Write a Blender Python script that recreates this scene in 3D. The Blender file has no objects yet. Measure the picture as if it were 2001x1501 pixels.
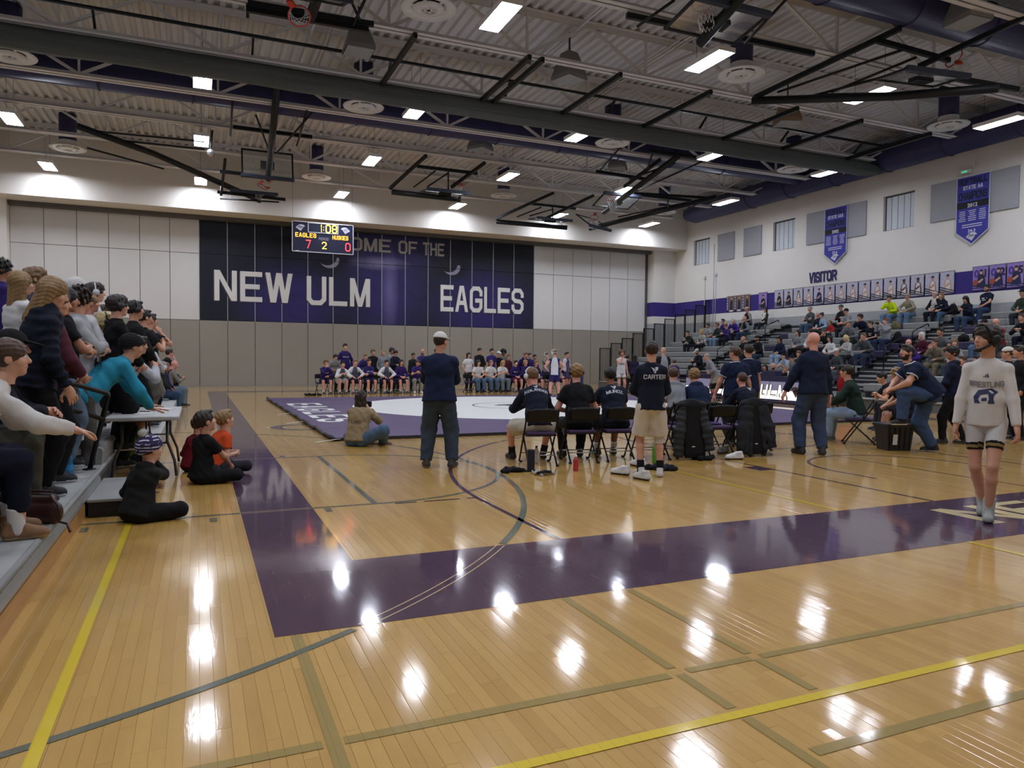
import bpy, bmesh, math, random
import numpy as np
from mathutils import Vector, Matrix, Euler
from mathutils.bvhtree import BVHTree
random.seed(7); rng = np.random.default_rng(7)
S = bpy.context.scene
COL = S.collection
# ---------------------------------------------------------------- camera
CAM_H = 1.45; FPX = 1417.03; IW, IH = 2001.0, 1501.0
RX = Vector((0.91751533, -0.39759844, 0.00900537))      # camera right
DN = Vector((-0.00575289, -0.03591003, -0.99933847))    # camera down
FW = Vector((0.3976588, 0.91685656, -0.03523534))       # camera forward
cd = bpy.data.cameras.new('camera'); cam = bpy.data.objects.new('camera', cd); COL.objects.link(cam)
cd.sensor_width = 36.0; cd.sensor_fit = 'HORIZONTAL'; cd.lens = FPX / IW * 36.0; cd.clip_end = 200
cam.matrix_world = Matrix(((RX.x, -DN.x, -FW.x, 0), (RX.y, -DN.y, -FW.y, 0), (RX.z, -DN.z, -FW.z, CAM_H), (0, 0, 0, 1)))
S.camera = cam
# ---------------------------------------------------------------- world, exposure
w = bpy.data.worlds.new('world'); S.world = w; w.use_nodes = True
w.node_tree.nodes['Background'].inputs[0].default_value = (0.5, 0.55, 0.65, 1)
w.node_tree.nodes['Background'].inputs[1].default_value = 0.02
S.view_settings.view_transform = 'Standard'; S.view_settings.look = 'None'
S.view_settings.exposure = 0.78; S.view_settings.gamma = 1.0; S.view_settings.use_curve_mapping = False
LAMP = 46.0          # emission strength of the gym's ceiling lamps
# ---------------------------------------------------------------- helpers
PI = math.pi
def ray(u, v):
    a, b = (u - 1000.5) / FPX, (v - 750.5) / FPX
    return RX * a + DN * b + FW
def at(u, v, x=None, y=None, z=None):
    d = ray(u, v)
    t = x / d.x if x is not None else y / d.y if y is not None else ((z or 0.0) - CAM_H) / d.z
    return Vector((d.x * t, d.y * t, CAM_H + d.z * t))
def lin(c):
    if isinstance(c, str): c = [int(c[i:i + 2], 16) / 255 for i in (0, 2, 4)]
    return tuple(v / 12.92 if v <= .04045 else ((v + .055) / 1.055) ** 2.4 for v in c)
class X:
    """tiny expression -> math-node helper"""
    def __init__(s, nt, sock): s.nt, s.s = nt, sock
    def _op(s, op, *o):
        n = s.nt.nodes.new('ShaderNodeMath'); n.operation = op
        for i, v in enumerate((s,) + o):
            if isinstance(v, X): s.nt.links.new(v.s, n.inputs[i])
            else: n.inputs[i].default_value = v
        return X(s.nt, n.outputs[0])
    def __add__(s, o): return s._op('ADD', o)
    __radd__ = __add__
    def __sub__(s, o): return s._op('SUBTRACT', o)
    def __rsub__(s, o): return (s * -1.0) + o
    def __mul__(s, o): return s._op('MULTIPLY', o)
    __rmul__ = __mul__
    def __truediv__(s, o): return s._op('DIVIDE', o)
    def gt(s, o): return s._op('GREATER_THAN', o)
    def lt(s, o): return s._op('LESS_THAN', o)
    def abs(s): return s._op('ABSOLUTE')
    def sin(s): return s._op('SINE')
    def sq(s): return s * s
    def sqrt(s): return s._op('SQRT')
    def fract(s): return s._op('FRACT')
    def floor(s): return s._op('FLOOR')
    def max(s, o): return s._op('MAXIMUM', o)
    def min(s, o): return s._op('MINIMUM', o)
    def clamp(s): return s.max(0.0).min(1.0)
    def step(s, a, b): return ((s - a) * (1.0 / (b - a))).clamp()
class Mat:
    """principled material with node helpers"""
    def __init__(s, name, col=(.5, .5, .5), rough=.6, metal=0, spec=.5, coat=0, coat_r=.1):
        s.m = bpy.data.materials.new(name); s.m.use_nodes = True; s.nt = s.m.node_tree
        s.p = s.nt.nodes['Principled BSDF']; s.set(col, rough, metal, spec)
        if coat: s.p.inputs['Coat Weight'].default_value = coat; s.p.inputs['Coat Roughness'].default_value = coat_r
    def set(s, col, rough, metal, spec):
        s.p.inputs['Base Color'].default_value = (*lin(col), 1); s.p.inputs['Roughness'].default_value = rough
        s.p.inputs['Metallic'].default_value = metal; s.p.inputs['Specular IOR Level'].default_value = spec
    def new(s, t, **k):
        n = s.nt.nodes.new(t)
        for a, b in k.items(): setattr(n, a, b)
        return n
    def link(s, a, b): s.nt.links.new(a.s if isinstance(a, X) else a, b)
    def pos(s, kind='pos'):
        if kind == 'pos': o = s.new('ShaderNodeNewGeometry').outputs['Position']
        else: o = s.new('ShaderNodeTexCoord').outputs['Object']
        s.vec = o
        x = s.new('ShaderNodeSeparateXYZ'); s.link(o, x.inputs[0]); return [X(s.nt, x.outputs[i]) for i in range(3)]
    def noise(s, scale=5, detail=2, vec=None, stretch=None, dist=0):
        n = s.new('ShaderNodeTexNoise'); n.inputs['Scale'].default_value = scale; n.inputs['Detail'].default_value = detail
        n.inputs['Distortion'].default_value = dist
        v = vec if vec is not None else getattr(s, 'vec', None)
        if v is None: v = s.new('ShaderNodeTexCoord').outputs['Object']
        if stretch:
            mp = s.new('ShaderNodeMapping'); mp.inputs['Scale'].default_value = stretch; s.link(v, mp.inputs[0]); v = mp.outputs[0]
        s.link(v, n.inputs['Vector']); return X(s.nt, n.outputs['Fac'])
    def col(s, c):
        n = s.new('ShaderNodeRGB'); n.outputs[0].default_value = (*lin(c), 1); return n.outputs[0]
    def mix(s, f, a, b, mode='MIX'):
        n = s.new('ShaderNodeMix', data_type='RGBA', blend_type=mode); n.clamp_factor = True
        if isinstance(f, X): s.link(f, n.inputs[0])
        else: n.inputs[0].default_value = f
        for i, v in ((6, a), (7, b)):
            if isinstance(v, (str, tuple, list)): n.inputs[i].default_value = (*lin(v), 1)
            else: s.link(v, n.inputs[i])
        return n.outputs[2]
    def base(s, sock): s.link(sock, s.p.inputs['Base Color'])
    def bump(s, h, strength=.2, dist=.01):
        n = s.new('ShaderNodeBump'); n.inputs['Strength'].default_value = strength; n.inputs['Distance'].default_value = dist
        s.link(h, n.inputs['Height']); s.link(n.outputs[0], s.p.inputs['Normal'])
        if s.p.inputs['Coat Weight'].default_value > 0: s.link(n.outputs[0], s.p.inputs['Coat Normal'])
MC = {}
def mat(name, col='808080', rough=.6, metal=0, spec=.4, var=.12, scale=6, bump=0, bscale=60):
    """cached plain material with a little procedural unevenness"""
    if name in MC: return MC[name]
    M = Mat(name, col, rough, metal, spec); c = lin(col)
    n = M.noise(scale, 3)
    a = tuple(v * (1 - var) for v in c); b = tuple(min(1, v * (1 + var)) for v in c)
    mx = M.new('ShaderNodeMix', data_type='RGBA'); M.link(n, mx.inputs[0])
    mx.inputs[6].default_value = (*a, 1); mx.inputs[7].default_value = (*b, 1); M.base(mx.outputs[2])
    if bump: M.bump(M.noise(bscale, 2), bump, .01)
    MC[name] = M.m; return M.m
def emit(name, col, strength):
    if name in MC: return MC[name]
    M = Mat(name, col, .5); M.p.inputs['Emission Color'].default_value = (*lin(col), 1); M.p.inputs['Emission Strength'].default_value = strength
    M.pos(); n = M.noise(40, 1); M.base(M.mix(n, col, col)); MC[name] = M.m; return M.m
class MB:
    """mesh builder"""
    def __init__(s): s.v = []; s.f = []; s.m = []; s.smooth = []
    def add(s, vs, fs, mi=0, sm=False):
        b = len(s.v); s.v += [tuple(v) for v in vs]; s.f += [tuple(b + i for i in f) for f in fs]; s.m += [mi] * len(fs); s.smooth += [sm] * len(fs); return s
    def box(s, c, d, R=None, mi=0):
        vs = [Vector(((i & 1) - .5, ((i >> 1) & 1) - .5, ((i >> 2) & 1) - .5)) for i in range(8)]
        vs = [Vector((v.x * d[0], v.y * d[1], v.z * d[2])) for v in vs]
        if R is not None: vs = [R @ v for v in vs]
        return s.add([v + Vector(c) for v in vs], [(0, 2, 3, 1), (4, 5, 7, 6), (0, 1, 5, 4), (2, 6, 7, 3), (0, 4, 6, 2), (1, 3, 7, 5)], mi)
    def b2(s, a, b, mi=0): return s.box([(a[i] + b[i]) / 2 for i in range(3)], [abs(b[i] - a[i]) for i in range(3)], None, mi)
    def bbox(s, c, d, bv=.01, R=None, mi=0):
        """box with chamfered vertical+horizontal edges"""
        bm = bmesh.new(); bmesh.ops.create_cube(bm, size=1)
        for v in bm.verts: v.co = Vector((v.co.x * d[0], v.co.y * d[1], v.co.z * d[2]))
        bmesh.ops.bevel(bm, geom=list(bm.edges), offset=bv, segments=2, affect='EDGES', profile=.6)
        bm.verts.index_update(); vs = [(R @ v.co if R is not None else v.co) + Vector(c) for v in bm.verts]; fs = [[v.index for v in f.verts] for f in bm.faces]; bm.free()
        return s.add(vs, fs, mi)
    def bar(s, p, q, w, h=None, up=(0, 0, 1), mi=0):
        p, q = Vector(p), Vector(q); d = (q - p); L = d.length; d.normalize(); u = Vector(up)
        if abs(d.dot(u)) > .99: u = Vector((1, 0, 0))
        r = d.cross(u).normalized(); u = r.cross(d); h = h or w
        R = Matrix((r, d, u)).transposed(); return s.box((p + q) / 2, (w, L, h), R, mi)
    def tube(s, pts, r, n=8, mi=0, cap=True, closed=False):
        pts = [Vector(p) for p in pts]; k = len(pts); rs = r if isinstance(r, (list, tuple)) else [r] * k
        rings = []; ref = None
        for i, p in enumerate(pts):
            if closed: d = pts[(i + 1) % k] - pts[i - 1]
            else: d = pts[min(i + 1, k - 1)] - pts[max(i - 1, 0)]
            d.normalize()
            if ref is None: ref = d.orthogonal().normalized()
            ref = (ref - d * ref.dot(d)).normalized(); b = d.cross(ref)
            rings.append([p + (ref * math.cos(2 * PI * j / n) + b * math.sin(2 * PI * j / n)) * rs[i] for j in range(n)])
        fs = []
        for i in range(k if closed else k - 1):
            a, b2 = i * n, ((i + 1) % k) * n
            for j in range(n): fs.append((a + j, a + (j + 1) % n, b2 + (j + 1) % n, b2 + j))
        if cap and not closed: fs += [tuple(reversed(range(n))), tuple((k - 1) * n + j for j in range(n))]
        return s.add([v for rg in rings for v in rg], fs, mi, True)
    def lathe(s, prof, n=16, c=(0, 0, 0), R=None, mi=0, sm=True):
        vs = []; fs = []; k = len(prof)
        for j in range(n):
            a = 2 * PI * j / n
            for r, z in prof:
                v = Vector((r * math.cos(a), r * math.sin(a), z)); vs.append((R @ v if R is not None else v) + Vector(c))
        for j in range(n):
            for i in range(k - 1):
                a, b = j * k + i, ((j + 1) % n) * k + i; fs.append((a, b, b + 1, a + 1))
        return s.add(vs, fs, mi, sm)
    def prism(s, poly, o, ex, ey, ez, mi=0):
        """poly (2d) in plane o+ex*x+ey*y, thickness vector ez"""
        o, ex, ey, ez = Vector(o), Vector(ex), Vector(ey), Vector(ez); n = len(poly)
        a = [o + ex * x + ey * y for x, y in poly]; b = [v + ez for v in a]
        fs = [tuple(reversed(range(n))), tuple(range(n, 2 * n))] + [(i, (i + 1) % n, n + (i + 1) % n, n + i) for i in range(n)]
        return s.add(a + b, fs, mi)
    def quad(s, a, b, c, d, mi=0): return s.add([a, b, c, d], [(0, 1, 2, 3)], mi)
    def mesh(s, name):
        me = bpy.data.meshes.new(name); me.from_pydata(s.v, [], s.f); 
        me.polygons.foreach_set('material_index', s.m); me.polygons.foreach_set('use_smooth', s.smooth); me.update(); return me
    def obj(s, name, mats, parent=None, loc=None, rz=0):
        return mkobj(name, s.mesh(name), mats, parent, loc, rz)
def mkobj(name, me, mats=None, parent=None, loc=None, rz=0):
    if mats is not None and len(me.materials) == 0:
        for m in (mats if isinstance(mats, (list, tuple)) else [mats]): me.materials.append(m)
    o = bpy.data.objects.new(name, me); COL.objects.link(o)
    if parent is not None: o.parent = parent
    if loc is not None: o.location = loc
    if rz: o.rotation_euler = (0, 0, rz)
    return o
def tag(o, label, cat, group=None, kind=None):
    if label: o['label'] = label
    if cat: o['category'] = cat
    if group: o['group'] = group
    if kind: o['kind'] = kind
    return o
def struct(o, label=None):
    o['kind'] = 'structure'
    if label: o['label'] = label
    return o
def thing(name, label, cat, loc=(0, 0, 0), rz=0, group=None):
    o = bpy.data.objects.new(name, None); COL.objects.link(o); o.location = loc; o.rotation_euler = (0, 0, rz); o.empty_display_size = .1
    return tag(o, label, cat, group)
def dup(o, parent=None, loc=None, rz=None, label=None, name=None):
    c = o.copy(); COL.objects.link(c)
    if name: c.name = name
    if parent is not None: c.parent = parent
    if loc is not None: c.location = loc
    if rz is not None: c.rotation_euler = (0, 0, rz)
    if label: c['label'] = label
    for ch in o.children: dup(ch, c)
    return c
def rotm(rx=0, ry=0, rz=0): return Euler((rx, ry, rz)).to_matrix()
# ---- lettering: sport block font (strokes on a 4 x 6 grid), thick mitred strokes with chamfered corners
GL = {'A': [('/', 0, 1.75), ('/', 4, 2.25), [(1, 1.9), (3, 1.9)]], 'B': [[(0, 0), (0, 6), (3.2, 6), (4, 5.2), (4, 3.9), (3.2, 3.1), (0, 3.1)], [(3.2, 3.1), (4, 2.3), (4, .8), (3.2, 0), (0, 0)]],
 'C': [[(4, 4.6), (4, 5.1), (3.1, 6), (.9, 6), (0, 5.1), (0, .9), (.9, 0), (3.1, 0), (4, .9), (4, 1.4)]], 'D': [[(0, 0), (0, 6), (3.1, 6), (4, 5.1), (4, .9), (3.1, 0), (0, 0)]],
 'E': [[(4, 6), (0, 6), (0, 0), (4, 0)], [(0, 3), (3.4, 3)]], 'F': [[(4, 6), (0, 6), (0, 0)], [(0, 3), (3.3, 3)]],
 'G': [[(4, 4.5), (4, 5.1), (3.1, 6), (.9, 6), (0, 5.1), (0, .9), (.9, 0), (3.1, 0), (4, .9), (4, 2.7), (2.2, 2.7)]], 'H': [[(0, 0), (0, 6)], [(4, 0), (4, 6)], [(0, 3), (4, 3)]],
 'I': [[(2, 0), (2, 6)]], 'J': [[(4, 6), (4, .9), (3.1, 0), (.9, 0), (0, .9), (0, 1.6)]], 'K': [[(0, 0), (0, 6)], [(4, 6), (.6, 2.8)], [(1.4, 3.4), (4, 0)]], 'L': [[(0, 6), (0, 0), (3.8, 0)]],
 'M': [[(0, 0), (0, 6)], [(4.4, 0), (4.4, 6)], ('/', 2.2, .1), ('/', 2.2, 4.3)], 'N': [[(0, 0), (0, 6)], [(4, 0), (4, 6)], ('/', 3.9, .1)], 'O': [[(.9, 0), (0, .9), (0, 5.1), (.9, 6), (3.1, 6), (4, 5.1), (4, .9), (3.1, 0), (.9, 0)]],
 'P': [[(0, 0), (0, 6), (3.2, 6), (4, 5.2), (4, 3.5), (3.2, 2.7), (0, 2.7)]], 'R': [[(0, 0), (0, 6), (3.2, 6), (4, 5.2), (4, 3.7), (3.2, 2.9), (0, 2.9)], [(2.4, 2.9), (4, 0)]],
 'S': [[(4, 4.6), (4, 5.1), (3.1, 6), (.9, 6), (0, 5.1), (0, 3.8), (.9, 3.1), (3.1, 2.9), (4, 2.2), (4, .9), (3.1, 0), (.9, 0), (0, .9), (0, 1.4)]], 'T': [[(0, 6), (4, 6)], [(2, 6), (2, 0)]],
 'U': [[(0, 6), (0, .9), (.9, 0), (3.1, 0), (4, .9), (4, 6)]], 'V': [('/', 1.9, 0), ('/', 2.1, 4)], 'W': [('/', 1.2, 0), ('/', 1.4, 2.6), ('/', 4.0, 2.8), ('/', 4.2, 5.4)], 'Y': [[(0, 6), (2, 3), (4, 6)], [(2, 3), (2, 0)]],
 'Z': [[(0, 6), (4, 6), (0, 0), (4, 0)]], '0': [[(.9, 0), (0, .9), (0, 5.1), (.9, 6), (3.1, 6), (4, 5.1), (4, .9), (3.1, 0), (.9, 0)]], '1': [[(.8, 5), (2, 6), (2, 0)]],
 '2': [[(0, 4.8), (0, 5.1), (.9, 6), (3.1, 6), (4, 5.1), (4, 3.8), (0, 0), (4, 0)]], '3': [[(0, 5.1), (.9, 6), (3.1, 6), (4, 5.1), (4, 3.8), (3.2, 3), (1.6, 3)], [(3.2, 3), (4, 2.2), (4, .9), (3.1, 0), (.9, 0), (0, .9)]],
 '4': [[(3, 0), (3, 6), (0, 2), (4.2, 2)]], '5': [[(4, 6), (0, 6), (0, 3.4), (3.1, 3.4), (4, 2.6), (4, .9), (3.1, 0), (.9, 0), (0, .9)]], '7': [[(0, 6), (4, 6), (1.4, 0)]],
 '8': [[(.9, 0), (0, .9), (0, 2.2), (.9, 3), (0, 3.8), (0, 5.1), (.9, 6), (3.1, 6), (4, 5.1), (4, 3.8), (3.1, 3), (4, 2.2), (4, .9), (3.1, 0), (.9, 0)], [(.9, 3), (3.1, 3)]], '-': [[(.6, 3), (3.4, 3)]], ':': [[(2, 1.2), (2, 2.0)], [(2, 4), (2, 4.8)]]}
def stroke(pl, t):
    """polyline -> mitred quads (2d)"""
    if pl[0] == '/': return [[Vector(p) for p in ((pl[1] - t, -t), (pl[1] + t, -t), (pl[2] + t, 6 + t), (pl[2] - t, 6 + t))]]
    closed = pl[0] == pl[-1] and len(pl) > 2; P = [Vector(p) for p in (pl[:-1] if closed else pl)]; n = len(P); L = []
    if not closed: P[0], P[-1] = P[0] + (P[0] - P[1]).normalized() * t, P[-1] + (P[-1] - P[-2]).normalized() * t
    for i in range(n):
        ds = []
        if closed or i > 0: ds.append((P[i] - P[i - 1]).normalized())
        if closed or i < n - 1: ds.append((P[(i + 1) % n] - P[i]).normalized())
        nm = [Vector((-d.y, d.x)) for d in ds]
        if len(nm) == 1: m = nm[0] * t; L.append((P[i] + m, P[i] - m, 0)); continue
        b = (nm[0] + nm[1])
        if b.length < .3: m = nm[0] * t
        else:
            b.normalize(); m = b * min(t / max(.25, b.dot(nm[0])), t * 2.1)
        L.append((P[i] + m, P[i] - m, 0))
    out = []
    for i in range(n if closed else n - 1):
        a, b = L[i], L[(i + 1) % n]; out.append([a[1], b[1], b[0], a[0]])
    return out
def block_text(txt, h, w=None, t=.62, gap=1.75, space=3.2, slant=0):
    """list of 2d quads for txt, height h, scaled to width w if given; origin lower left"""
    quads = []; x = t; s = h / (6 + 2 * t)
    for ch in txt:
        if ch == ' ': x += space; continue
        g = GL[ch]; xs = [v for pl in g for v in (pl[1:] if pl[0] == '/' else [p[0] for p in pl])]; x -= min(xs)
        for pl in g:
            for q in stroke(pl, t): quads.append([(v.x + x, v.y + t) for v in q])
        x += max(xs) + gap
    tot = x - gap + t; sx = (w / tot) if w else s
    return [[(max(0, min(tot, a)) * sx + slant * b * s, max(0, min(6 + 2 * t, b)) * s) for a, b in q] for q in quads], tot * sx
def text_prisms(mb, quads, o, ex, ey, ez, mi=0):
    for i, q in enumerate(quads): mb.prism(q, Vector(o) + Vector(ez) * (.02 * i), ex, ey, ez, mi)
    return mb
def font_quads(txt, h, bold=.0, align='CENTER', sx=1.0):
    """flat triangles (verts 2d, faces) of a line of plain type from the built-in font"""
    cu = bpy.data.curves.new('type', 'FONT'); cu.body = txt; cu.size = h; cu.align_x = align; cu.offset = bold * h; cu.resolution_u = 2; cu.fill_mode = 'FRONT'
    o = bpy.data.objects.new('type', cu); me = o.to_mesh()
    vs = [(v.co.x * sx, v.co.y) for v in me.vertices]; fs = [tuple(p.vertices) for p in me.polygons]
    o.to_mesh_clear(); bpy.data.objects.remove(o); bpy.data.curves.remove(cu); return vs, fs
def font_on(mb, txt, h, o, ex, ey, mi=0, bold=.02, align='CENTER', sx=1.0):
    vs, fs = font_quads(txt, h, bold, align, sx); o, ex, ey = Vector(o), Vector(ex), Vector(ey)
    mb.add([o + ex * a + ey * b for a, b in vs], fs, mi); return mb
# ================================================================ STRUCTURE
XL, XR, YN, YF, ZD = -9.0, 26.4, -2.4, 36.9, 10.62      # left/right wall, near/far wall, roof deck
BW = .0572
def wood(name, attr):
    M = Mat(name, 'c8a062', .5, 0, .25, coat=1.0, coat_r=.085); x, y, z = M.pos()
    if attr:
        a = M.new('ShaderNodeAttribute', attribute_name='tint'); t = X(M.nt, a.outputs['Fac'])
    else:
        i = (x / BW).floor(); j = (y / 1.1 + (i * 12.9898).sin() * 7.3).floor()
        t = ((i * 127.1 + j * 311.7).sin() * 43758.5).fract()
    g = M.noise(9, 4, M.vec, (18, 1.1, 1)); g2 = M.noise(2.3, 3, M.vec, (6, .8, 1))
    c = M.mix(t, 'b2853a', 'cca354'); c = M.mix(g * .5, c, 'a07632'); c = M.mix((g2 * .5).clamp(), c, 'd0aa5c')
    fx = ((x / BW).fract() - .5).abs()
    if not attr:
        seam = fx.gt(.488); c = M.mix(seam * .55, c, '5a3d1c')
    M.base(c)
    h = g * .06 + M.noise(3.2, 2, M.vec, (1.2, .5, 1)) * .9 + M.noise(30, 2, M.vec, (2, .6, 1)) * .11
    M.bump(h, .05, .02); return M.m
M_WOOD, M_WOODF = wood('maple_boards', True), wood('maple_floor', False)
def paint(name, col, col2=None):
    M = Mat(name, col, .55, 0, .15, coat=1.0, coat_r=.07); x, y, z = M.pos(); n = M.noise(1.5, 3)
    c = M.mix(n, col, col2 or col); fx = ((x / BW).fract() - .5).abs(); c = M.mix(fx.gt(.485) * .35, c, '0c0a0c')
    sc = M.noise(14, 2, M.vec, (6, .25, 1)); c = M.mix(sc.gt(.72) * .25, c, 'b8a8b0'); M.base(c)
    M.bump(M.noise(3.2, 2, M.vec, (1.2, .5, 1)) * .9 + M.noise(30, 2, M.vec, (2, .6, 1)) * .06, .05, .02); return M.m
P_PUR, P_YEL, P_GRY = paint('paint_purple', '40203a', '482640'), paint('paint_yellow', 'dfc436', 'd4b82e'), paint('paint_green_grey', '5f6455', '6a6e5c')
P_OLV, P_DRK, P_CRM = paint('paint_olive', '9a8448', 'a08a4e'), paint('paint_dark', '2a1c28'), paint('paint_cream', 'dcc890', 'e2d09c')
# ---- floor with boards
floor_mb = MB(); ncol = int(11.2 / BW); x0c = math.floor(-.98 / BW) * BW
boards = []
for i in range(ncol):
    xa = x0c + i * BW; xm = xa + BW / 2
    yt = (8.4 - .3977 * xm) / .9169; yb = max(1.55 if xm < 2.2 else 1.55 + .0 * xm, (xm - .2) * .62 if xm > 2.5 else 0, 1.55); yb = min(yb, yt)
    floor_mb.quad((xa, yt, 0), (xa + BW, yt, 0), (xa + BW, YF, 0), (xa, YF, 0))
    floor_mb.quad((xa, YN, 0), (xa + BW, YN, 0), (xa + BW, yb, 0), (xa, yb, 0))
    y = yb; L = random.uniform(.3, 1.3)
    while y < yt - .02:
        ye = min(yt, y + L)
        if yt - ye < .25: ye = yt
        boards.append((xa, y, ye)); y = ye; L = random.uniform(.55, 1.7)
xe = x0c + ncol * BW
floor_mb.quad((XL, YN, 0), (x0c, YN, 0), (x0c, YF, 0), (XL, YF, 0)); floor_mb.quad((xe, YN, 0), (XR, YN, 0), (XR, YF, 0), (xe, YF, 0))
floor_mb.quad((x0c, YN, -.006), (xe, YN, -.006), (xe, YF, -.006), (x0c, YF, -.006))
floor = struct(floor_mb.obj('floor', M_WOODF))
def board_mesh(L):
    w, c = BW - .0006, .0007; z0, z1 = -.005, 0.0
    vs = [(c, c, z1), (w - c, c, z1), (w - c, L - c, z1), (c, L - c, z1), (0, 0, z1 - .0009), (w, 0, z1 - .0009), (w, L, z1 - .0009), (0, L, z1 - .0009), (0, 0, z0), (w, 0, z0), (w, L, z0), (0, L, z0)]
    fs = [(0, 1, 2, 3)] + [(4 + i, 4 + (i + 1) % 4, (i + 1) % 4, i) for i in range(4)] + [(8 + i, 8 + (i + 1) % 4, 4 + (i + 1) % 4, 4 + i) for i in range(4)]
    return vs, fs
def depth_of(b): return .3977 * (b[0] + .03) + .9169 * (b[1] + b[2]) / 2
def inview(b):
    p = Vector((b[0], (b[1] + b[2]) / 2, -CAM_H)); d = p.dot(FW)
    return d > .3 and abs(p.dot(RX) / d) < .74 and p.dot(DN) / d < .6
boards.sort(key=lambda b: (not inview(b), depth_of(b)))
rest_v, rest_f, rest_t = [], [], []
for k, (xa, y0, y1) in enumerate(boards):
    vs, fs = board_mesh(y1 - y0 - .0006); t = random.random() * .8 + .1; tl = random.gauss(0, .0022); tw = random.gauss(0, .00012)
    vs = [(a, b, c + (a - BW / 2) * tl * 2 + tw - .0003) for a, b, c in vs]
    if k < 300:
        me = bpy.data.meshes.new('board'); me.from_pydata(vs, [], fs); at_ = me.attributes.new('tint', 'FLOAT', 'POINT'); at_.data.foreach_set('value', [t] * len(vs))
        mkobj('board', me, M_WOOD, floor, (xa, y0, 0))
    else:
        b = len(rest_v); rest_v += [(a + xa, c + y0, z) for a, c, z in vs]; rest_f += [tuple(b + q for q in f) for f in fs]; rest_t += [t] * len(vs)
me = bpy.data.meshes.new('boards'); me.from_pydata(rest_v, [], rest_f); me.attributes.new('tint', 'FLOAT', 'POINT').data.foreach_set('value', rest_t)
o = mkobj('boards', me, M_WOOD, floor); o['kind'] = 'stuff'
# ---- painted markings: thin films just above the boards, each under the floor
def film(name, polys, m, z=.0012):
    mb = MB()
    for p in polys: mb.add([(a, b, z) for a, b in p], [tuple(range(len(p)))])
    return mb.obj(name, m, floor)
def rect(x0, y0, x1, y1): return [(x0, y0), (x1, y0), (x1, y1), (x0, y1)]
def arc(cx, cy, r, a0, a1, w, n=48):
    o = []
    for i in range(n):
        a, b = math.radians(a0 + (a1 - a0) * i / n), math.radians(a0 + (a1 - a0) * (i + 1) / n)
        o.append([(cx + (r + s * w / 2) * math.cos(t), cy + (r + s * w / 2) * math.sin(t)) for t, s in ((a, -1), (a, 1), (b, 1), (b, -1))])
    return o
CXC = 8.94
film('painted_border', [rect(.357, 3.87, 16.88 + .64, 5.15), rect(.357, 5.15, 1.003, 32), rect(16.88, 5.15, 17.52, 32), rect(1.003, 30.75, 16.88, 32)], P_PUR)
film('painted_line', [rect(-.576, -2, -.524, 34)], P_YEL, .0022)
film('painted_line', [rect(-.52, 2.28, 18, 2.333)], P_YEL, .0022)
film('painted_line', [rect(5.685, 2.333, 5.735, 3.87), rect(5.685, 5.15, 5.735, 10.5)], P_YEL, .0022)
film('painted_line', [rect(1.0, 11.6, 12, 11.65)], P_YEL, .0022)
film('painted_line', [rect(2.2, 12.15, 12, 12.2)], P_CRM, .002)
film('painted_arc', arc(-2.91, 9.10, 6.42, -75, -55.2, .05, 40), P_GRY, .002)
film('painted_arc', arc(-2.91, 9.10, 6.42, -37.6, 75, .06, 90), P_GRY, .002)
film('painted_arc_outline', arc(-2.91, 9.10, 6.45, -54.6, -38, .008, 30) + arc(-2.91, 9.10, 6.39, -54.6, -38, .008, 30), P_CRM, .002)
film('painted_key', arc(1.68, 8.93, 1.85, -90, 90, .05) + [rect(1.0, 7.06, 1.68, 7.105), rect(-1.3, 7.06, .357, 7.105), rect(1.0, 10.755, 1.68, 10.80), rect(-1.3, 10.755, .357, 10.8)], P_GRY, .0018)
film('painted_key_outline', [rect(.357, 7.055, 1.0, 7.062), rect(.357, 7.105, 1.0, 7.112), rect(.357, 10.755, 1.0, 10.761), rect(.357, 10.8, 1.0, 10.806)], P_CRM, .0018)
film('painted_free_throw_line', [rect(1.58, 7.105, 1.635, 10.755)], P_GRY, .0018)
film('painted_dashes', [rect(1.79, 7.0, 2.01, 7.035), rect(2.09, 7.0, 2.47, 7.035), rect(2.55, 7.0, 2.64, 7.035)], P_DRK, .0018)
for a, b in ((1.1, 6.87), (.09, 6.8), (-.9, 6.78), (1.09, 10.85)): film('painted_square', [rect(a, b, a + .06, b + .16)], P_GRY, .0018)
film('painted_three_point_line', [rect(2.63, 5.15, 2.68, 6.8)] + arc(CXC + .18, 6.8, 6.47, 180, 90, .05, 60) + arc(CXC + .18, 6.8, 6.47, 90, 0, .05, 60), P_PUR, .002)
film('painted_lane', [rect(7.02, 5.15, 7.06, 11.0), rect(10.82, 5.15, 10.86, 11.0), rect(7.02, 11.0, 10.86, 11.05), rect(8.92, 5.15, 8.95, 8.13)], P_DRK, .002)
film('painted_arc', arc(8.92, 7.0, 1.2, 180, 0, .045) + arc(CXC, 11.0, 1.83, 0, 360, .045, 60) + [rect(7.70, 6.4, 7.745, 7.0), rect(10.1, 6.4, 10.14, 7.0)], P_PUR, .0021)
film('painted_block', [rect(6.8, 7.43, 7.02, 7.75)], P_PUR, .0021)
for r in ([(.435, 1.0, .49, 3.86)], [(2.01, 2.36, 2.06, 2.71), (2.01, 2.78, 2.06, 3.86), (2.01, 1.0, 2.06, 2.27)], [(2.465, 2.36, 2.515, 2.71), (2.465, 2.78, 2.515, 3.86)], [(-.1, 2.69, .42, 2.745), (.5, 2.69, 1.98, 2.745)], [(2.09, 2.705, 2.46, 2.755), (2.53, 2.705, 9, 2.755)], [(2.09, 1.945, 9, 2.0)]):
    film('painted_line', [rect(*q) for q in r], P_OLV, .0016)
q, wd = block_text('NEW ULM', .64, 4.72, t=.62); mb = MB()
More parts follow.
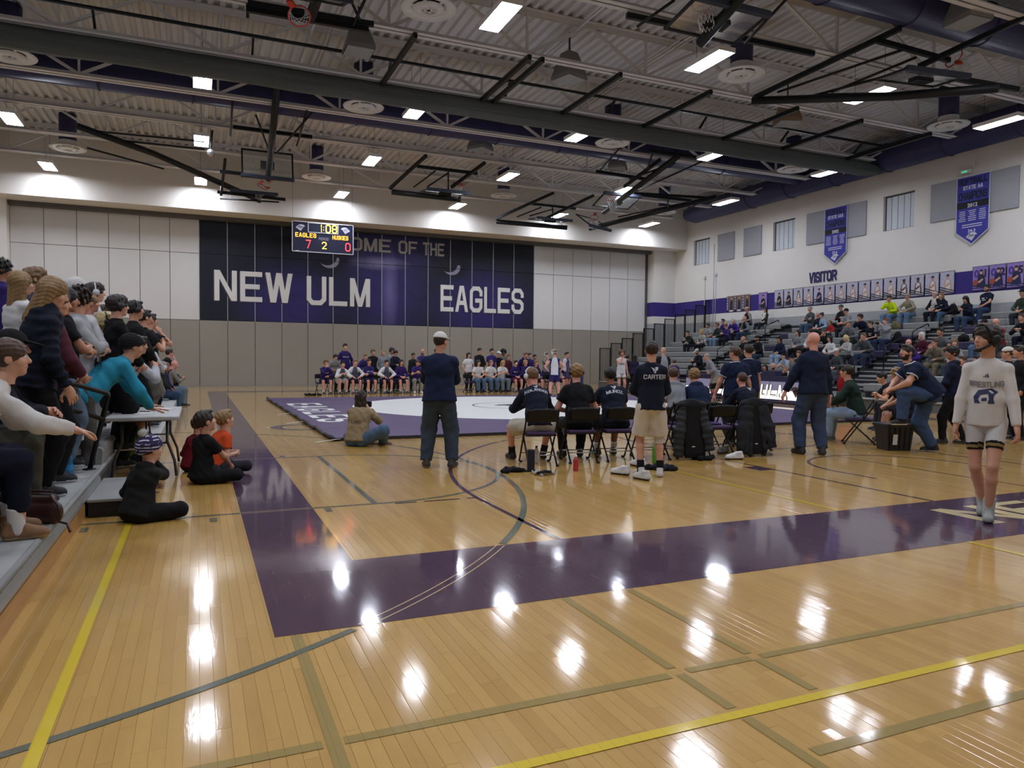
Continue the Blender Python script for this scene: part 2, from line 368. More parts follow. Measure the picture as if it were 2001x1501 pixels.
for i, p in enumerate(q): mb.add([(6.58 + a, 4.21 + b, .0026 + .00003 * i) for a, b in p], [(0, 1, 2, 3)])
mb.obj('painted_lettering', P_CRM, floor)
film('painted_lettering', arc(2.0, 15.35, .55, 60, 300, .26), P_PUR, .002)
film('painted_lettering_outline', arc(2.0, 15.35, .70, 60, 300, .05) + arc(2.0, 15.35, .40, 60, 300, .05), P_CRM, .0024)
# ---- walls
def wallmat(name):
    M = Mat(name, 'dcd8d0', .75, 0, .25); x, y, z = M.pos()
    c = M.mix(M.noise(.7, 3), 'd9d5cd', 'e2dfd8'); c = M.mix(z.lt(4.86) * z.gt(4.03), c, '3b2f78'); c = M.mix(z.lt(3.6), c, 'a4a6a6'); M.base(c)
    bx = ((x + y) / .4).fract(); bz = (z / .2).fract(); h = (bx.lt(.03)).max(bz.lt(.06)); M.bump(h * -1.0, .12, .01); return M.m
M_WALL = wallmat('painted_block_wall'); M_WHITE = mat('white_plaster', 'dcd8d0', .8, var=.03, scale=.6)
M_STEEL = mat('beige_steel', 'd0cfd0', .5, .1, var=.06); M_DECK = mat('roof_deck', 'cccdd0', .6, .1, var=.06, scale=.8)
M_PGREY = mat('panel_light_grey', 'cdccc8', .6, var=.03, scale=.5); M_PDARK = mat('panel_taupe', '8f8a80', .7, var=.04, scale=.8)
M_TRACK = mat('dark_track', '5c5a58', .5, .3)
# right wall with window openings
WIN = [(33.15, 34.58), (26.83, 28.27), (20.49, 21.93)]; WZ = (6.9, 8.35)
mb = MB(); ys = [YN] + [v for p in sorted(WIN) for v in p] + [YF]
for i in range(len(ys) - 1):
    if i % 2 == 0: mb.b2((XR, ys[i], 0), (XR + .3, ys[i + 1], ZD))
    else: mb.b2((XR, ys[i], 0), (XR + .3, ys[i + 1], WZ[0])); mb.b2((XR, ys[i], WZ[1]), (XR + .3, ys[i + 1], ZD))
struct(mb.obj('wall_right', M_WALL))
M_SHADE = mat('window_panel', 'c4cbd0', .35, var=.05); M_FRAME = mat('window_frame_metal', '4a4a4e', .5, .4)
for k, (a, b) in enumerate(WIN):
    e = thing('window_%d' % (k + 1), None, None, (XR + .16, 0, 0)); struct(e); n = 5; wd = (b - a) / n
    for i in range(n): MB().bbox((0, a + wd * (i + .5), (WZ[0] + WZ[1]) / 2), (.03, wd - .025, WZ[1] - WZ[0] - .08), .004).obj('pane', M_SHADE, e)
    fm = MB(); fm.b2((-.03, a, WZ[0]), (.05, b, WZ[0] + .04)); fm.b2((-.03, a, WZ[1] - .06), (.05, b, WZ[1])); fm.b2((-.03, a, WZ[0]), (.05, a + .03, WZ[1])); fm.b2((-.03, b - .05, WZ[0]), (.05, b, WZ[1])); fm.b2((.03, a, WZ[0]), (.06, b, WZ[1]))
    fm.obj('window_frame', M_FRAME, e)
struct(MB().b2((XL - .3, YN, 0), (XL, YF, ZD)).obj('wall_left', M_WALL)); struct(MB().b2((XL, YN - .3, 0), (XR, YN, ZD)).obj('wall_near', M_WALL))
# far wall: backing, panels, columns and bulkhead
wf = struct(MB().b2((XL, YF + .06, 0), (XR, YF + .3, ZD)).obj('wall_far', M_TRACK))
mural = Mat('mural_print', '14142a', .55, 0, .3); mx, my, mz = mural.pos()
def ell(cx, cz, rx, rz, soft=.6):
    d = (((mx - cx) / rx).sq() + ((mz - cz) / rz).sq()).sqrt(); return 1.0 - d.step(1 - soft, 1 + .15)
st = mural.noise(2.0, 4, mural.vec, (1.0, 1, .45), .6); fea = ((mx * .9 + mz * 1.7 + st * 5.0) * 3.2).sin() * .5 + .5
c = mural.mix(mural.noise(.5, 3), '10131f', '171d2c')
for (cx, cz, rx, rz, s) in ((4.2, 4.1, 2.6, 1.9, .95), (14.2, 4.2, 2.9, 2.2, .95), (8.9, 5.0, 2.4, 3.2, .8), (9.5, 7.2, 3.2, 1.1, .45)): c = mural.mix(ell(cx, cz, rx, rz) * s * .85, c, '2f2464')
c = mural.mix((fea * st).step(.3, .75) * .45, c, '15121f'); c = mural.mix(ell(9.1, 4.9, .45, 2.2, .9) * .4, c, '8a82b8'); c = mural.mix(ell(8.6, 6.25, 1.5, .35, .8) * st * .8, c, '9a94b0')
for cx in (6.05, 12.45):
    d1 = (((mx - cx) / .48).sq() + ((mz - 6.28) / .42).sq()).sqrt(); d2 = (((mx - cx + (.12 if cx < 9 else .16)) / .5).sq() + ((mz - 6.42) / .45).sq()).sqrt()
    c = mural.mix(ell(cx, 6.55, 1.1, .95, .3) * .9, c, '120f1e'); c = mural.mix(d1.lt(1.0) * d2.gt(.95) * mz.lt(6.4) * .65, c, 'a49eb4')
mural.base(c); M_MURAL = mural.m
JX = [.09 + 1.228 * i for i in range(-6, 21)]; RZ = [(0.04, 3.10), (3.12, 6.19), (6.21, 7.74)]
pm = {}
for i in range(26):
    for r, (za, zb) in enumerate(RZ):
        m = M_PDARK if r == 0 else (M_MURAL if 6 <= i < 20 else M_PGREY)
        MB().bbox(((JX[i] + JX[i + 1]) / 2, YF + .03, (za + zb) / 2), (1.228 - .022, .05, zb - za), .006).obj('panel', m, wf)
mb = MB()
for xj in JX[6:21]: mb.box((xj, YF + .005, 5.42), (.03, .02, 4.65))
mb.obj('joint_strip', mat('aluminium', 'a8a8ac', .4, .6), wf)
struct(MB().b2((XL, YF - .03, 0), (XR, YF + .06, .04)).obj('baseboard_far', mat('baseboard_grey', '8a8680', .6)))
struct(MB().b2((XL, 35.2, 7.92), (XR, YF + .05, ZD)).obj('wall_bulkhead', M_WHITE)); struct(MB().b2((XL, YF - .35, 7.74), (XR, YF + .05, 7.92)).obj('trim_1', M_TRACK))
mb = MB().b2((24.86, 36.33, 0), (XR, YF + .1, 7.92)); struct(mb.obj('wall_column_right', M_WALL)); struct(MB().b2((XL, 36.33, 0), (-7.28, YF + .1, 7.92)).obj('wall_column_left', M_WALL))
# mural lettering, one object per word on the wall
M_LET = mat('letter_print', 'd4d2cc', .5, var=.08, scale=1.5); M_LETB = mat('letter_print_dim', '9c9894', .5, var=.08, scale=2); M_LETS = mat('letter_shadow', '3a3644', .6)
for txt, x0, x1, z0, z1, mm in (('NEW', .74, 4.28, 4.05, 5.48, M_LET), ('ULM', 4.95, 8.08, 4.0, 5.42, M_LET), ('EAGLES', 11.83, 16.65, 3.92, 5.32, M_LET), ('HOME', 6.35, 9.15, 6.82, 7.48, M_LETB), ('OF', 9.55, 10.55, 6.82, 7.48, M_LETB), ('THE', 10.85, 12.02, 6.82, 7.48, M_LETB)):
    q, wd = block_text(txt, z1 - z0, x1 - x0, t=.58, gap=1.9); mb = MB(); text_prisms(mb, q, (x0, YF - .004, z0), (1, 0, 0), (0, 0, 1), (0, -.012, 0)); o = mb.obj('mural_lettering', mm, wf)
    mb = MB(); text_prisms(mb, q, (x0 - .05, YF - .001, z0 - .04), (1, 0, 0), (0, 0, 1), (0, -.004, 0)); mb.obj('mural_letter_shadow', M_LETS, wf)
# ---- roof deck: corrugated, ribs along y
mb = MB(); pitch = .30; x = XL; vs = []; prof = []
while x < XR: prof += [(x, ZD), (x + .12, ZD), (x + .16, ZD + .09), (x + .26, ZD + .09)]; x += pitch
n = len(prof); mb.add([(a, YN, b) for a, b in prof] + [(a, YF, b) for a, b in prof], [(i, n + i, n + i + 1, i + 1) for i in range(n - 1)])
struct(mb.obj('ceiling', M_DECK)); struct(MB().b2((XL - .3, YN - .3, ZD + .2), (XR + .3, YF + .3, ZD + .3)).obj('ceiling_roof', M_DECK))
# ================================================================ CEILING FITTINGS
TY = [34.2, 30.9, 27.62, 24.3, 20.97, 17.65, 14.33, 11.0, 7.7, 4.4, 1.1]; ZB = 9.4
XA, XB_ = -8.6, 24.6; NP = 18; PL = (XB_ - XA) / NP
ORD = ['first', 'second', 'third', 'fourth', 'fifth', 'sixth', 'seventh', 'eighth', 'ninth', 'tenth', 'eleventh', 'twelfth', 'thirteenth', 'fourteenth']
def shared(name, mb, mats): 
    me = mb.mesh(name)
    for m in (mats if isinstance(mats, (list, tuple)) else [mats]): me.materials.append(m)
    return me
me_bc = shared('bottom_chord', MB().b2((XA, -.16, 0), (XB_, -.02, .012)).b2((XA, -.03, 0), (XB_, -.02, .13)).b2((XA, .02, 0), (XB_, .16, .012)).b2((XA, .02, 0), (XB_, .03, .13)), M_STEEL)
me_tc = shared('top_chord', MB().b2((XL, -.13, 1.19), (XR, -.02, 1.21)).b2((XL, .02, 1.19), (XR, .13, 1.21)).b2((XL, -.03, 1.06), (XR, -.02, 1.2)).b2((XL, .02, 1.06), (XR, .03, 1.2)), M_STEEL)
me_v = shared('web_post', MB().bar((0, 0, .05), (0, 0, 1.15), .07, .06), M_STEEL)
me_d1 = shared('web_brace', MB().bar((0, -.02, .08), (PL, -.02, 1.12), .04, .07).bar((0, .03, .08), (PL, .03, 1.12), .03, .07), M_STEEL)
me_d2 = shared('web_brace', MB().bar((0, -.02, 1.12), (PL, -.02, .08), .04, .07).bar((0, .03, 1.12), (PL, .03, .08), .03, .07), M_STEEL)
me_br = shared('end_brace', MB().bar((XB_ - .3, 0, .05), (XR - .05, 0, 1.0), .06), M_STEEL)
for k, y in enumerate(TY):
    t = thing('roof_truss', 'beige steel roof truss spanning the gym, %s from the mural wall' % ORD[k], 'truss', (0, y, ZB), 0, 'roof trusses')
    mkobj('bottom_chord', me_bc, None, t); mkobj('top_chord', me_tc, None, t); mkobj('end_brace', me_br, None, t)
    for i in range(NP):
        if k > 8: break
        mkobj('web_brace', me_d1 if i % 2 else me_d2, None, t, (XA + PL * i, 0, 0))
        if i % 2: mkobj('web_post', me_v, None, t, (XA + PL * i, 0, 0))
# bridging rods between trusses
for k, xx in enumerate((-3.2, 2.9, 9.4, 15.6, 21.4)):
    mb = MB().bar((xx, YN, 10.3), (xx, 35.2, 10.3), .05, .05)
    tag(mb.obj('bridging_rod', M_STEEL), 'thin beige bridging rod tying the roof trusses together, %s from the left wall' % ORD[k], 'rod', 'bridging rods')
for k, xx in enumerate((12.2, 12.34, 12.48, 3.3, 3.42)):
    tag(MB().tube([(xx, 3, 10.25), (xx, 35.2, 10.25)], .025, 6).obj('conduit_pipe', mat('conduit', 'b8b2aa', .4, .5)), 'thin %s conduit pipe running along the roof towards the mural wall' % ORD[k], 'pipe', 'roof conduits')
# ---- lamps
LXS = [-5.48, .17, 6.2, 11.92, 17.55, 23.25]; LYS = [34.5, 28.1, 21.9, 15.15, 8.6, 2.2]; LZ = 9.0
M_LAMP = emit('lamp_glow', 'ebf0ff', LAMP); M_HOUS = mat('lamp_housing', 'e6e6e4', .4)
mb = MB().b2((-.24, -.7, .1), (.24, .7, .12)).b2((-.25, -.7, 0), (-.235, .7, .12)).b2((.235, -.7, 0), (.25, .7, .12)).b2((-.25, -.71, 0), (.25, -.695, .12)).b2((-.25, .695, 0), (.25, .71, .12))
me_h = shared('lamp_housing', mb, M_HOUS); me_g = shared('lamp_panel', MB().quad((-.21, -.68, .03), (-.21, .68, .03), (-.012, .68, .03), (-.012, -.68, .03)).quad((.012, -.68, .03), (.012, .68, .03), (.21, .68, .03), (.21, -.68, .03)), M_LAMP)
me_w = shared('hanging_wire', MB().tube([(0, 0, .12), (0, 0, 1.5)], .006, 4), M_FRAME)
for r, y in enumerate(LYS):
    for c_, xx in enumerate(LXS):
        t = thing('ceiling_light', 'bright white ceiling light, %s row from the mural wall, %s from the left' % (ORD[r], ORD[c_]), 'ceiling light', (xx * (.987 if r == 0 else 1), y - (.45 if r == 0 else 0), LZ - (.1 if r == 0 else 0)), 0, 'gym ceiling lights')
        lh_ = mkobj('lamp_housing', me_h, None, t); mkobj('lamp_panel', me_g, None, lh_); [mkobj('hanging_wire', me_w, None, t, (0, s_, 0)) for s_ in (-.5, .5)]
# ---- ducts
M_DUCT = mat('duct_purple', '33335a', .5, .1, var=.06, scale=.8); M_DRING = mat('duct_seam', '2c2a54', .5)
def duct(label, p, q, r, cone=False):
    p, q = Vector(p), Vector(q); d = (q - p).normalized(); t = thing('air_duct', label, 'duct', p); L = (q - p).length
    pts = [d * 0, d * L] + ([d * (L + .7)] if cone else []); MB().tube(pts, [r, r] + ([r * .6] if cone else []), 28).obj('duct_pipe', M_DUCT, t)
    for i in range(1, int(L / 2.6)):
        c = d * (i * 2.6); u = d.orthogonal().normalized(); v = d.cross(u)
        MB().tube([c + (u * math.cos(a * PI / 16) + v * math.sin(a * PI / 16)) * (r + .01) for a in range(32)], .025, 5, closed=True).obj('seam_ring', M_DRING, t)
duct('long purple air duct running along the top of the right wall', (25.55, YN + .05, 9.65), (25.55, 33.4, 9.65), .55, True)
duct('long purple air duct running along the top of the left wall', (-7.9, YN + .05, 9.75), (-7.9, 33.4, 9.75), .55, True)
duct('purple air duct crossing the roof behind the rolled divider curtain', (-7.9, 25.4, 9.97), (25.5, 25.4, 9.97), .5)
duct('purple air duct crossing the roof above the near trusses', (-7.9, 12.35, 9.95), (25.5, 12.35, 9.95), .5)
# round diffusers
M_DIFF = mat('diffuser_white', 'd4d4d4', .4); prof = [(.28, .25), (.30, .1), (.42, .03), (.62, .0), (.64, .03), (.44, .09), (.33, .16), (.31, .3)]
me_df = shared('outer_ring', MB().lathe(prof, 28), M_DIFF); me_dc = shared('inner_cone', MB().lathe([(.36, .02), (.34, -.02), (.16, -.05), (.14, .1), (.3, .06), (.36, .02)], 24), M_DIFF)
mb = MB()
for i in range(6): a = i * PI / 3; mb.bar((.05 * math.cos(a), .05 * math.sin(a), -.02), (.4 * math.cos(a), .4 * math.sin(a), .04), .07, .015)
me_dv = shared('vane', mb, M_DIFF); me_dp = shared('drop_duct', MB().tube([(0, 0, .25), (0, 0, 1.31)], .3, 18), M_DUCT)
for k, (xx, y) in enumerate(((4.83, 16.05), (13.78, 16.1), (22.95, 16.65), (4.84, 23.1), (13.9, 23.05), (22.5, 23.05), (-4.5, 32.5), (4.83, 32.9), (13.65, 32.7), (22.9, 32.6), (-4.5, 23.1))):
    rr = 'near the mural wall' if y > 30 else 'beside the divider curtain' if y > 20 else 'in the near part of the roof'; cc = ('leftmost', 'left of centre', 'right of centre', 'by the right wall')[0 if xx < 0 else 1 if xx < 8 else 2 if xx < 18 else 3]
    t = thing('air_diffuser', 'round white ceiling air diffuser %s, %s' % (rr, cc), 'diffuser', (xx, y, 9.3), 0, 'round air diffusers')
    for nm, me in (('outer_ring', me_df), ('inner_cone', me_dc), ('vane', me_dv), ('drop_duct', me_dp)): mkobj(nm, me, None, t)
# loudspeakers
M_SPK = mat('speaker_grey', '7c7c7c', .7); M_SPT = mat('speaker_tan', '8a745c', .7)
mb = MB(); a, b = .17, .36; mb.add([(-a, -a, .75), (a, -a, .75), (a, a, .75), (-a, a, .75), (-b, -b, .1), (b, -b, .1), (b, b, .1), (-b, b, .1), (-b, -b, 0), (b, -b, 0), (b, b, 0), (-b, b, 0)], [(0, 1, 2, 3)] + [(4 + i, 4 + (i + 1) % 4, (i + 1) % 4, i) for i in range(4)] + [(8 + i, 8 + (i + 1) % 4, 4 + (i + 1) % 4, 4 + i) for i in range(4)])
me_sp = mb.mesh('speaker_horn'); me_sg = shared('speaker_grille', MB().b2((-b + .02, -b + .02, -.015), (b - .02, b - .02, .01)), mat('grille', '8e9294', .6)); me_sb = shared('mounting_rod', MB().bar((0, 0, .75), (0, 0, 1.36), .04), M_FRAME)
for k, (xx, y, m, w_) in enumerate(((3.85, 19.0, M_SPK, 'above the near side of the rolled curtain, left'), (9.65, 18.4, M_SPK, 'above the near side of the rolled curtain, centre'), (9.84, 25.9, M_SPK, 'under the crossing purple duct, centre'), (15.94, 26.0, M_SPK, 'under the crossing purple duct, right'), (17.95, 18.7, M_SPT, 'in tan above the near side of the rolled curtain'), (16.4, 11.5, M_SPK, 'under the nearest purple duct'), (3.2, 13.9, M_SPT, 'in tan at the top left of the roof'))):
    t = thing('loudspeaker', 'hanging horn loudspeaker %s' % w_, 'loudspeaker', (xx, y, 9.3), .3 * k, 'hanging loudspeakers'); o = mkobj('speaker_horn', me_sp.copy(), m, t); mkobj('speaker_grille', me_sg, None, t); mkobj('mounting_rod', me_sb, None, t)
# ---- rolled divider curtain
M_CURT = Mat('curtain_vinyl', '4c5252', .55, 0, .3); x_, y_, z_ = M_CURT.pos(); M_CURT.base(M_CURT.mix(M_CURT.noise(3, 3, M_CURT.vec, (.15, 3, 3)), '3e4444', '5a6060')); M_CURT.bump(M_CURT.noise(9, 2, M_CURT.vec, (.06, 3, 3)), .5, .05)
t = thing('divider_curtain', 'dark grey gym divider curtain rolled up under the roof across the court', 'curtain', (0, 21.35, 8.9)); mb = MB(); pr = []
for i in range(24):
    a = 2 * PI * i / 24; pr.append((.34 * math.cos(a) * (1 + .06 * math.sin(5 * a)), .30 + .30 * math.sin(a) * (1 + .05 * math.cos(7 * a))))
vs = []; segs = 36
for j in range(segs + 1):
    xx = XL + .1 + (25.3 - XL) * j / segs; e = 1 if j < segs else .55; sg = .02 * math.sin(j * 1.9)
    vs += [(xx, p * e, .3 + (q - .3) * e + sg) for p, q in pr]
mb.add(vs, [(j * 24 + i, j * 24 + (i + 1) % 24, (j + 1) * 24 + (i + 1) % 24, (j + 1) * 24 + i) for j in range(segs) for i in range(24)] + [tuple(segs * 24 + i for i in range(24))], 0, True)
mb.obj('curtain_roll', M_CURT.m, t); M_BLK = mat('black_steel', '1c1f22', .45, .3, var=.1)
MB().tube([(XL, -.75, 1.0), (25.2, -.75, 1.0)], .05, 8).obj('drive_pipe', M_BLK, t)
for i in range(9): MB().bar((-6 + i * 3.7, -.75, 1.0), (-6 + i * 3.7, -.1, .5), .06).obj('pipe_bracket', M_BLK, t)
for i in range(9): MB().bar((-6 + i * 3.7, .12, .55), (-6 + i * 3.7, .12, .0), .02, .012).obj('lift_strap', M_FRAME, t)
# ---- folded basketball backstops
M_GLASS = Mat('backboard_glass', 'c8d2d4', .08, 0, .5); M_GLASS.p.inputs['Transmission Weight'].default_value = .85; M_GLASS.p.inputs['Alpha'].default_value = .45; M_GLASS.pos(); M_GLASS.base(M_GLASS.mix(M_GLASS.noise(4), 'c0ccd0', 'd2dcde'))
M_HOOP = mat('hoop_orange', 'c23c28', .4, .2); M_NET = mat('net_white', 'dcdcdc', .8)
def hoop_parts(t, c, n_):
    """rim and net about point c with rim axis n_ (net hangs the other way)"""
    c, n_ = Vector(c), Vector(n_).normalized(); u = n_.orthogonal().normalized(); v = n_.cross(u); r = .23
    rim = MB().tube([c + (u * math.cos(a * PI / 12) + v * math.sin(a * PI / 12)) * r for a in range(24)], .014, 6, closed=True).obj('rim', M_HOOP, t)
    MB().bar(c + u * r, c + u * (r + .16), .14, .05).obj('rim_bracket', M_HOOP, t); mb = MB()
    for a in range(12):
        A = []
        for s in (1, -1):
            pl = []
            for k in range(6): th = a * PI / 6 + s * k * .26; rr = r * (1 - .075 * k); pl.append(c - n_ * (.085 * k) + (u * math.cos(th) + v * math.sin(th)) * rr + Vector((0, 0, -.012 * k * k * .5)))
            mb.tube(pl, .006, 4, cap=False)
    mb.obj('net', M_NET, rim)
def backstop(label, mast, board, hoop, bars, tubes=()):
    pts = [at(a, b, z=c) for a, b, c in mast]; o = pts[0].copy(); t = thing('basketball_backstop', label, 'backstop', o); g = 'folded basketball backstops'; t['group'] = g
    rel = lambda p: p - o
    MB().tube([rel(p) for p in pts], .115, 12).obj('mast', M_BLK, t)
    for a, b in bars: MB().bar(rel(at(*a[:2], z=a[2])), rel(at(*b[:2], z=b[2])), .1, .12).obj('support_beam', M_BLK, t)
    for a, b in tubes: MB().tube([rel(at(*a[:2], z=a[2])), rel(at(*b[:2], z=b[2]))], .035, 6).obj('brace_tube', M_BLK, t)
    (bx, by, bz), ux, uy = board; c = rel(at(bx, by, z=bz)); ux, uy = Vector(ux).normalized(), Vector(uy).normalized(); n_ = ux.cross(uy); W, H = .915, .535
    mb = MB().prism([(-W, -H), (W, -H), (W, H), (-W, H)], c, ux, uy, n_ * .012); gl = mb.obj('backboard', M_GLASS.m, t)
    mb = MB()
    for s in (-1, 1): mb.bar(c + uy * s * H - ux * (W + .03), c + uy * s * H + ux * (W + .03), .06, .05, n_); mb.bar(c + ux * s * W - uy * H, c + ux * s * W + uy * H, .06, .05, n_)
    mb.obj('backboard_frame', M_BLK, gl)
    mb = MB().bar(c - uy * H - ux * (W + .05) + n_ * .0, c - uy * H + ux * (W + .05), .1, .13, n_); mb.obj('edge_padding', mat('padding_navy', '2c3444', .6), gl)
    MB().box(c - n_ * .06, (.5, .3, .1), Matrix((ux, uy, n_)).transposed()).obj('mount_plate', M_BLK, t)
    hc, hn = hoop; hoop_parts(t, c + ux * hc[0] + uy * hc[1] + n_ * hc[2], hn)
ex, ey, ez = Vector((1, 0, 0)), Vector((0, 1, 0)), Vector((0, 0, 1))
backstop('folded basketball backstop left of centre with its glass board upright below the roof', [(542, 165, 9.5), (524, 350, 8.3)], ((523, 322, 8.75), ex, (0, .25, 1)), ((0, -.3, -.4), (0, -.9, -.3)), [((455, 248, 9.3), (610, 268, 9.3)), ((430, 335, 8.6), (565, 350, 8.6))], [((500, 225, 9.4), (528, 300, 8.7)), ((610, 220, 9.4), (540, 300, 8.7)), ((455, 190, 9.5), (450, 265, 9.3)), ((600, 215, 9.4), (580, 285, 9.1))])
backstop('folded basketball backstop on a long slanting arm by the left end of the mural', [(150, 246, 9.3), (300, 300, 9.0), (508, 392, 8.3)], ((495, 378, 8.42), ex, (0, 1, .12)), ((.35, -.35, .28), (.4, -.5, .8)), [((425, 375, 8.35), (558, 390, 8.2)), ((440, 312, 8.9), (432, 380, 8.3))], [((160, 254, 9.3), (400, 277, 9.0)), ((240, 275, 9.2), (400, 292, 9.0)), ((245, 280, 9.2), (405, 342, 8.6)), ((170, 289, 9.0), (320, 330, 8.75)), ((430, 388, 8.25), (545, 395, 8.15)), ((415, 255, 9.4), (412, 290, 8.9))])
backstop('folded basketball backstop lying flat above the middle of the mural', [(765, 375, 8.45), (900, 390, 8.3)], ((870, 376, 8.5), ex, (0, 1, .1)), ((.45, -.3, .35), (.2, -.5, .9)), [((762, 368, 8.6), (833, 304, 9.35)), ((882, 366, 8.6), (948, 318, 9.35)), ((815, 325, 9.1), (932, 339, 9.1))], [((808, 366, 8.6), (851, 334, 9.1)), ((835, 365, 8.6), (876, 338, 9.1)), ((876, 330, 9.1), (876, 370, 8.5))])
backstop('folded basketball backstop lying flat at the right end of the mural', [(970, 433, 8.3), (1108, 445, 8.1)], ((1075, 430, 8.35), ex, (0, 1, .1)), ((.5, -.3, .35), (.2, -.5, .9)), [((968, 428, 8.4), (1082, 377, 9.3)), ((1060, 430, 8.4), (1160, 382, 9.2)), ((1035, 398, 9.0), (1125, 408, 8.9))], [((1010, 424, 8.5), (1058, 405, 9.0)), ((1035, 422, 8.5), (1080, 409, 9.0)), ((1080, 405, 8.9), (1080, 432, 8.3))])
backstop('folded basketball backstop on a slanting arm just right of the mural', [(1325, 305, 9.2), (1180, 415, 8.2)], ((1205, 393, 8.55), ex, (0, 1, -.35)), ((-.6, -.5, -.2), (-.5, -.4, .7)), [((1220, 365, 8.8), (1290, 312, 9.3)), ((1165, 335, 9.2), (1260, 350, 9.1)), ((1270, 295, 9.4), (1390, 312, 9.3))], [((1230, 350, 8.95), (1320, 318, 9.25)), ((1240, 375, 8.7), (1380, 312, 9.3)), ((1168, 338, 9.2), (1215, 285, 9.4)), ((1275, 300, 9.4), (1265, 330, 9.1))])
backstop('folded basketball backstop on a long arm reaching to the right wall duct', [(1152, 447, 8.2), (1400, 385, 9.0)], ((1160, 435, 8.4), (.9, .45, 0), (-.3, .6, .5)), ((-.5, -.2, .3), (-.4, -.5, .6)), [((1240, 380, 9.0), (1350, 392, 8.9)), ((1240, 378, 9.2), (1385, 387, 9.2))], [((1208, 424, 8.5), (1345, 395, 8.95)), ((1335, 412, 8.75), (1400, 382, 9.1)), ((1305, 385, 9.0), (1305, 405, 8.7))])
backstop('nearest folded basketball backstop at the top centre left of the roof', [(640, -60, 9.6), (606, 35, 9.0)], ((590, -12, 9.0), ex, (0, .9, .3)), ((0, .3, -.4), (0, -.5, -.7)), [((482, 18, 9.2), (720, 58, 9.2)), ((484, 6, 9.3), (730, 48, 9.3))], [((483, -10, 9.6), (484, 35, 9.1)), ((683, -5, 9.6), (712, 58, 9.2)), ((715, -5, 9.6), (690, 50, 9.2))])
backstop('folded basketball backstop at the top right of centre with its glass board seen from below', [(1490, -55, 9.0), (1368, 85, 8.3)], ((1400, 42, 8.6), ex, (0, 1, -.18)), ((-.3, 0, .35), (0, .3, .9)), [((1225, 30, 9.3), (1590, 105, 9.3))], [((1318, 0, 8.9), (1245, 52, 8.6)), ((1540, -5, 8.9), (1455, 85, 8.5))])
backstop('folded basketball backstop with a large red rim at the top right of the roof', [(1470, 197, 9.1), (1750, 188, 8.6), (1952, 172, 8.3)], ((1800, 152, 8.75), (1, -.15, 0), (0.1, 1, .1)), ((.85, -.1, .55), (-.9, .1, .35)), [((1710, 78, 9.3), (1855, 118, 9.2)), ((1475, 190, 9.2), (1760, 55, 9.4)), ((1795, 130, 9.0), (2010, 30, 9.4)), ((1768, 135, 9.0), (1990, 175, 8.6))], [((1520, 180, 9.2), (1762, 98, 9.2)), ((1625, 180, 9.0), (1790, 112, 9.2)), ((1610, 185, 8.9), (1900, 178, 8.6)), ((1540, 200, 9.0), (1765, 140, 9.0))])
# loose support beams between trusses near the curtain
for k, (a, b) in enumerate((((817, 58), (750, 158)), ((1043, 103), (945, 190)), ((1070, 105), (968, 195)), ((1223, 138), (1100, 218)), ((1400, 170), (1262, 245)), ((1570, 215), (1405, 265)), ((1698, 228), (1545, 285)), ((1830, 255), (1690, 300)))):
    p, q = at(*a, z=9.36), at(*b, z=9.36); xm = (p.x + q.x) / 2
    tag(MB().bar((xm, 17.5, 9.33), (xm, 21.1, 9.33), .1, .13).obj('support_beam', M_BLK), 'black steel beam between roof trusses over the rolled curtain, %s from the left' % ORD[k], 'beam', 'black roof beams')
# glitter ball hanging by a lamp
t = thing('mirror_ball', 'small shiny ball hanging below a ceiling light by the left backstop', 'ball', at(412, 299, z=8.6)); bm = bmesh.new(); bmesh.ops.create_uvsphere(bm, u_segments=14, v_segments=9, radius=.13); me = bpy.data.meshes.new('ball_shell'); bm.to_mesh(me); bm.free(); mkobj('ball_shell', me, mat('mirror_tiles', 'c8ccd0', .2, .9), t); MB().tube([(0, 0, .12), (0, 0, .9)], .01, 5).obj('hanging_cord', M_FRAME, t)
# ---- scoreboard
M_SB = mat('scoreboard_navy', '1a1e3c', .5, var=.1); M_SBF = mat('scoreboard_frame', 'd8d8dc', .4, .3); YS = 34.85
s_ = 34.85 / 34.0; x0, x1, z0, z1 = 3.92 * s_, 6.63 * s_, 1.45 + (6.18 - 1.45) * s_, 1.45 + (7.515 - 1.45) * s_
t = thing('scoreboard', 'navy electronic scoreboard hanging in front of the mural', 'scoreboard', (x0, YS, z0)); W, H = x1 - x0, z1 - z0
MB().bbox((W / 2, 0, H / 2), (W, .2, H), .01).obj('cabinet', M_SB, t)
def frame_bars(a, b, c, d, w, y=-.11):
    mb = MB()
    for p, q in (((a, c), (b, c)), ((a, d), (b, d)), ((a, c), (a, d)), ((b, c), (b, d))): mb.bar((p[0], y, p[1]), (q[0], y, q[1]), w, w)
    return mb
frame_bars(0, W, 0, H, .035).obj('frame_trim', M_SBF, t); frame_bars(.255 * W, .745 * W, .665 * H, H - .03, .03).obj('clock_frame', M_SBF, t)
for p in ((.03, 0), (W - .03, 0)): MB().tube([(p[0], 0, H), (p[0], 0, 10.66 - z0)], .006, 5).obj('hanging_cable', M_FRAME, t)
A_, R_, Y_, W_ = emit('led_amber', 'ffb428', 3.0), emit('led_red', 'ff3038', 3.0), emit('led_yellow', 'ffc840', 3.2), mat('scoreboard_type', 'c8c8d8', .5)
def sb(name, txt, m, u0, u1, v0, v1, tt=.42, y=-.104):
    q, wd = block_text(txt, (v1 - v0) * H, (u1 - u0) * W, t=tt, gap=2.2); mb = MB(); text_prisms(mb, q, (u0 * W, y, v0 * H), (1, 0, 0), (0, 0, 1), (0, -.01, 0)); mb.obj(name, m, t)
